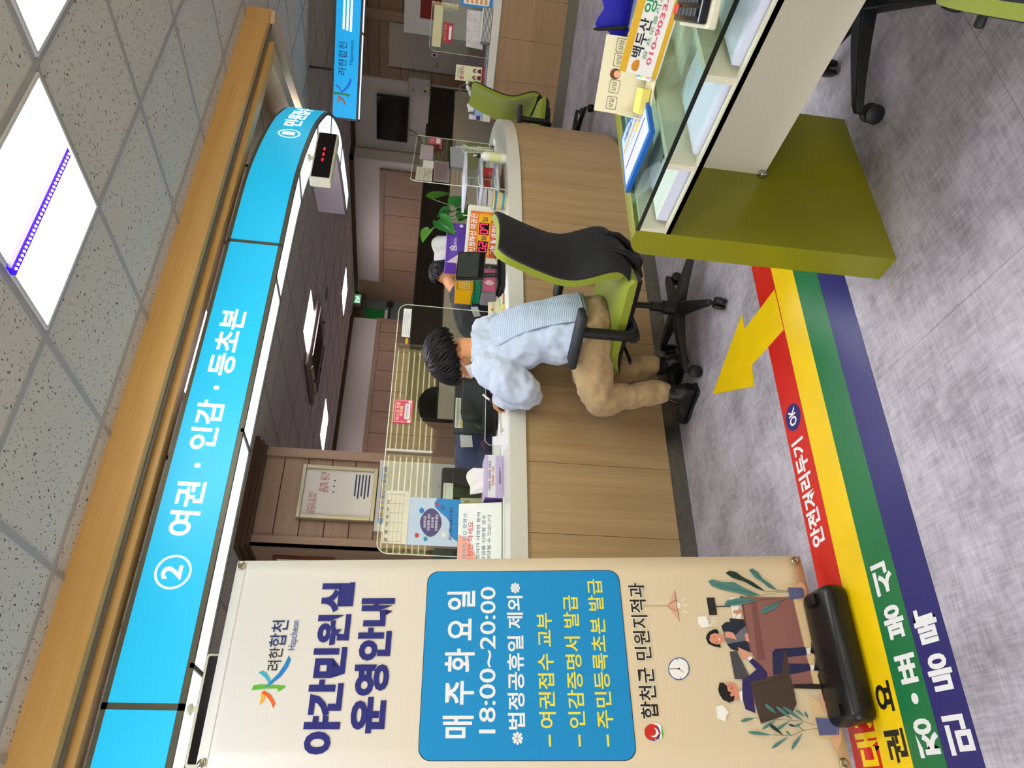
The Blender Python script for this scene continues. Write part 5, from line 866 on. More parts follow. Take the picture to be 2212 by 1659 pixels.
t = thing('desk_calculator', 'black calculator in a cream stand at the picture edge of the desk', 'calculator', (1.485, .80, DZ), 30)
b = MB(); b.rbox(.20, .10, .02, (0, 0, .0105), r=.005); b.build('stand', CRM, t)
b = MB(); b.rbox(.18, .085, .018, (0, 0, .0295), R=rotm('X', 0), r=.004); b.build('calculator_body', mat('black_glossy_plastic', '#101014', rough=.2), t)
b = MB()
for i in range(5):
    for j in range(3): b.rbox(.02, .016, .005, (-.06 + i * .026, -.025 + j * .024, .0405), r=.002)
b.build('keys', mat('dark_grey_key', '#2d2d33', rough=.4), t)
b = MB(); b.rbox(.03, .02, .005, (.072, .02, .0405), r=.002); b.build('red_key', mat('red_key', '#d02a2a', rough=.4), t)

t = thing('blue_pen_holder', 'blue scalloped pen holder with two cord tethered pens behind the plate', 'pen holder', (1.81, 1.03, DZ), -60)
b = MB(); n = 40
pts = [((.075 + .014 * math.cos(6 * a)) * math.cos(a), (.06 + .012 * math.cos(6 * a)) * math.sin(a)) for a in [2 * PI * i / n for i in range(n)]]
b.prism(pts, (0, .02, .085), (1, 0, 0), (0, 0, 1), (0, -1, 0), .0, .006); b.build('flower_back', mat('deep_blue_plastic', '#1612a8', rough=.35), t)
b = MB(); b.rbox(.13, .06, .07, (0, -.012, .036), r=.01); b.build('holder_box', mat('navy_glossy_plastic', '#0f1150', rough=.2), t)
for sx in (-1, 1):
    b = MB(); b.tube([(sx * .035, -.012, .06), (sx * .05, -.02, .15)], .005, 8); b.tube([(sx * .05, -.02, .15), (sx * .0515, -.0208, .158)], .003, 6); b.build('pen', mat('black_glossy_plastic'), t, smooth=True)
b = MB(); b.tube(smooth_path([(.06, -.01, .05), (.10, -.02, .09), (.14, .0, .09), (.16, .02, .045)], 5), .0015, 6); b.build('pen_cord', mat('black_plastic'), t)

# ================================================================ THINGS ON THE LONG COUNTER
CLEAR = acrylic('clear_acrylic_sheet', '#f2f5ee', .05)
EDGE = mat('bright_acrylic_edge', '#dfe6cf', rough=.2)
def outline(poly, o, u, v, r=.0018):
    o, u, v = Vector(o), Vector(u), Vector(v); b = MB(); b.tube([o + u * a + v * c for a, c in poly], r, 6); return b
t = thing('acrylic_screen', 'wide clear acrylic screen in front of the writing person', 'acrylic screen', (1.77, 3.20, ZC), 0, 'clear screens on the counters')
L, Rr, H_ = -.70, .70, .56
top = [(Rr, 0), (Rr, H_ - .05)] + [(Rr - .05 + .05 * math.cos(a), H_ - .05 + .05 * math.sin(a)) for a in [PI / 2 * i / 6 for i in range(1, 7)]] + \
      [(L + .05 + .05 * math.cos(a), H_ - .05 + .05 * math.sin(a)) for a in [PI / 2 + PI / 2 * i / 6 for i in range(0, 7)]] + [(L, 0)]
notch = [(-.125, 0), (-.125, .06), (-.105, .08), (.60, .08), (.62, .06), (.62, 0)]
poly = top + notch
MB().prism([(a, b) for a, b in poly], (0, 0, 0), (1, 0, 0), (0, 0, 1), (0, -1, 0), -.002, .002).build('sheet', CLEAR, t)
outline(top, (0, -.0005, 0), (1, 0, 0), (0, 0, 1), .0022).build('polished_edge', EDGE, t, smooth=True)
outline(notch, (0, -.0005, 0), (1, 0, 0), (0, 0, 1), .0018).build('slot_edge', EDGE, t, smooth=True)
b = MB(); b.prism(rrect(.135, .092, .003), (.029, -.0035, .493), (1, 0, 0), (0, 0, 1), (0, -1, 0), 0, .0008); pk = b.build('pink_notice', mat('pink_notice_print', '#d8506f', rough=.5), t)
b = MB()
k_ = rrect(.122, .080, .002); k2 = rrect(.119, .077, .002)
b.add([V3(.029 + a, -.0046, .493 + c) for a, c in k_] + [V3(.029 + a, -.0046, .493 + c) for a, c in k2], [(i, (i + 1) % len(k_), len(k_) + (i + 1) % len(k_), len(k_) + i) for i in range(len(k_))])
b.text('마스크 착용', (.029, -.0046, .517), (1, 0, 0), (0, 0, 1), .02, .01, width=.10, lift=.0002).text('의무화', (.029, -.0046, .499), (1, 0, 0), (0, 0, 1), .018, .02, width=.06, lift=.0002); b.build('notice_lettering', mat('pale_yellow_print', '#f2e6b8', rough=.6), pk)
b = MB(); b.prism(rrect(.09, .026, .008), (.029, -.0046, .472), (1, 0, 0), (0, 0, 1), (0, -1, 0), 0, .0004); b.build('notice_panel', mat('white_paper'), pk)
b = MB(); b.text('지키면 안전해요', (.029, -.0052, .472), (1, 0, 0), (0, 0, 1), .013, .01, width=.075, lift=.0002); b.build('panel_lettering', mat('blue_print', '#2a5aa6', rough=.6), pk)
b = MB()
for sx in (-.056, .056): b.ball((.029 + sx, -.0048, .462), (.009, .0006, .009), 12, 6)
b.build('printed_faces', mat('printed_pale', '#f4dcd6', rough=.6), pk)
b = MB(); b.rbox(.187, .0012, .043, (.575, -.0035, .513), r=.0004); wn = b.build('white_notice', PAPER, t)
b = MB()
for i in range(4): b.box(.495, .655 - .02 * (i % 2), -.0045, -.0042, .498 + i * .009, .5002 + i * .009)
b.build('notice_print', mat('grey_print'), wn)
b = MB(); b.ball((.455, -.004, .505), (.022, .001, .007), 10, 6); b.build('yellow_mark', mat('golden_yellow'), t)
# blue poster and the form sheet taped to it
b = MB(); b.box(-.655, -.425, -.0036, -.0026, .19, .44); ps = b.build('blue_poster', mat('pale_blue_poster', '#b9cde0', rough=.35), t)
b = MB(); arc = []
for i in range(13): a = i / 12; arc.append((-.655 + .24 * a, .19 + .03 + .16 * a - .10 * a * a))
b.prism([(-.655, .19), (-.425, .19), (-.425, .30)] + [( -.425 - .23 * i / 10, .30 - .13 * (i / 10) ** 1.6 + .02 * math.sin(i)) for i in range(11)][1:-1] + [(-.655, .195)], (0, -.0038, 0), (1, 0, 0), (0, 0, 1), (0, -1, 0), 0, .0002); b.build('poster_swoosh', mat('bright_blue_print', '#2585c8', rough=.4), ps)
b = MB(); b.prism([(.062 * math.cos(a) * (1 + .12 * math.cos(2 * a)), .05 * math.sin(a)) for a in [2 * PI * i / 28 for i in range(28)]], (-.545, -.0041, .325), (1, 0, 0), (0, 0, 1), (0, -1, 0), 0, .0002); b.build('poster_oval', mat('plum_print', '#514a78', rough=.4), ps)
b = MB()
for i, st in enumerate(('100세시대', '인감증명 대신', '본인서명', '간편하게 발급')): b.text(st, (-.545, -.0045, .352 - .018 * i), (1, 0, 0), (0, 0, 1), .014, .01, lift=.0002)
b.build('oval_lettering', mat('white_print', '#eef0f4', rough=.5), ps)
b = MB(); b.text('본인서명사실확인서 발급', (-.545, -.0042, .232), (1, 0, 0), (0, 0, 1), .018, .01, width=.16, lift=.0003); b.build('poster_title', mat('dark_print'), ps)
for k, (x, z, rr_, h) in enumerate(((-.61, .385, .012, '#c8384c'), (-.49, .37, .014, '#2a78c0'), (-.625, .345, .012, '#2a8fb0'), (-.455, .30, .010, '#c8384c'), (-.47, .275, .014, '#3a6f9a'), (-.60, .265, .012, '#e8e2d0'))):
    b = MB(); b.ball((x, -.0042, z), (rr_, .0005, rr_ * .8), 10, 6); b.build('poster_mark', mat('poster_' + h[1:], h, rough=.5), ps)
b = MB(); b.surf(lambda u, v: (-.655 + .255 * u, -.006 - .003 * math.sin(u * 7 + v * 3) * u, .43 + .108 * v), 14, 6); fs_ = b.build('form_sheet', mat('cream_form', '#dcd8c2', rough=.25), t, smooth='all')
b = MB()
for i in range(5): b.box(-.655, -.41, -.0105, -.0100, .455 + i * .019, .4556 + i * .019)
for i in range(6): b.box(-.645 + i * .045, -.6443 + i * .045, -.0105, -.0100, .455, .531)
b.text('생  월  재  축  거  리', (-.55, -.0105, .523), (1, 0, 0), (0, 0, 1), .015, 0, width=.2, lift=.0003); b.build('form_print', mat('dark_print'), fs_)

def brace(t, x): pass
# leaflet stand by the banner
t = thing('leaflet_stand', 'acrylic stand with a pale pink leaflet beside the white banner', 'leaflet stand', (1.17, 3.14, ZC))
R = rotm('X', -14)
b = MB(); b.box(-.15, .15, -.0015, .0005, .004, .205, R=R); b.build('leaflet', mat('white_leaflet', '#e8ece8', rough=.25), t)
b = MB(); b.prism([(-.15, .205), (-.15, .10), (-.02, .155), (.0, .205)], R @ V3(0, -.0017, 0), (1, 0, 0), R @ V3(0, 0, 1), R @ V3(0, -1, 0), 0, .0003); b.build('pink_corner', mat('salmon_print', '#e6a68e', rough=.4), t)
def ltx(st, z, size, w, h, x=-.02):
    b = MB(); b.text(st, R @ V3(x, -.0021, z), (1, 0, 0), R @ V3(0, 0, 1), size, .008, width=w, lift=.0004); b.build('lettering', mat('ink_leaf_' + h[1:], h, rough=.5), t)
ltx('사망자의 인감 증명서', .172, .020, .24, '#6a8fae'); ltx('신청만 하세요', .145, .028, .2, '#c8506a', -.04)
ltx('신청자가 사망한 분의', .11, .018, .25, '#5c7486'); ltx('발급을 신청할 경우', .085, .018, .22, '#5c7486'); ltx('해당될 수 있습니다', .06, .018, .22, '#5c7486')
b = MB(); b.box(-.155, .155, -.05, .09, .0003, .004).box(-.155, .155, .001, .004, .004, .207, R=R); b.build('acrylic_holder', CLEAR, t)
b = MB(); b.box(-.155, .155, -.052, -.049, .0003, .006); b.build('holder_lip', EDGE, t)
t = thing('notice_card', 'small cream notice card leaning between leaflet stand and tissue box', 'notice', (1.325, 3.245, ZC))
b = MB(); b.box(-.06, .06, -.001, .001, .0005, .19, R=rotm('X', -8)); b.build('card', mat('cream_card'), t)
b = MB(); b.text('다', (.025, -.004, .155), (1, 0, 0), (0, 0, 1), .03, .01, lift=.0005).text('니', (-.01, -.004, .155), (1, 0, 0), (0, 0, 1), .03, .01, lift=.0005); b.build('lettering', mat('dark_print'), t)

def tissue_box(label, loc, rz, w, d, h, c1, c2, ends, tall=.075, word=True):
    t = thing('tissue_box', label, 'tissue box', loc, rz, 'tissue boxes')
    b = MB(); b.rbox(w, d, h, (0, 0, h / 2 + .0003), r=.003); b.build('carton', mat('carton_' + c1[1:], c1, rough=.45), t)
    b = MB(); b.box(-w / 2 + .001, w / 2 - .001, -d / 2 - .0006, -d / 2, h * .42, h * .82); b.build('printed_band', mat('carton_' + c2[1:], c2, rough=.45), t)
    b = MB(); b.box(-w / 2 - .0006, -w / 2, -d / 2 + .002, d / 2 - .002, .002, h - .002); b.build('carton_end', mat('carton_' + ends[1:], ends, rough=.45), t)
    b = MB(); random.seed(len(label))
    N = 12
    def tf(u, v):
        a = (u - .5) * 2; r = 1 - .25 * v
        return (a * w * .26 * (1 + .25 * v) , .012 * math.sin(a * 5 + v * 2) * (1 - .3 * v) + .012 * v, h + tall * v * (1 - .28 * a * a + .12 * math.sin(a * 4)))
    b.surf(tf, N, 8); b.surf(lambda u, v: (lambda p: (p[0] * .8 + .012, p[1] + .016 - .02 * v, p[2] * 1 - .01 * v))(tf(1 - u, v)), N, 8); b.build('tissue', mat('soft_white_tissue', '#ecebe6', rough=.9), t, smooth='all')
    return t
t = tissue_box('lilac tissue box with white tissue at the left of the counter', (1.441, 3.175, ZC), 0, .22, .112, .088, '#b9a9cc', '#d8d8e0', '#4a2a78')
b = MB(); b.text('가정폭력 · 아동학대 · 성폭력', (0, -.0572, .063), (1, 0, 0), (0, 0, 1), .014, .01, width=.15, lift=.0003); b.build('lettering', mat('violet_ink', '#4a3a80', rough=.6), t)
b = MB(); b.text('데이트폭력 · 스토킹', (.0, -.0572, .047), (1, 0, 0), (0, 0, 1), .014, .01, width=.10, lift=.0003); b.build('lettering_red', mat('red_ink', '#d4572f', rough=.6), t)
b = MB(); b.box(-.04, .05, -.0568, -.0564, .018, .0205).box(-.04, .03, -.0568, -.0564, .011, .0135); b.build('small_print', mat('violet_ink'), t)

# papers, forms and writing things around the person
def paper(label, x, y, z, w, d, rz, lines=True, name='form_sheet'):
    t = thing(name, label, 'paper', (x, y, z), rz, 'paper sheets on the counter')
    MB().box(-w / 2, w / 2, -d / 2, d / 2, .0002, .0012).build('sheet', PAPER, t)
    if lines:
        b = MB()
        for i in range(7): b.box(-w * .42, w * (.42 - .1 * (i % 3)), d * (.35 - .11 * i), d * (.358 - .11 * i), .0013, .0015)
        b.build('printed_lines', mat('grey_print'), t)
paper('application form lying under the writing hand', 1.80, 3.055, ZC, .21, .20, 8)
paper('blank sheet between tissue box and writing hand', 1.62, 3.07, ZC, .14, .22, -6)
paper('printed form behind the slot of the clear screen', 1.66, 3.33, ZC, .30, .20, 3)
paper('red lined form sheet right of the writing person', 2.44, 3.02, ZC, .26, .12, 4)
t = thing('card_terminal', 'black glossy signature display just behind the screen slot', 'display', (1.86, 3.32, ZC))
b = MB(); b.rbox(.21, .02, .075, (0, .0, .042), R=rotm('X', -18), r=.008); b.build('display_body', mat('black_glossy_plastic'), t)
b = MB(); b.rbox(.12, .06, .008, (0, .02, .0045), r=.003); b.build('display_foot', mat('black_plastic'), t)
def monitor(label, x, y, z0, w, h, rz=0):
    t = thing('computer_monitor', label, 'computer monitor', (x, y, z0), rz, 'black monitors seen from behind')
    b = MB(); b.rbox(w, .035, h, (0, 0, .10 + h / 2), r=.012); b.rbox(w * .7, .03, h * .6, (0, -.03, .10 + h / 2), r=.014); b.build('monitor_back', mat('black_monitor_plastic', '#1d1f20', rough=.45), t, smooth=True)
    b = MB(); b.rbox(.05, .025, .16, (0, .0, .085), r=.006); b.build('neck', mat('black_plastic'), t)
    b = MB(); b.rbox(.24, .18, .012, (0, .0, .0063), r=.005); b.build('foot', mat('black_plastic'), t)
    b = MB()
    for i in range(9): b.box(-w * .3, w * .3, -.0460, -.0455, .10 + h * .35 + i * .012, .10 + h * .35 + i * .012 + .006)
    b.build('vent_slots', mat('black_vent', '#08090a', rough=.7), t)
    return t
m1 = monitor('black monitor back with label strip before the writing person', 2.23, 3.72, .73, .52, .215)
b = MB(); b.rbox(.20, .002, .045, (-.13, -.0195, .285), r=.0005); b.build('label_strip', PAPER, m1)
b = MB(); b.box(-.22, -.19, -.0212, -.0208, .262, .276); b.build('yellow_label', mat('yellow_note_paper'), m1)
b = MB(); b.text('여권 신분증을 제출하여 주십시오', (-.13, -.0208, .292), (1, 0, 0), (0, 0, 1), .013, .005, width=.18, lift=.0003); b.build('strip_lettering', mat('dark_print'), m1)
m2 = monitor('black monitor back with white sticker behind the lilac tissue box', 1.61, 3.66, .73, .23, .27, 4)
b = MB(); b.rbox(.098, .002, .052, (-.05, -.0475, .335), r=.0005); b.build('white_sticker', PAPER, m2)
b = MB(); b.box(-.095, -.005, -.0489, -.0487, .347, .350); b.build('sticker_print', mat('grey_print'), m2)

# navy clerk chair with a sheet pinned to it
t = thing('clerk_chair', 'navy office chair behind the counter with white paper on its back', 'office chair', (2.08, 4.28, 0), 180)
b = MB(); b.surf(lambda u, v: ((u - .5) * .48, .24 - .05 * v + .05 * (2 * u - 1) ** 2, .54 + .46 * v), 10, 8); o = b.build('chair_back', mat('navy_upholstery', '#1a2150', rough=.8, sheen=.2), t, smooth=True); sd = o.modifiers.new('thickness', 'SOLIDIFY'); sd.thickness = .05
b = MB(); b.rbox(.48, .46, .07, (0, -.02, .46), r=.03, seg=3); b.build('seat', mat('navy_upholstery'), t, smooth=True)
b = MB(); b.tube([(0, 0, .04), (0, 0, .43)], .025, 12); b.build('gas_lift', BLK, t, smooth=True)
for k in range(5):
    a = math.radians(72 * k + 18); b = MB(); b.tube([(0, 0, .09), (.27 * math.cos(a), .27 * math.sin(a), .055)], .016, 8); b.ball((.28 * math.cos(a), .28 * math.sin(a), .028), .027, 10, 8); b.build('leg', BLK, t, smooth=True)
for sx in (-1, 1):
    b = MB(); b.tube(smooth_path([(sx * .2, .0, .45), (sx * .29, .0, .5), (sx * .29, -.02, .66), (sx * .27, .16, .70)], 5), .014, 8); b.build('armrest', mat('brushed_steel'), t, smooth=True)
b = MB(); b.rbox(.10, .002, .075, (-.01, .262, .94), R=rotm('Y', 6), r=.0005); b.build('pinned_sheet', PAPER, t)

# date board: orange print in a white stand
t = thing('date_board', 'orange date board with red digits for passport pick up', 'sign', (3.065, 3.222, ZC), math.degrees(math.atan2(-.182, .238)))
Wd, Hd = .34, .208
b = MB(); b.rbox(Wd, .055, Hd, (0, .028, Hd / 2 + .0004), r=.006); b.build('board_case', mat('ivory_white_plastic', '#dad9cc', rough=.35), t)
b = MB(); b.box(-Wd / 2 - .01, Wd / 2 + .01, -.03, .08, .0002, .006); b.build('board_foot', mat('ivory_white_plastic'), t)
b = MB(); b.box(-.135, .135, -.0012, .0, .014, .192); pf_ = b.build('orange_print', mat('orange_board', '#d8741c', rough=.4), t)
b = MB(); b.box(-.135, .135, -.0016, -.0012, .014, .062); b.build('rust_print', mat('rust_board', '#b9431a', rough=.4), t)
b = MB(); b.prism(rrect(.24, .072, .008), (.0, -.0016, .104), (1, 0, 0), (0, 0, 1), (0, -1, 0), 0, .0006); b.build('yellow_window', mat('amber_board', '#e2a80c', rough=.4), t)
for st, z, w in (('신청하신 여권은', .166, .23), ('교부 될 예정입니다', .038, .23)):
    b = MB(); b.text(st, (.005, -.0022, z), (1, 0, 0), (0, 0, 1), .042, .015, width=w, lift=.0004); b.build('lettering', mat('white_print'), t)
for st, x in (('월', -.022), ('일', .088)):
    b = MB(); b.text(st, (x, -.0024, .1), (1, 0, 0), (0, 0, 1), .034, .012, width=.03, lift=.0004); b.build('lettering_black', mat('dark_print'), t)
def digits(cx, chars):
    b = MB(); b.box(cx - .036, cx + .036, -.0026, -.0022, .075, .135); win = b.build('digit_window', mat('smoked_black_window'), t)
    seg = {'0': 'abcdef', '7': 'abcf', '8': 'abcdefg', '2': 'abged'}
    b = MB()
    for i, ch in enumerate(chars):
        x = cx - .017 + i * .034; w, h = .011, .021; z = .105; tk = .0035
        for s_ in seg[ch]:
            if s_ in 'agd': zz = z + {'a': h, 'g': 0, 'd': -h}[s_]; b.box(x - w, x + w, -.0034, -.0028, zz - tk, zz + tk)
            else: xx = x + (w if s_ in 'bc' else -w); zz = z + (h / 2 if s_ in 'bf' else -h / 2); b.box(xx - tk, xx + tk, -.0034, -.0028, zz - h / 2, zz + h / 2)
    b.build('digits', glow('pink_red_digit', '#ff1c50', 2.2, '#600015'), win)
digits(.033, '07'); digits(-.075, '02')
b = MB(); b.tube(smooth_path([(.155, .02, .03), (.19, .0, .035), (.205, -.02, .022), (.215, -.045, .004)], 5), .0022, 6); b.build('cable', mat('black_plastic'), t)

# tablet for signing, on its stand
t = thing('signing_tablet', 'black tablet on a small black stand beside the office chair back', 'tablet', (2.64, 3.10, ZC), 6)
b = MB(); b.rbox(.24, .12, .03, (-.0, .0, .0155), r=.008).rbox(.20, .10, .012, (.0, .0, .036), r=.004); b.build('stand_base', mat('black_glossy_plastic'), t)
b = MB(); b.tube([(.05, .03, .03), (.07, .06, .10), (.09, .06, .17)], .014, 10); b.build('stand_neck', mat('black_plastic'), t, smooth=True)
b = MB(); b.rbox(.225, .016, .16, (.12, .045, .18), R=rotm('Y', 3) @ rotm('X', -10), r=.006); b.build('tablet_body', mat('black_glossy_plastic'), t)
b = MB(); b.box(-.10, .10, -.0095, -.0085, -.045, .072, R=rotm('Y', 3) @ rotm('X', -10), c=(.12, .045, .18)); b.build('tablet_screen', mat('dark_green_grey_screen', '#3c413e', rough=.15), t)
b = MB(); b.box(-.112, -.106, -.004, .009, -.078, .078, R=rotm('Y', 3) @ rotm('X', -10), c=(.12, .045, .18)); b.build('silver_side', mat('brushed_steel'), t)
b = MB(); b.tube(smooth_path([(.2, .04, .20), (.215, -.01, .13), (.17, -.03, .07), (.10, -.03, .045)], 5), .002, 6); b.build('tablet_cable', mat('black_plastic'), t)
b = MB(); b.prism(rrect(.036, .012, .006), (.06, -.004, .08), (1, 0, 0), (0, 0, 1), (0, -1, 0), -.002, .004); b.build('chrome_slot', mat('brushed_steel'), t)

# pink case, green tray and yellow basket stacked by the clerk
t = thing('clear_case', 'clear grey case with pink card, lowest of the stack by the clerk', 'case', (2.84, 3.43, ZC))
b = MB(); b.rbox(.21, .12, .095, (0, 0, .048), r=.012, seg=3); b.build('case_body', mat('grey_translucent_plastic', '#77727a', rough=.3), t, smooth=True)
b = MB(); b.box(-.085, .085, -.0615, -.0603, .012, .088); b.build('pink_card', mat('rose_pink_card', '#c9618a', rough=.5), t)
b = MB(); b.prism([(0, -.03), (.018, -.012), (.02, .01), (0, .032), (-.02, .01), (-.018, -.012)], (-.02, -.0617, .047), (1, 0, 0), (0, 0, 1), (0, -1, 0), 0, .0006); b.build('leaf_mark', mat('pale_pink_print', '#ecd0d8', rough=.5), t)
t = thing('green_tray', 'green plastic tray in the middle of the stack by the clerk', 'tray', (2.84, 3.43, ZC + .0955))
b = MB(); b.rbox(.19, .12, .045, (0, 0, .0232), r=.008).rbox(.22, .14, .005, (0, 0, .047), r=.002); b.build('tray_body', mat('green_plastic_tray', '#17805a', rough=.35), t)
t = thing('yellow_basket', 'yellow perforated basket on top of the stack by the clerk', 'basket', (2.86, 3.43, ZC + .1455))
b = MB(); b.box(-.12, .12, -.065, -.062, .0003, .10).box(-.12, .12, .062, .065, .0003, .10).box(-.12, -.117, -.062, .062, .0003, .10).box(.117, .12, -.062, .062, .0003, .10).box(-.12, .12, -.065, .065, .0003, .003); b.build('basket_body', mat('yellow_plastic_basket', '#dca40a', rough=.35), t)
b = MB(); b.box(-.128, .128, -.073, -.062, .096, .103).box(-.128, .128, -.070, -.065, .0003, .005); b.build('basket_rim', mat('yellow_plastic_basket'), t)
b = MB()
for i in range(15):
    for j in range(5): b.box(-.105 + i * .0145, -.099 + i * .0145, -.0655, -.065, .022 + j * .014, .029 + j * .014)
b.build('basket_holes', mat('white_hole_light', '#efe2a8', rough=.6), t)

# purple tissue box on a file organiser, plant in a glass vase
t = thing('file_organiser', 'grey file box behind the orange date board carrying the purple tissue box', 'file box', (3.13, 3.45, ZC))
MB().rbox(.30, .14, .20, (0, 0, .1003), r=.006).build('file_body', mat('grey_worktop'), t)
t = tissue_box('purple tissue box standing above the orange date board', (3.13, 3.44, ZC + .2008), -4, .315, .115, .115, '#5d3aa8', '#6b46b8', '#5d3aa8', .085)
b = MB(); b.text('숨', (-.045, -.0592, .07), (1, 0, 0), (0, 0, 1), .05, .02, lift=.0004).text('숨', (.09, -.0592, .07), (1, 0, 0), (0, 0, 1), .018, .01, lift=.0004); b.build('lettering', mat('white_print'), t)
b = MB(); b.text('미용티슈', (.0, -.0592, .06), (1, 0, 0), (0, 0, 1), .02, .01, lift=.0004); b.build('lettering_small', mat('white_print'), t)
b = MB(); b.prism([(-.157, .002), (-.06, .002), (-.10, .05), (-.157, .11)], (0, -.0582, 0), (1, 0, 0), (0, 0, 1), (0, -1, 0), 0, .0005); b.build('pale_corner', mat('pale_lilac_print', '#d6cfe0', rough=.5), t)
b = MB(); b.prism(circle(.012, 18), (.135, -.0582, .028), (1, 0, 0), (0, 0, 1), (0, -1, 0), 0, .0005); b.build('round_mark', mat('white_print'), t)
b = MB(); b.add([(-.15, -.0582, .06)], []) if False else None
t = thing('glass_vase_plant', 'broad leaved green plant in a glass vase behind the purple box', 'plant', (3.42, 3.40, ZC))
b = MB(); b.lathe([(0, .001), (.045, .001), (.05, .02), (.048, .20), (.044, .20), (.044, .01), (0, .008)], n=24); b.build('vase', acrylic('green_tint_glass', '#cfe0cf', .06), t, smooth=True)
b = MB(); b.lathe([(0, .011), (.0435, .011), (.0435, .12), (0, .12)], n=24); b.build('water', acrylic('green_water', '#9fb89a', .03), t, smooth=True)
LEAF = mat('glossy_dark_leaf', '#1f5a22', rough=.28, hex2='#2f7a2a', nscale=(14, 14, 14)); LEAF2 = mat('fresh_green_leaf', '#4c8a1e', rough=.3); STEM = mat('green_stem', '#5a8a3a', rough=.5)
def leaf(base, tip, w, m, up=(0, -1, .3), curl=.02, parent=None, stem_from=(0, 0, .12)):
    base, tip = Vector(base), Vector(tip); d = tip - base; L_ = d.length; d.normalize(); n = Vector(up); n = (n - d * n.dot(d)).normalized(); s = d.cross(n); b = MB()
    def fn(u, v):
        a = (u - .5) * 2; pw = (math.sin(PI * min(1, (v * .93 + .07)) ** .62)) if v < 1 else 0
        back = -.14 * (abs(a) ** 1.5) * (1 - v) ** 3
        return base + d * (L_ * (v + back)) + s * (a * w * pw) + n * (-curl * a * a * pw * -1 - .10 * L_ * v * v)
    b.surf(fn, 8, 12); o = b.build('leaf', m, parent, smooth='all')
    p0 = Vector(stem_from); mid = (p0 + base) * .5 + Vector((0, 0, .03)); b = MB(); b.tube(smooth_path([p0, mid, base], 6), .003, 6); b.build('stem', STEM, parent, smooth=True)
leaf((.08, .0, .43), (.20, .03, .30), .045, LEAF2, (-.2, -1, .6), parent=t)
leaf((.02, -.02, .285), (.11, -.03, .20), .06, LEAF, (0, -1, .3), parent=t)
leaf((-.02, -.01, .30), (-.09, -.02, .385), .045, LEAF, (.2, -1, .2), parent=t)
leaf((-.13, -.03, .37), (-.25, -.05, .27), .055, LEAF, (-.1, -1, .5), parent=t)
leaf((-.20, -.01, .42), (-.30, .0, .47), .05, LEAF2, (-.2, -.8, .8), parent=t)
leaf((.0, .02, .25), (.02, .03, .15), .04, LEAF, (.3, -1, .1), parent=t)
leaf((-.05, .02, .25), (-.03, .0, .18), .035, LEAF, (-.3, -1, .1), parent=t)

# clear trays, bottle, woven basket, red box
t = thing('document_tray', 'clear three tier tray with white papers before the right hand screen', 'tray', (3.44, 3.15, ZC), 14)
for k, z in enumerate((.04, .135, .23)):
    b = MB(); b.box(-.24, .24, -.10, .12, z - .003, z); b.build('tray_shelf', CLEAR, t)
    b = MB(); b.tube(smooth_path([(-.235, -.10, z), (-.235, -.105, z + .028), (-.15, -.108, z + .03), (-.09, -.108, z + .006), (.09, -.108, z + .006), (.15, -.108, z + .03), (.235, -.105, z + .028), (.235, -.10, z)], 4), .0024, 6); b.build('tray_lip', EDGE, t, smooth=True)
    b = MB(); b.box(-.21, .19, -.09, .11, z + .0004, z + .014); b.build('paper_stack', mat('bluish_paper'), t)
b = MB()
for x, y in ((-.235, -.09), (.235, -.09), (-.235, .11), (.235, .11)): b.tube([(x, y, 0.0003), (x, y, .235)], .003, 6)
b.build('tray_posts', EDGE, t)
t = thing('sanitizer_bottle', 'white bottle with pale yellow label and black cap before the trays', 'bottle', (3.515, 3.02, ZC))
b = MB(); b.lathe([(0, .0004), (.027, .0004), (.030, .006), (.030, .12), (.026, .138), (.013, .150), (.012, .155), (0, .155)], n=24); b.build('bottle_body', mat('white_plastic'), t, smooth=True)
b = MB(); b.lathe([(.0304, .03), (.0304, .105)], n=24); b.build('bottle_label', mat('pale_yellow_label', '#d8d8a0', rough=.5), t, smooth=True)
b = MB(); b.lathe([(0, .155), (.014, .155), (.014, .178), (0, .178)], n=18); b.build('bottle_cap', mat('black_plastic'), t, smooth=True)
b = MB(); b.tube([(0, 0, .178), (0, 0, .195), (-.02, -.012, .198)], .004, 8); b.build('pump_spout', mat('white_plastic'), t, smooth=True)
t = thing('woven_basket', 'small cream woven basket with two blue bands on the counter edge', 'basket', (3.145, 3.015, ZC))
b = MB(); n = 40
def bask(r0, r1, z0, z1, m, nm):
    b = MB(); vs = []; k = 6
    for i in range(k + 1):
        for j in range(n): rr_ = (r0 + (r1 - r0) * i / k) * (1 + .012 * (1 if (i + j) % 2 else -1)); vs.append((rr_ * math.cos(2 * PI * j / n), rr_ * math.sin(2 * PI * j / n), z0 + (z1 - z0) * i / k))
    b.add(vs, [(i * n + j, i * n + (j + 1) % n, (i + 1) * n + (j + 1) % n, (i + 1) * n + j) for i in range(k) for j in range(n)]); b.build(nm, m, t)
CRW2 = mat('cream_wicker', '#d2bd85', rough=.7); BLW = mat('blue_wicker', '#2f95b8', rough=.7)
b.lathe([(0, .0004), (.044, .0004), (.044, .003), (0, .003)], n=n); b.build('basket_base', CRW2, t)
bask(.044, .046, .001, .012, CRW2, 'lower_weave'); bask(.0465, .048, .012, .026, BLW, 'blue_band'); bask(.047, .055, .026, .058, CRW2, 'weave'); bask(.0555, .058, .058, .072, BLW, 'blue_band')
b = MB(); b.tube([(.0585 * math.cos(2 * PI * i / 24), .0585 * math.sin(2 * PI * i / 24), .0745) for i in range(25)], .0045, 8); b.build('basket_rim', CRW2, t, smooth=True)
t = thing('red_box', 'red translucent box behind the white bottle', 'box', (3.72, 3.37, ZC), 20)
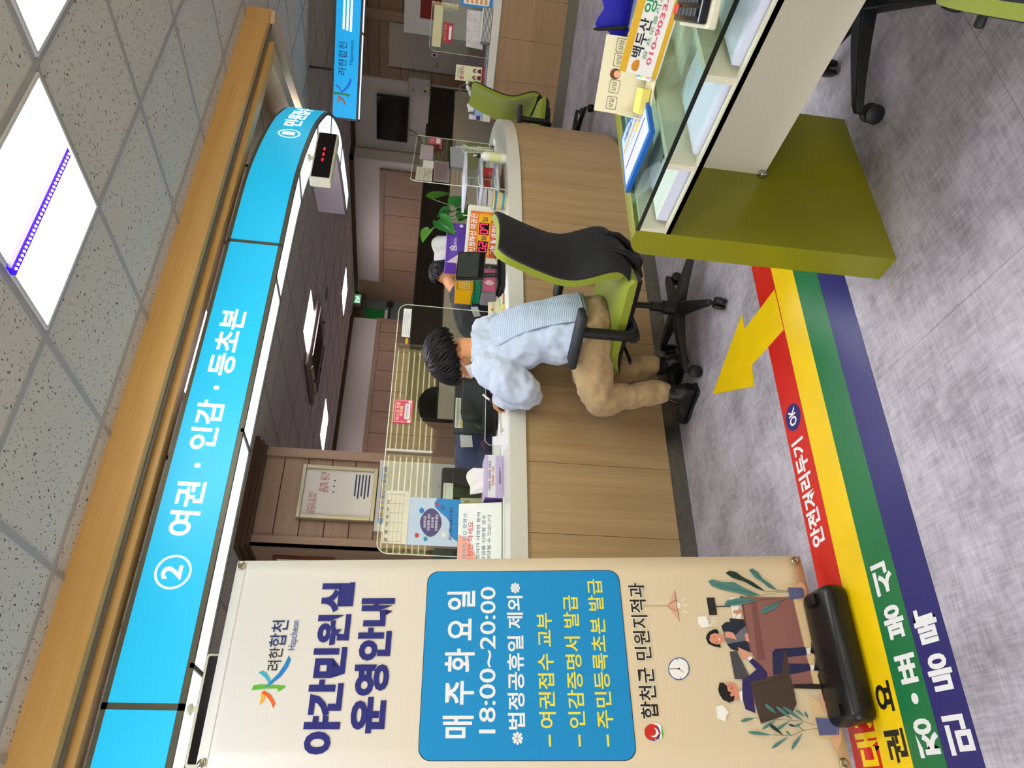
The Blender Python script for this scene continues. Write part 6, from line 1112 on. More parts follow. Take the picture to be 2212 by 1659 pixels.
MB().rbox(.16, .08, .125, (0, 0, .063), r=.008).build('box_body', mat('red_plastic_box', '#b81822', rough=.3), t)
b = MB(); b.box(-.06, .02, -.0408, -.0402, .05, .052).box(-.06, .0, -.0408, -.0402, .062, .064); b.build('box_print', mat('pale_pink_print'), t)

# right hand screen with its taped notices
sc = 1.045
P0, P1 = Vector((3.243 * sc, 3.026 * sc, ZC)), Vector((4.31 * sc, 3.585 * sc, ZC)); dv = (P1 - P0); Ls = dv.length
t = thing('acrylic_screen', 'clear acrylic screen covered with taped notices at the counter bend', 'acrylic screen', P0, math.degrees(math.atan2(dv.y, dv.x)), 'clear screens on the counters')
hh = 1.3 + .1 * sc - ZC
tp_ = [(0, 0), (0, hh - .04)] + [(.04 - .04 * math.cos(a), hh - .04 + .04 * math.sin(a)) for a in [PI / 2 * i / 5 for i in range(1, 6)]] + [(Ls, hh), (Ls, 0)]
MB().prism(tp_, (0, 0, 0), (1, 0, 0), (0, 0, 1), (0, -1, 0), -.002, .002).build('sheet', CLEAR, t)
outline(tp_, (0, -.0005, 0), (1, 0, 0), (0, 0, 1), .0022).build('polished_edge', EDGE, t, smooth=True)
def nz(z): return 1.3 + (z - 1.3) * sc - ZC
def note(x0, x1, z0, z1, m, nm='taped_notice', par=None):
    b = MB(); b.box(x0 * sc, x1 * sc, -.0034, -.0024, nz(z0), nz(z1)); return b.build(nm, m, par or t)
a1 = note(.02, .315, 1.276, 1.374, mat('cream_form')); a2 = note(.315, .50, 1.272, 1.338, PAPER); a3 = note(.52, .92, 1.279, 1.365, mat('lilac_white_sheet'))
a4 = note(.03, .52, 1.175, 1.268, mat('grey_notice', '#8b8689', rough=.5)); a5 = note(.98, 1.19, 1.226, 1.312, mat('pink_notice_print'))
b = MB()
for i, z in enumerate((1.352, 1.325, 1.298)): b.box(.04 * sc, .29 * sc, -.0040, -.0036, nz(z), nz(z) + .0015)
b.text('신청번호', (.22 * sc, -.0042, nz(1.287)), (1, 0, 0), (0, 0, 1), .018, 0, lift=.0003).text('여권신청', (.16 * sc, -.0042, nz(1.312)), (1, 0, 0), (0, 0, 1), .02, 0, lift=.0003); b.build('notice_print', mat('dark_print'), a1)
b = MB()
for i, z in enumerate((1.255, 1.236, 1.217, 1.198)): b.text(('민원 신청서를 작성하신 후', '번호표를 뽑고 대기하여', '주시기 바랍니다 감사합니다', '신분증을 꼭 지참하십시오')[i], (.275 * sc, -.0044, nz(z) - .005), (1, 0, 0), (0, 0, 1), .02, .006, width=.4, lift=.0003)
b.build('notice_lettering', mat('rust_print', '#8a4a40', rough=.6), a4)
b = MB(); b.text('마스크', (1.085 * sc, -.0042, nz(1.288)), (1, 0, 0), (0, 0, 1), .035, .01, lift=.0003); b.build('notice_lettering', mat('pale_yellow_print'), a5)
b = MB(); b.prism(rrect(.16, .03, .01), (1.085 * sc, -.004, nz(1.248)), (1, 0, 0), (0, 0, 1), (0, -1, 0), 0, .0004); b.build('notice_panel', PAPER, a5)
b = MB(); b.box(.42 * sc, .96 * sc, -.0032, -.0024, nz(1.06), nz(1.165)); lw = b.build('price_table', mat('grey_blue_notice', '#a8aeb4', rough=.5), t)
b = MB()
for i in range(7): b.box(.45 * sc, .93 * sc, -.0038, -.0034, nz(1.075 + i * .0125), nz(1.075 + i * .0125) + .0012)
b.build('table_print', mat('grey_print'), lw)
t = thing('price_card', 'tall narrow white card standing at the bend of the counter', 'card', (4.50, 3.80, ZC), 20)
b = MB(); b.box(-.065, .065, -.001, .001, .0004, .275, R=rotm('X', -5)); b.build('card', PAPER, t)
b = MB()
for i in range(9): b.box(-.045, .04 - .015 * (i % 3), -.0035 + .0025 * i * .0, -.0028, .05 + i * .022, .053 + i * .022, R=rotm('X', -5), c=(0, .0015, 0))
b.build('card_print', mat('blue_grey_print', '#7f9ab4', rough=.6), t)
b = MB(); b.rbox(.13, .06, .008, (0, 0.0, .0044), r=.002); b.build('card_foot', CLEAR, t)
t = thing('phone_tray', 'black phone on a white sheet at the tip of the counter', 'phone', (4.28, 3.62, ZC), 35)
b = MB(); b.box(-.12, .12, -.08, .08, .0003, .0012); b.build('sheet', PAPER, t)
b = MB(); b.rbox(.15, .075, .012, (0, 0, .0075), r=.005); b.build('phone', mat('black_glossy_plastic'), t)

# ================================================================ BEHIND THE COUNTER
SMOKE = mat('dark_smoked_glass', '#1a1613', rough=.12); BEI = mat('beige_partition_fabric', '#a89c88', rough=.8)
t = thing('office_partition', 'long office partition of smoked glass over beige panels', 'partition', (5.35, 5.62, 0))
for x0_, x1_ in ((-2.25, -1.45), (-1.45, -.12), (-.12, 1.0), (1.0, 2.27)):
    MB().box(x0_ + .004, x1_ - .004, -.02, .02, .05, 1.06).build('fabric_panel', BEI, t)
    MB().box(x0_ + .004, x1_ - .004, -.012, .012, 1.07, 1.34).build('glass_panel', SMOKE, t)
f = MB(); f.box(-2.25, 2.27, -.022, .022, 1.34, 1.352).box(-2.25, 2.27, -.022, .022, 1.058, 1.072).box(2.255, 2.275, -.022, .022, 0, 1.352).box(-2.26, -2.25, -.022, .022, 0, 1.352).box(-2.25, 2.27, -.022, .022, 0, .05); f.build('frame', mat('dark_partition_frame', '#3c3833', rough=.3, metal=.4), t)
t = thing('low_cabinet', 'grey cabinet in the gap under the dark wall television', 'cabinet', (8.9, 7.2, 0))
MB().box(-.25, .25, -.4, .4, 0, 1.30).build('cabinet_body', mat('grey_beige_plastic'), t)
MB().box(-.26, .26, -.41, .41, 1.30, 1.33).build('cabinet_top', mat('white_plastic'), t)
MB().box(-.2, .1, .05, .35, 1.331, 1.39).build('router', mat('black_plastic'), t)
t = thing('wall_television', 'dark flat television hung high on the cream wall', 'television', (9.10, 7.325, 1.66))
R = rotm('Y', 4)
b = MB(); b.rbox(.045, .79, .465, (0, 0, .2335), r=.006); b.build('screen_case', mat('black_plastic'), t)
b = MB(); b.box(-.0240, -.0228, -.385, .385, .016, .455); b.build('screen', mat('tv_black_screen', '#050608', rough=.08), t)
b = MB(); b.box(.02, .10, -.12, .12, .14, .32); b.build('wall_bracket', mat('grey_metal'), t)
b = MB(); b.tube(smooth_path([(.03, .18, .02), (.05, .22, -.08), (.04, .3, -.16), (-.1, .36, -.26)], 5), .006, 6); b.tube([(.05, .30, .02), (.05, .31, -.25)], .003, 6); b.build('cable', mat('black_plastic'), t, smooth=True)
t = thing('electric_box', 'grey electrical box on the wall between television and door', 'electrical box', (9.19, 6.68, 1.37))
b = MB(); b.rbox(.14, .27, .31, (-.08, 0, .155), r=.008); b.build('box_case', mat('pale_grey_metal', '#b1aca2', rough=.45), t)
b = MB(); b.ball((-.152, .05, .24), (.004, .014, .014), 10, 6); b.build('red_lamp', mat('dark_red_notice'), t)
b = MB(); b.ball((-.152, .05, .07), (.006, .018, .018), 10, 6); b.build('black_switch', mat('black_plastic'), t)
b = MB(); b.box(-.1512, -.1506, -.01, .04, .04, .07); b.build('yellow_sticker', mat('yellow_print'), t)

t = thing('silver_framed_poster', 'silver framed sheet with red brush lettering on the wood pillar', 'framed poster', (2.33, 5.557, 1.515))
w, h = .455, .60
b = MB()
for x0_, x1_, z0_, z1_ in ((-w / 2, w / 2, 0, .032), (-w / 2, w / 2, h - .032, h), (-w / 2, -w / 2 + .032, .032, h - .032), (w / 2 - .032, w / 2, .032, h - .032)): b.box(x0_, x1_, -.035, .006, z0_, z1_)
b.build('frame', mat('silver_gold_frame', '#b5b096', rough=.3, metal=.7), t, bevel=.004)
b = MB(); b.box(-w / 2 + .03, w / 2 - .03, -.016, .004, .03, h - .03); b.build('sheet', mat('framed_sheet', '#d2d0c4', rough=.12), t)
b = MB()
for st, x, z, s_ in (('당신의 도약이', -.09, .505, .042), ('희망이되어', -.1, .47, .042), ('함께 같이', .09, .43, .045), ('꿈틀이 맞다', .08, .395, .042)): b.text(st, (x, -.0165, z), (1, 0, 0), (0, 0, 1), s_, .0, lift=.0008, width=.17)
b.build('brush_lettering', mat('red_brush_ink', '#a02a30', rough=.6), t)
b = MB()
for i in range(5): b.box(-.02 - .02 * (i % 2), .17, -.0175, -.0168, .06 + i * .026, .072 + i * .026)
b.box(.05, .06, -.0175, -.0168, .33, .345).box(.0, .01, -.0175, -.0168, .33, .345).box(.1, .11, -.0175, -.0168, .33, .345)
b.build('small_lettering', mat('sign_navy_print', '#2a3358', rough=.6), t)
t = thing('white_notice_board', 'white board with blue and yellow heading under the silver frame', 'notice board', (2.335, 5.557, .86))
b = MB(); b.box(-.305, .305, -.02, .006, 0, .65); b.build('board', mat('white_board_sheet', '#c8c6bc', rough=.3), t)
b = MB(); b.prism(rrect(.50, .045, .02), (0, -.021, .60), (1, 0, 0), (0, 0, 1), (0, -1, 0), 0, .001); b.build('blue_heading', mat('blue_heading_print', '#2f6fae', rough=.4), t)
b = MB(); b.text('민원 발급 수수료 안내', (0, -.0225, .60), (1, 0, 0), (0, 0, 1), .04, .015, width=.40, lift=.0006); b.build('lettering', mat('yellow_print'), t)
b = MB()
for i in range(8): b.box(-.27, .27, -.0212, -.0206, .08 + i * .06, .082 + i * .06)
for i in range(6): b.text(('500', '1,000', '1,500')[i % 3], (.1, -.0215, .1 + i * .06), (1, 0, 0), (0, 0, 1), .03, 0, lift=.0005)
b.build('table_print', mat('grey_print'), t)
t = thing('brown_framed_notice', 'brown framed notice on the shaded side of the wood pillar', 'framed notice', (1.89, 5.98, 1.80))
b = MB(); b.box(-.03, .012, -.20, .20, 0, .475); b.build('frame', mat('brown_frame', '#6a3d22', rough=.4), t)
b = MB(); b.box(-.032, -.03, -.17, .17, .03, .445); b.build('sheet', PAPER, t)
t = thing('dark_cabinet', 'dark green filing cabinet behind the left end of the counter', 'cabinet', (1.30, 4.75, 0))
MB().rbox(.55, .40, 1.08, (0, 0, .5405), r=.006).build('cabinet_body', mat('dark_green_metal', '#26342e', rough=.4), t)

# ================================================================ ON THE FAR COUNTER
def c2pt(a, off, z): p = C2P + C2D * a + C2N * off; return (p.x, p.y, z)
RZ2 = math.degrees(math.atan2(C2D.y, C2D.x)) + 180   # local x to the reader's right, -y towards the reader
Z2 = .8105
t = thing('acrylic_screen', 'clear screen with red and white notices on the far counter', 'acrylic screen', c2pt(.39, .25, Z2), RZ2, 'clear screens on the counters')
MB().prism([(-.21, 0), (-.21, .54), (-.17, .58), (.23, .58), (.23, 0)], (0, 0, 0), (1, 0, 0), (0, 0, 1), (0, -1, 0), -.002, .002).build('sheet', CLEAR, t)
outline([(-.21, 0), (-.21, .54), (-.17, .58), (.23, .58)], (0, 0, 0), (1, 0, 0), (0, 0, 1), .002).build('polished_edge', EDGE, t)
b = MB(); b.box(-.12, .06, -.0034, -.0024, .36, .455); rn = b.build('red_notice', mat('crimson_notice', '#b02a44', rough=.5), t)
b = MB(); b.prism(rrect(.12, .025, .008), (-.03, -.0036, .385), (1, 0, 0), (0, 0, 1), (0, -1, 0), 0, .0004); b.build('notice_panel', PAPER, rn)
b = MB(); b.text('마스크 착용', (-.03, -.0036, .43), (1, 0, 0), (0, 0, 1), .024, .01, width=.14, lift=.0004); b.build('notice_lettering', mat('golden_yellow'), rn)
b = MB(); b.box(-.17, .20, -.0034, -.0024, .47, .555); b.build('wrinkled_notice', mat('pale_yellow_notice', '#cfc998', rough=.3), t)
b = MB(); b.prism([(-.14, .05), (.2, .08), (.2, .24), (-.13, .22)], (0, -.0034, 0), (1, 0, 0), (0, 0, 1), (0, -1, 0), 0, .0008); b.build('floral_notice', mat('floral_white_notice', '#d6d2cf', rough=.4, hex2='#b9aeb2', nscale=(30, 30, 30)), t)
for i in range(7):
    t = thing('folder', 'black and white striped folder, %s of the pile on the far counter' % ('lowest', 'second from below', 'third from below', 'the middle one', 'third from the top', 'second from the top', 'topmost')[i], 'folder', c2pt(.33, .12, Z2 + .0005 + i * .0132), RZ2 + 2 * (i % 3), 'striped folders on the far counter')
    b = MB(); b.box(-.15, .15, -.10, .10, 0, .006); b.build('cover', mat('black_plastic'), t)
    b = MB(); b.box(-.148, .148, -.101, .098, .0062, .0125); b.build('pages', PAPER, t)
t = thing('help_leaflet', 'pale yellow call centre leaflet standing by the white flowers', 'leaflet', c2pt(.765, .22, Z2), RZ2)
R = rotm('X', -8)
b = MB(); b.box(-.072, .072, -.001, .001, .0005, .30, R=R); b.build('leaflet', mat('pale_lemon_leaflet', '#dcdcae', rough=.5), t)
b = MB(); b.box(-.072, .072, -.0018, -.0012, .0, .04, R=R); b.build('red_foot', mat('dark_red_notice'), t)
b = MB(); b.text('콜센터', R @ V3(0, -.0016, .235), (1, 0, 0), R @ V3(0, 0, 1), .045, .015, width=.12, lift=.0006); b.build('lettering', mat('crimson_notice'), t)
b = MB(); b.text('외국인도움', R @ V3(0, -.0016, .272), (1, 0, 0), R @ V3(0, 0, 1), .022, .01, width=.09, lift=.0006); b.build('lettering_blue', mat('blue_print'), t)
for x in (-.03, .032):
    b = MB(); b.ball(R @ V3(x, -.002, .105), (.020, .001, .024), 12, 8); b.build('printed_hair', mat('dark_print'), t)
    b = MB(); b.ball(R @ V3(x, -.003, .098), (.014, .001, .017), 12, 8); b.build('printed_face', mat('printed_skin'), t)
    b = MB(); b.prism([(-.024, 0), (.024, 0), (.014, .035), (-.014, .035)], R @ V3(x, -.002, .045), (1, 0, 0), R @ V3(0, 0, 1), R @ V3(0, -1, 0), 0, .0006); b.build('printed_suit', mat('printed_maroon', '#4a1f2a', rough=.6), t)
t = thing('flower_basket', 'wicker basket of white roses on the far counter end', 'flowers', c2pt(.915, .20, Z2), RZ2)
b = MB(); b.lathe([(0, .0005), (.05, .0005), (.06, .03), (.066, .08), (.060, .08), (.05, .02), (0, .015)], n=24); b.build('basket', mat('brown_wicker', '#8a7458', rough=.8, noise=.3, nscale=(120, 120, 120)), t)
b = MB(); b.tube([(.062 * math.cos(a), .0, .08 + .17 * math.sin(a)) for a in [PI * i / 16 for i in range(17)]], .004, 6); b.build('basket_handle', mat('brown_wicker'), t)
random.seed(5)
for i in range(14):
    a = 2.4 * i; r = .02 + .045 * ((i * .618) % 1); c_ = V3(r * math.cos(a), r * math.sin(a) * .8, .10 + .075 * ((i * .37) % 1)); b = MB(); b.ball(c_, (.020, .020, .018), 10, 7)
    for k in range(3): b.ball(c_ + V3(.006 * math.cos(2.1 * k), .006 * math.sin(2.1 * k), .006), (.013, .013, .014), 8, 6)
    b.build('rose', mat('white_petal', '#e6e4d8', rough=.7), t, smooth=True)
b = MB()
for i in range(46):
    a = random.random() * 2 * PI; r = .02 + .055 * random.random(); z = .06 + .11 * random.random(); p = V3(r * math.cos(a), r * math.sin(a), z); d = V3(math.cos(a), math.sin(a), random.uniform(-.2, .9)).normalized() * .035; s = V3(-math.sin(a), math.cos(a), 0) * .011
    b.add([p, p + d * .5 + s, p + d, p + d * .5 - s], [(0, 1, 2, 3)])
o = b.build('foliage', mat('dark_rose_leaf', '#1f4a1c', rough=.5), t); o['kind'] = 'stuff'
t = tissue_box('purple tissue box behind the empty lime chair on the far counter', c2pt(1.075, .16, Z2), RZ2, .15, .10, .085, '#6a54b0', '#8a78c8', '#4a2a78', .07)
t = thing('face_mask', 'pale blue face mask hanging over the purple tissue box', 'face mask', c2pt(1.075, .095, Z2), RZ2)
b = MB(); b.surf(lambda u, v: ((u - .5) * .15, -.010 * math.sin(PI * u) - .006 * math.sin(PI * v) , .002 + .075 * v), 10, 6); b.build('mask_fabric', mat('pale_blue_mask', '#8fb4d0', rough=.8), t, smooth='all')
t = thing('flyer_box', 'white box with violet print at the far counter end', 'box', c2pt(1.165, .30, Z2), RZ2)
MB().rbox(.05, .10, .12, (0, 0, .0605), r=.003).build('box_body', PAPER, t)
b = MB(); b.box(-.024, .024, -.0506, -.0502, .01, .05); b.build('box_print', mat('violet_print'), t)
t = thing('blue_poster_stand', 'blue framed price poster standing at the top picture edge', 'poster', c2pt(.02, .24, Z2), RZ2)
b = MB(); b.box(-.14, .14, -.002, .002, .0005, .31, R=rotm('X', -6)); b.build('poster', mat('bright_blue_print'), t)
b = MB(); b.box(-.12, .12, -.003, -.0022, .03, .28, R=rotm('X', -6)); b.build('poster_sheet', mat('white_form'), t)
b = MB()
for i in range(5): b.box(-.11, .11, -.0038, -.0032, .05 + i * .045, .075 + i * .045, R=rotm('X', -6))
b.build('poster_print', mat('orange_print'), t)
t = thing('white_leaflet_stack', 'white printed leaflet leaning beside the striped folders', 'leaflet', c2pt(.16, .33, Z2), RZ2)
b = MB(); b.box(-.07, .07, -.02, .0, .0005, .21, R=rotm('X', -8)); b.build('leaflets', PAPER, t)
b = MB(); b.text('안내', (0, -.024, .07), (1, 0, 0), (0, 0, 1), .05, .01, lift=.001); b.build('lettering', mat('dark_print'), t)
t = thing('cable_strip', 'lilac cloth strip lying along the edge of the far counter', 'cloth', c2pt(.78, .07, Z2), RZ2)
b = MB(); b.surf(lambda u, v: ((u - .5) * .5, (v - .5) * .07 + .01 * math.sin(u * 9), .003 + .012 * abs(math.sin(v * PI)) * (1 + .4 * math.sin(u * 14))), 30, 6); b.build('cloth', mat('lilac_cloth', '#8d86a2', rough=.8), t, smooth='all')
# ================================================================ PEOPLE
def cap(b, p0, r0, p1, r1, n=14, k=6):
    """tapered limb segment with round ends"""
    p0, p1 = Vector(p0), Vector(p1); d = (p1 - p0); L_ = d.length; d.normalize(); pts = []; rs = []
    for i in range(5): a = PI / 2 * (1 - i / 4); pts.append(p0 - d * r0 * math.sin(a)); rs.append(max(1e-4, r0 * math.cos(a)))
    for i in range(1, k): pts.append(p0 + d * L_ * i / k); rs.append(r0 + (r1 - r0) * i / k)
    for i in range(5): a = PI / 2 * i / 4; pts.append(p1 + d * r1 * math.sin(a)); rs.append(max(1e-4, r1 * math.cos(a)))
    b.tube(pts, rs, n)
def limb(b, pts, rs, n=14):
    P = smooth_path(pts, 5); R_ = []
    for i in range(len(rs) - 1): R_ += [rs[i] + (rs[i + 1] - rs[i]) * k / 5 for k in range(5)]
    R_.append(rs[-1]); b.tube(P, R_, n); b.ball(P[0], R_[0] * .98, 12, 8); b.ball(P[-1], R_[-1] * .98, 12, 8)
def loft(b, secs, n=22):
    """secs: centre, side axis, front axis, half width, half depth"""
    vs = []
    for c, sx, fy, w, d in secs:
        c, sx, fy = Vector(c), Vector(sx), Vector(fy)
        for j in range(n):
            a = 2 * PI * j / n; ca, sa = math.cos(a), math.sin(a)
            vs.append(c + sx * (w * math.copysign(abs(ca) ** .85, ca)) + fy * (d * math.copysign(abs(sa) ** .85, sa)))
    k = len(secs); fs = [(i * n + j, i * n + (j + 1) % n, (i + 1) * n + (j + 1) % n, (i + 1) * n + j) for i in range(k - 1) for j in range(n)]
    fs += [list(range(n))[::-1], list(range((k - 1) * n, k * n))]; b.add(vs, fs)
def organic(b, name, m, parent, voxel=.010, smooth=5, folds=0.0, fscale=.12, world=True):
    o = b.build(name, m, parent, smooth='all', world=world)
    r = o.modifiers.new('skin', 'REMESH'); r.mode = 'VOXEL'; r.voxel_size = voxel; r.use_smooth_shade = True
    s = o.modifiers.new('relax', 'SMOOTH'); s.iterations = smooth; s.factor = .5
    if folds:
        tx = bpy.data.textures.new(name + '_folds', 'CLOUDS'); tx.noise_scale = fscale; tx.noise_depth = 1
        d = o.modifiers.new('folds', 'DISPLACE'); d.texture = tx; d.strength = folds; d.mid_level = .5
    return o
SKIN = mat('warm_skin', '#d59a6c', rough=.5, spec=.35, hex2='#c98b60', nscale=(30, 30, 30)); HAIR = mat('dark_brown_hair', '#110a08', rough=.5, spec=.3, hex2='#080504', nscale=(60, 60, 9)); HAIRB = mat('black_hair', '#0d0c0e', rough=.45)
def knit():
    m = mat('pale_blue_knit', '#b6c3d8', rough=.9, sheen=.35, spec=.15); nt = m.node_tree; b = nt.nodes['Principled BSDF']
    tc = nt.nodes.new('ShaderNodeTexCoord'); wv = nt.nodes.new('ShaderNodeTexWave'); wv.wave_type = 'BANDS'; wv.bands_direction = 'Z'; wv.inputs['Scale'].default_value = 42; wv.inputs['Distortion'].default_value = 1.2; wv.inputs['Detail'].default_value = 1
    nt.links.new(tc.outputs['Object'], wv.inputs['Vector'])
    bp_ = nt.nodes.new('ShaderNodeBump'); bp_.inputs['Strength'].default_value = .5; bp_.inputs['Distance'].default_value = .003
    nt.links.new(wv.outputs['Fac'], bp_.inputs['Height']); nt.links.new(bp_.outputs[0], b.inputs['Normal'])
    mx = nt.nodes.new('ShaderNodeMixRGB'); mx.inputs[1].default_value = (*lin('#a9b7cf'), 1); mx.inputs[2].default_value = (*lin('#c0cce0'), 1)
    nt.links.new(wv.outputs['Fac'], mx.inputs[0]); nt.links.new(mx.outputs[0], b.inputs['Base Color']); return m
KNIT = knit(); KNITP = mat('pale_blue_fleece', '#b9c4d8', rough=.95, sheen=.4, spec=.1)
TROU = mat('beige_wool_trousers', '#b59a70', rough=.95, sheen=.3, noise=.10, nscale=(220, 220, 220)); BOOT = mat('black_boot_leather', '#121110', rough=.35); SOCK = mat('black_ribbed_knit', '#151515', rough=.9)

def hand(b, wrist, fingers_dir, palm_n, size=1.0, curl=.7, side=1):
    """palm, four bent fingers of different lengths and a thumb from the side of the palm"""
    w = Vector(wrist); d = Vector(fingers_dir).normalized(); n = Vector(palm_n); n = (n - d * n.dot(d)).normalized(); s = d.cross(n) * side
    cap(b, w, .024 * size, w + d * .03 * size, .026 * size)
    for k, (off, L_) in enumerate(((-.027, .060), (-.009, .071), (.009, .067), (.026, .052))):
        base = w + d * .080 * size + s * off * size; cap(b, w + d * .02 * size + s * off * .6 * size, .017 * size, base, .0115 * size)
        a = 0; p = base
        for j, seg in enumerate((.42, .32, .26)):
            a += curl * (.9 if j else .7); q = p + (d * math.cos(a) + n * math.sin(a)) * L_ * seg * size; cap(b, p, (.0098 - .001 * j) * size, q, (.0088 - .001 * j) * size, 10, 3); p = q
    t0 = w + d * .025 * size - s * .028 * size; t1 = t0 + (d * .6 - s * .5 + n * .45).normalized() * .036 * size; t2 = t1 + (d * .75 + s * .15 + n * .6).normalized() * .030 * size
    cap(b, t0, .0145 * size, t1, .0115 * size, 10, 3); cap(b, t1, .0112 * size, t2, .0092 * size, 10, 3)

def head(b, c, d, up, s=1.0):
    """skull, jaw, nose, lips, ears in a head frame: d looks out of the face, up to the crown"""
    c, d, up = Vector(c), Vector(d).normalized(), Vector(up); up = (up - d * up.dot(d)).normalized(); x = d.cross(up)
    R_ = Matrix((x, d, up)).transposed()
    b.ball(c + up * .018 * s, (.074 * s, .094 * s, .092 * s), 20, 14, R_)
    b.ball(c + d * .030 * s - up * .045 * s, (.060 * s, .066 * s, .062 * s), 18, 12, R_)
    b.ball(c + d * .060 * s - up * .088 * s, (.030 * s, .028 * s, .022 * s), 12, 8, R_)
    cap(b, c + d * .090 * s + up * .004 * s, .008 * s, c + d * .110 * s - up * .030 * s, .012 * s, 10, 3)
    for sg in (-1, 1):
        b.ball(c + d * .104 * s - up * .034 * s + x * sg * .011 * s, .008 * s, 8, 6)
        b.ball(c - d * .006 * s - up * .018 * s + x * sg * .076 * s, (.008 * s, .019 * s, .030 * s), 12, 8, R_)
        b.ball(c + d * .078 * s + up * .022 * s + x * sg * .032 * s, (.022 * s, .010 * s, .006 * s), 10, 6, R_)
    b.ball(c + d * .094 * s - up * .060 * s, (.024 * s, .008 * s, .006 * s), 10, 6, R_); b.ball(c + d * .092 * s - up * .068 * s, (.020 * s, .009 * s, .006 * s), 10, 6, R_)
    return c, d, up, x, R_
def eyes(c, d, up, x, R_, s, parent):
    for sg in (-1, 1):
        b = MB(); b.ball(c + d * .086 * s + up * .004 * s + x * sg * .032 * s, (.013 * s, .008 * s, .007 * s), 12, 8, R_); e = b.build('eye', mat('eye_white', '#e8e4de', rough=.3), parent, world=True, smooth='all')
        b = MB(); b.ball(c + d * .0925 * s + up * .003 * s + x * sg * .032 * s, (.006 * s, .003 * s, .006 * s), 10, 6, R_); b.build('iris', mat('dark_iris', '#1c120c', rough=.2), e, world=True, smooth='all')
def locks(b, c, R_, rx, ry, rz, rim, n, seed, r=.006, crown=(0, -.2, 1)):
    """overlapping locks from the crown down to an uneven rim"""
    rnd = random.Random(seed); c = Vector(c)
    for i in range(n):
        a = 2 * PI * i / n + rnd.uniform(-.04, .04); lay = 1 + .03 * rnd.random(); end = rim(a) + rnd.uniform(-.10, .06); pts = []; rs = []
        for k in range(8):
            t = .10 + (end - .10) * k / 7; tw = a + .10 * math.sin(k * .9 + i)
            p = V3(rx * lay * math.sin(t) * math.cos(tw), ry * lay * math.sin(t) * math.sin(tw), rz * lay * math.cos(t)); pts.append(c + R_ @ p); rs.append(r * (1.25 - .9 * (k / 7) ** 2.2))
        b.tube(pts, rs, 6)

# ---- the woman writing at the counter
C = Vector((1.965, 2.605, .545)); S = Vector((1.955, 2.825, .955)); f = Vector((-.375, .927, 0)); l = Vector((-.927, -.375, 0)); u = Vector((0, 0, 1))
pw = thing('person', 'person in pale blue sweater and beige trousers writing at the counter', 'person', (1.965, 2.605, 0))
hc = Vector((1.968, 2.948, 1.10)); hd = Vector((-.70, .42, -.52)); hu = Vector((-.3, .25, 1))
EL, WR = Vector((1.705, 2.770, .79)), Vector((1.772, 2.972, .892)); ER, WRR = Vector((2.07, 2.955, .905)), Vector((1.955, 3.08, .885))
HL, HR = C + l * .088 + Vector((0, 0, -.02)), C - l * .088 + Vector((0, 0, -.02)); KL, KR = Vector((1.675, 2.735, .455)), Vector((1.86, 2.84, .46)); AL, AR = Vector((1.737, 2.735, .115)), Vector((1.925, 2.795, .115))
b = MB()
fr = head(b, hc, hd, hu, 1.0)
cap(b, S + u * .03, .058, hc - fr[1] * .035 - fr[2] * .05, .052)
loft(b, [(C, l, f, .14, .10), (C + (S - C) * .35, l, f, .125, .09), (C + (S - C) * .75, l, f, .15, .10), (S, l, f, .15, .075), (S + u * .05, l, f, .055, .05)])
for a_, e_, w_, sg in ((S + l * .155, EL, WR, 1), (S - l * .155, ER, WRR, -1)): cap(b, a_, .05, e_, .04); cap(b, e_, .038, w_, .026)
for h_, k_, a_ in ((HL, KL, AL), (HR, KR, AR)): cap(b, h_, .075, k_, .052); cap(b, k_, .05, a_, .034)
hand(b, WR, (.22, .80, -.20), (-.55, .2, -.8), .92, .75, 1)
hand(b, WRR, (-.85, .30, -.22), (0, 0, -1), .92, .35, -1)
body = organic(b, 'body', SKIN, pw, .0062, 2)
eyes(*fr, 1.0, pw)
# hair: rounded bob with an uneven nape
Rh = fr[4]; ho = hc + fr[2] * .016 - fr[1] * .026
b = MB(); N, M_ = 36, 16; vs = []
def rim(a):  # polar angle of the hair edge around the head; the face side (+d) is open
    fwd = math.sin(a); return 1.28 + .62 * (1 - max(0, fwd)) ** .6 if fwd > -.2 else 1.98
for j in range(M_ + 1):
    for i in range(N):
        a = 2 * PI * i / N; t = rim(a) * j / M_ if j else 1e-3
        rg = 1 + .018 * math.sin(a * 11 + 2 * j * .3) + .012 * math.sin(a * 23)
        vs.append(ho + Rh @ V3(.106 * rg * math.sin(t) * math.cos(a),   .140 * rg * math.sin(t) * math.sin(a), .110 * rg * math.cos(t)))
b.add(vs, [(j * N + i, j * N + (i + 1) % N, (j + 1) * N + (i + 1) % N, (j + 1) * N + i) for j in range(M_) for i in range(N)])
locks(b, ho, Rh, .108, .143, .112, rim, 90, 3, .008); locks(b, ho, Rh, .103, .137, .108, lambda a: rim(a) + .12, 64, 9, .009)
b.build('hair', HAIR, pw, world=True, smooth='all')
b = MB()
def mk(uu, vv):
    a = (uu - .5) * 2.3; z = -.022 - .072 * vv; rr_ = .082 - .012 * vv; fw = .105 + .010 * math.sin(PI * vv)
    return hc + fr[3] * (math.sin(a) * rr_) + fr[1] * (math.cos(a) * fw * .99 + .008) + fr[2] * z
b.surf(mk, 18, 8); o = b.build('face_mask', mat('white_mask_fabric', '#e3e3e4', rough=.85), pw, world=True, smooth='all'); sd = o.modifiers.new('thickness', 'SOLIDIFY'); sd.thickness = .002
b = MB()
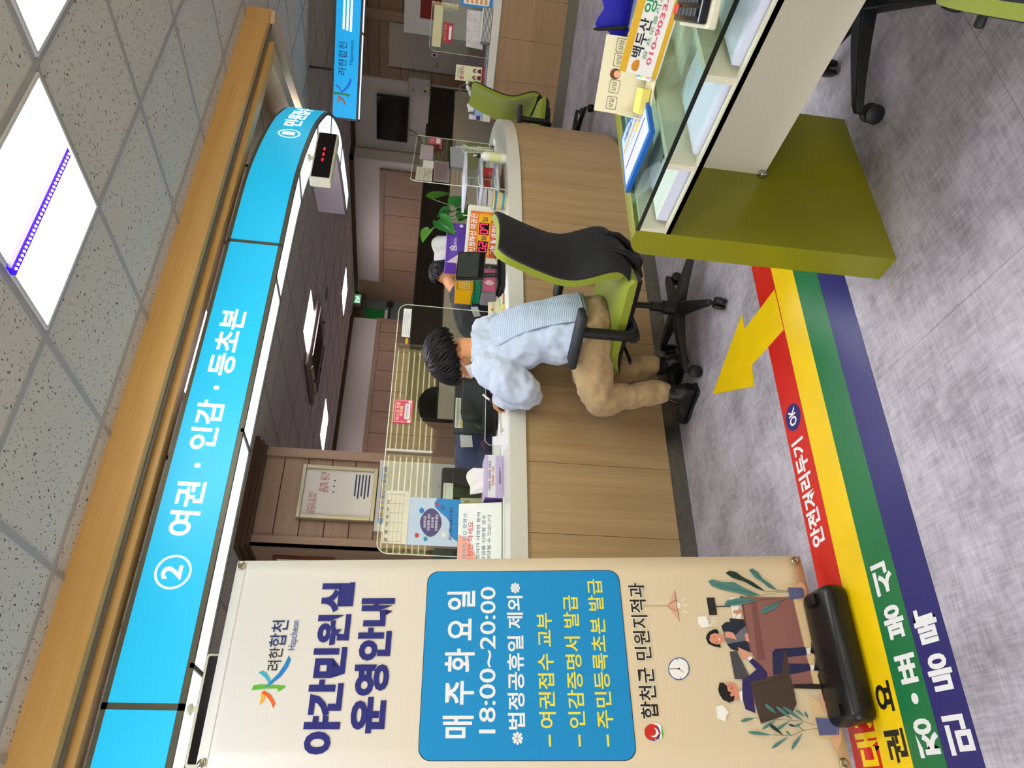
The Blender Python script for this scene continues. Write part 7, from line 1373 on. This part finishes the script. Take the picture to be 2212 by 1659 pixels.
for sg in (-1, 1):
    for z0_, z1_ in ((-.026, .002), (-.086, -.045)): b.tube(smooth_path([hc + fr[3] * sg * .072 + fr[1] * .052 + fr[2] * z0_, hc + fr[3] * sg * .080 + fr[1] * .02 + fr[2] * (z0_ + z1_) / 2, hc + fr[3] * sg * .083 - fr[1] * .006 + fr[2] * z1_], 4), .0016, 6)
b.build('mask_loops', mat('white_mask_fabric'), pw, world=True)
# sweater
b = MB(); ax = lambda t: C + (S - C) * t + f * (-.03 * math.sin(PI * t))
loft(b, [(C + u * .03, l, f, .168, .135), (ax(.22), l, f, .170, .135), (ax(.45), l, f, .158, .125), (ax(.7), l, f, .172, .130), (ax(.88), l, f, .188, .122), (S + u * .015, l, f, .178, .095), (S + u * .052, l, f, .115, .078), (S + u * .078, l, f, .066, .062)])
limb(b, [S + l * .15 + u * .0, S + l * .20 - u * .06, (S + l * .20 + EL) / 2 + Vector((0, 0, -.01)), EL, EL + Vector((.012, .05, .03)), (EL + WR) / 2 + Vector((-.012, -.004, .012)), WR - Vector((.022, .062, .010))], [.085, .088, .088, .080, .066, .056, .040])
b.ball(EL + Vector((-.005, .012, -.028)), (.062, .052, .05), 14, 10)
limb(b, [S - l * .15, S - l * .19 - u * .05, ER, WRR + Vector((.04, -.05, .012))], [.082, .082, .062, .046])
sw = organic(b, 'sweater', KNITP, pw, .008, 2, .034, .06)
b = MB(); cb_ = WR - Vector((.019, .058, .009)); dd_ = (WR - EL).normalized(); b.tube([cb_ - dd_ * .022, cb_ - dd_ * .008, cb_ + dd_ * .008, cb_ + dd_ * .020], [.036, .039, .037, .034], 18); b.build('cuff', mat('pale_blue_rib', '#b3b8e0', rough=.9), sw, world=True, smooth='all')
# ribbed back panel and hem of the sweater
b = MB()
def bk(uu, vv):
    t = .02 + 1.0 * vv; a = PI * (1.5) + (uu - .5) * 1.35
    ws = [(.0, .170, .139), (.22, .172, .139), (.45, .161, .129), (.7, .175, .134), (.88, .190, .126), (1.0, .180, .104)]
    for (t0, w0, d0), (t1, w1, d1) in zip(ws, ws[1:]):
        if t <= t1 or t1 == 1.0:
            k = min(1, max(0, (t - t0) / (t1 - t0))); w, dp = w0 + (w1 - w0) * k, d0 + (d1 - d0) * k; break
    ca, sa = math.cos(a), math.sin(a); cc_ = ax(min(t, 1)) + (u * .03 if t < .05 else u * 0)
    return cc_ + l * ((w + .009) * math.copysign(abs(ca) ** .85, ca)) + f * ((dp + .009) * math.copysign(abs(sa) ** .85, sa)) + f * .004 * math.sin(vv * 40)*0
b.surf(bk, 24, 60); o = b.build('ribbed_back', KNIT, sw, world=True, smooth='all'); sd = o.modifiers.new('thickness', 'SOLIDIFY'); sd.thickness = .004
# trousers
b = MB(); loft(b, [(C - u * .085, l, f, .150, .135), (C - u * .05, l, f, .166, .145), (C, l, f, .166, .136), (C + u * .055, l, f, .155, .125)])
for h_, k_, a_, s_ in ((HL, KL, AL, 1), (HR, KR, AR, .97)):
    limb(b, [h_, h_.lerp(k_, .55) + u * .012, k_, k_.lerp(a_, .30), a_ + u * .048], [.095, .090, .076, .062, .055])
tr = organic(b, 'trousers', TROU, pw, .008, 2, .026, .055)
def boot(heel, toe, ank, hem):
    heel, toe = Vector(heel), Vector(toe); d = (toe - heel).normalized(); sd_ = Vector((-d.y, d.x, 0)); L_ = (toe - heel).length; b = MB(); secs = []
    for t, w, h, z in ((0.0, .026, .034, .040), (.06, .034, .046, .050), (.22, .037, .056, .058), (.42, .037, .046, .048), (.62, .044, .036, .038), (.82, .042, .028, .031), (.95, .030, .021, .024), (1.0, .012, .012, .018)):
        secs.append((heel + d * L_ * t + u * z, sd_, u, w, h))
    loft(b, secs, 18); cap(b, heel + d * .055 + u * .07, .040, ank + u * .015, .041); o = organic(b, 'boot', BOOT, pw, .006, 3)
    b = MB(); pts = []
    for t, w in ((0, .028), (.08, .036), (.25, .036), (.45, .035), (.65, .044), (.85, .041), (.97, .024)): pts.append((t, w))
    ol = [heel + d * L_ * t + sd_ * w for t, w in pts] + [heel + d * L_ * t - sd_ * w for t, w in pts[::-1]]
    b.prism([(p.x, p.y) for p in ol], (0, 0, 0), (1, 0, 0), (0, 1, 0), (0, 0, 1), .0005, .014); b.build('sole', mat('black_plastic'), o, world=True)
    b = MB(); hz = Vector(hem)
    for i in range(7): zz = hz.z - .012 + .0 - i * .008; b.lathe([(.0405, zz - .0045), (.0425, zz - .0022), (.0425, zz + .0022), (.0405, zz + .0045)], (ank.x, ank.y, 0), 18)
    b.build('ribbed_sock', SOCK, o, world=True, smooth='all')
    return o, d, sd_
bl, d_, s_ = boot((1.742, 2.672, 0), (1.676, 2.885, 0), AL + u * .01, (0, 0, .165))
b = MB(); zp = [(1.712 - .006, 2.735, .115), (1.690, 2.742, .075), (1.684, 2.748, .035)]
b.tube(smooth_path([AL + s_ * .042 + u * .03, AL + s_ * .046 - u * .02 + d_ * .012, AL + s_ * .040 - u * .07 + d_ * .018], 4), .002, 6); b.tube(smooth_path([AL + s_ * .041 + u * .03 - d_ * .018, AL + s_ * .045 - u * .02 - d_ * .004, AL + s_ * .040 - u * .07 + d_ * .018], 4), .0015, 6)
b.rbox(.006, .008, .02, AL + s_ * .044 - u * .075 + d_ * .018, r=.002); b.build('zip', mat('gold_zip', '#b49a5a', rough=.3, metal=1), bl, world=True)
boot((1.948, 2.735, 0), (1.902, 2.915, 0), AR + u * .01, (0, 0, .165))
t = thing('pen', 'black pen in the hand of the writing person', 'pen', (1.755, 3.045, .8485))
b = MB(); t0, t1 = Vector((1.755, 3.045, .8488)), Vector((1.812, 3.045, .918)); dd_ = (t1 - t0); b.tube([t0, t0 + dd_ * .12, t0 + dd_ * .14, t0 + dd_], [.0012, .0045, .0055, .0055], 12); b.build('pen_body', mat('black_glossy_plastic'), t, world=True, smooth=True)
b = MB(); b.tube([t0 + dd_ * 1.0, t0 + dd_ * 1.5], [.0055, .005], 12); b.build('pen_cap', mat('white_plastic'), t, world=True, smooth=True)

# ---- the clerk bent over the desk
pc = thing('person', 'clerk with black hair and glasses in navy jacket bent over desk', 'person', (3.20, 4.30, 0))
ch = Vector((3.675, 4.32, 1.105)); cd_ = Vector((.72, -.22, -.62)); cu = Vector((.45, 0, 1)); b = MB(); fr = head(b, ch, cd_, cu, 1.02)
CS, CP = Vector((3.38, 4.30, .94)), Vector((3.14, 4.38, .56)); xl = Vector((0, 1, 0)); fx = Vector((.8, 0, -.6))
cap(b, CS + Vector((.04, 0, .03)), .056, ch - fr[1] * .03 - fr[2] * .05, .054)
loft(b, [(CP, xl, Vector((1, 0, 0)), .15, .11), (CP.lerp(CS, .5), xl, fx, .16, .11), (CS, xl, fx, .17, .09)])
EA, WA = Vector((3.50, 4.06, .80)), Vector((3.72, 4.10, .80)); EB, WB = Vector((3.50, 4.56, .80)), Vector((3.74, 4.46, .80))
for a_, e_, w_ in ((CS - xl * .17, EA, WA), (CS + xl * .17, EB, WB)): cap(b, a_, .052, e_, .042); cap(b, e_, .040, w_, .028)
for sg, e_, w_ in ((1, EA, WA), (-1, EB, WB)): hand(b, w_, (1, .05 * sg, -.05), (0, 0, -1), .95, .5, sg)
for sg in (-1, 1): h_ = CP + xl * sg * .09; k_ = Vector((3.56, 4.30 + sg * .13, .52)); a_ = Vector((3.55, 4.30 + sg * .13, .09)); cap(b, h_, .08, k_, .058); cap(b, k_, .055, a_, .038); cap(b, a_ - u * .04, .038, a_ + Vector((.15, 0, -.05)), .035)
organic(b, 'body', SKIN, pc, .0075, 2); eyes(*fr, 1.02, pc)
Rh = fr[4]; ho = ch + fr[2] * .022 - fr[1] * .012; b = MB(); N, M_ = 30, 12; vs = []
rimc = lambda a: 1.15 + .55 * (1 - max(0, math.sin(a))) ** .7 if math.sin(a) > -.1 else 1.85
for j in range(M_ + 1):
    for i in range(N):
        a = 2 * PI * i / N; t = rimc(a) * j / M_ if j else 1e-3; rg = 1 + .02 * math.sin(a * 9 + j * .5)
        vs.append(ho + Rh @ V3(.088 * rg * math.sin(t) * math.cos(a), .108 * rg * math.sin(t) * math.sin(a), .100 * rg * math.cos(t)))
b.add(vs, [(j * N + i, j * N + (i + 1) % N, (j + 1) * N + (i + 1) % N, (j + 1) * N + i) for j in range(M_) for i in range(N)])
locks(b, ho, Rh, .090, .110, .102, rimc, 60, 4, .007); b.build('hair', HAIRB, pc, world=True, smooth='all')
b = MB()
for sg in (-1, 1):
    c_ = ch + fr[1] * .105 + fr[2] * .004 + fr[3] * sg * .034; ring = [c_ + fr[3] * .024 * math.cos(2 * PI * i / 16) + fr[2] * .019 * math.sin(2 * PI * i / 16) for i in range(17)]; b.tube(ring, .0013, 6)
    b.tube([c_ + fr[3] * sg * .024, ch + fr[1] * .0 + fr[3] * sg * .083 + fr[2] * .006], .0013, 6)
b.build('glasses', mat('dark_metal_rim', '#3a3a3c', rough=.3, metal=.8), pc, world=True)
b = MB(); b.surf(lambda uu, vv: ch + fr[3] * (math.sin((uu - .5) * 2.3) * (.084 - .012 * vv)) + fr[1] * (math.cos((uu - .5) * 2.3) * .112 + .006) + fr[2] * (-.024 - .072 * vv), 16, 8); b.build('face_mask', mat('white_mask_fabric'), pc, world=True, smooth='all')
JACK = mat('navy_jacket_cloth', '#12131e', rough=.8, sheen=.15); b = MB()
loft(b, [(CP - u * .06, xl, Vector((1, 0, 0)), .18, .15), (CP, xl, Vector((1, 0, 0)), .19, .155), (CP.lerp(CS, .4) + Vector((-.04, 0, .04)), xl, fx, .20, .15), (CP.lerp(CS, .75) + Vector((-.03, 0, .05)), xl, fx, .215, .14), (CS + Vector((.0, 0, .03)), xl, fx, .20, .11), (CS + Vector((.07, 0, .065)), xl, fx, .12, .085), (CS + Vector((.14, .005, .095)), xl, fx, .075, .072)])
limb(b, [CS - xl * .16, (CS - xl * .2 + EA) / 2 + Vector((-.05, 0, -.02)), EA, WA - Vector((.04, 0, 0))], [.085, .080, .068, .045]); limb(b, [CS + xl * .16, (CS + xl * .2 + EB) / 2 + Vector((-.05, 0, -.02)), EB, WB - Vector((.04, 0, 0))], [.085, .080, .068, .045])
jk = organic(b, 'jacket', JACK, pc, .012, 4, .02, .09)
b = MB()
loft(b, [(CP - u * .12, xl, Vector((1, 0, 0)), .15, .13), (CP, xl, Vector((1, 0, 0)), .165, .135)])
for sg in (-1, 1): h_ = CP + xl * sg * .09; k_ = Vector((3.56, 4.30 + sg * .13, .52)); a_ = Vector((3.55, 4.30 + sg * .13, .12)); limb(b, [h_, k_, a_], [.095, .072, .058])
organic(b, 'trousers', mat('dark_grey_trousers', '#26262a', rough=.9), pc, .012, 4)
# flag patch on the sleeve
pt = Vector((3.145, 4.085, .895)); px_, pz_ = Vector((.80, -.22, .30)).normalized(), Vector((-.28, -.12, .92)).normalized(); pn = px_.cross(pz_)
fp = MB(); fp.prism(rrect(.075, .05, .003), pt, px_, pz_, pn, .0, .003); fo = fp.build('flag_patch', mat('white_print'), jk, world=True)
b = MB()
for i in range(4): b.prism([(-.036, .018 - i * .012), (.036, .018 - i * .012), (.036, .024 - i * .012), (-.036, .024 - i * .012)], pt, px_, pz_, pn, .003, .0036)
b.build('flag_stripes', mat('flag_red', '#8e2438', rough=.7), fo, world=True)
b = MB(); b.prism([(-.036, .0), (-.004, .0), (-.004, .024), (-.036, .024)], pt, px_, pz_, pn, .0036, .0042); b.build('flag_canton', mat('flag_navy', '#1c2450', rough=.7), fo, world=True)
cs_ = copy_tree(CHAIR); cs_['label'] = 'office chair under the clerk, hidden behind the counter'; place(cs_, 3.16, 4.38, -90)
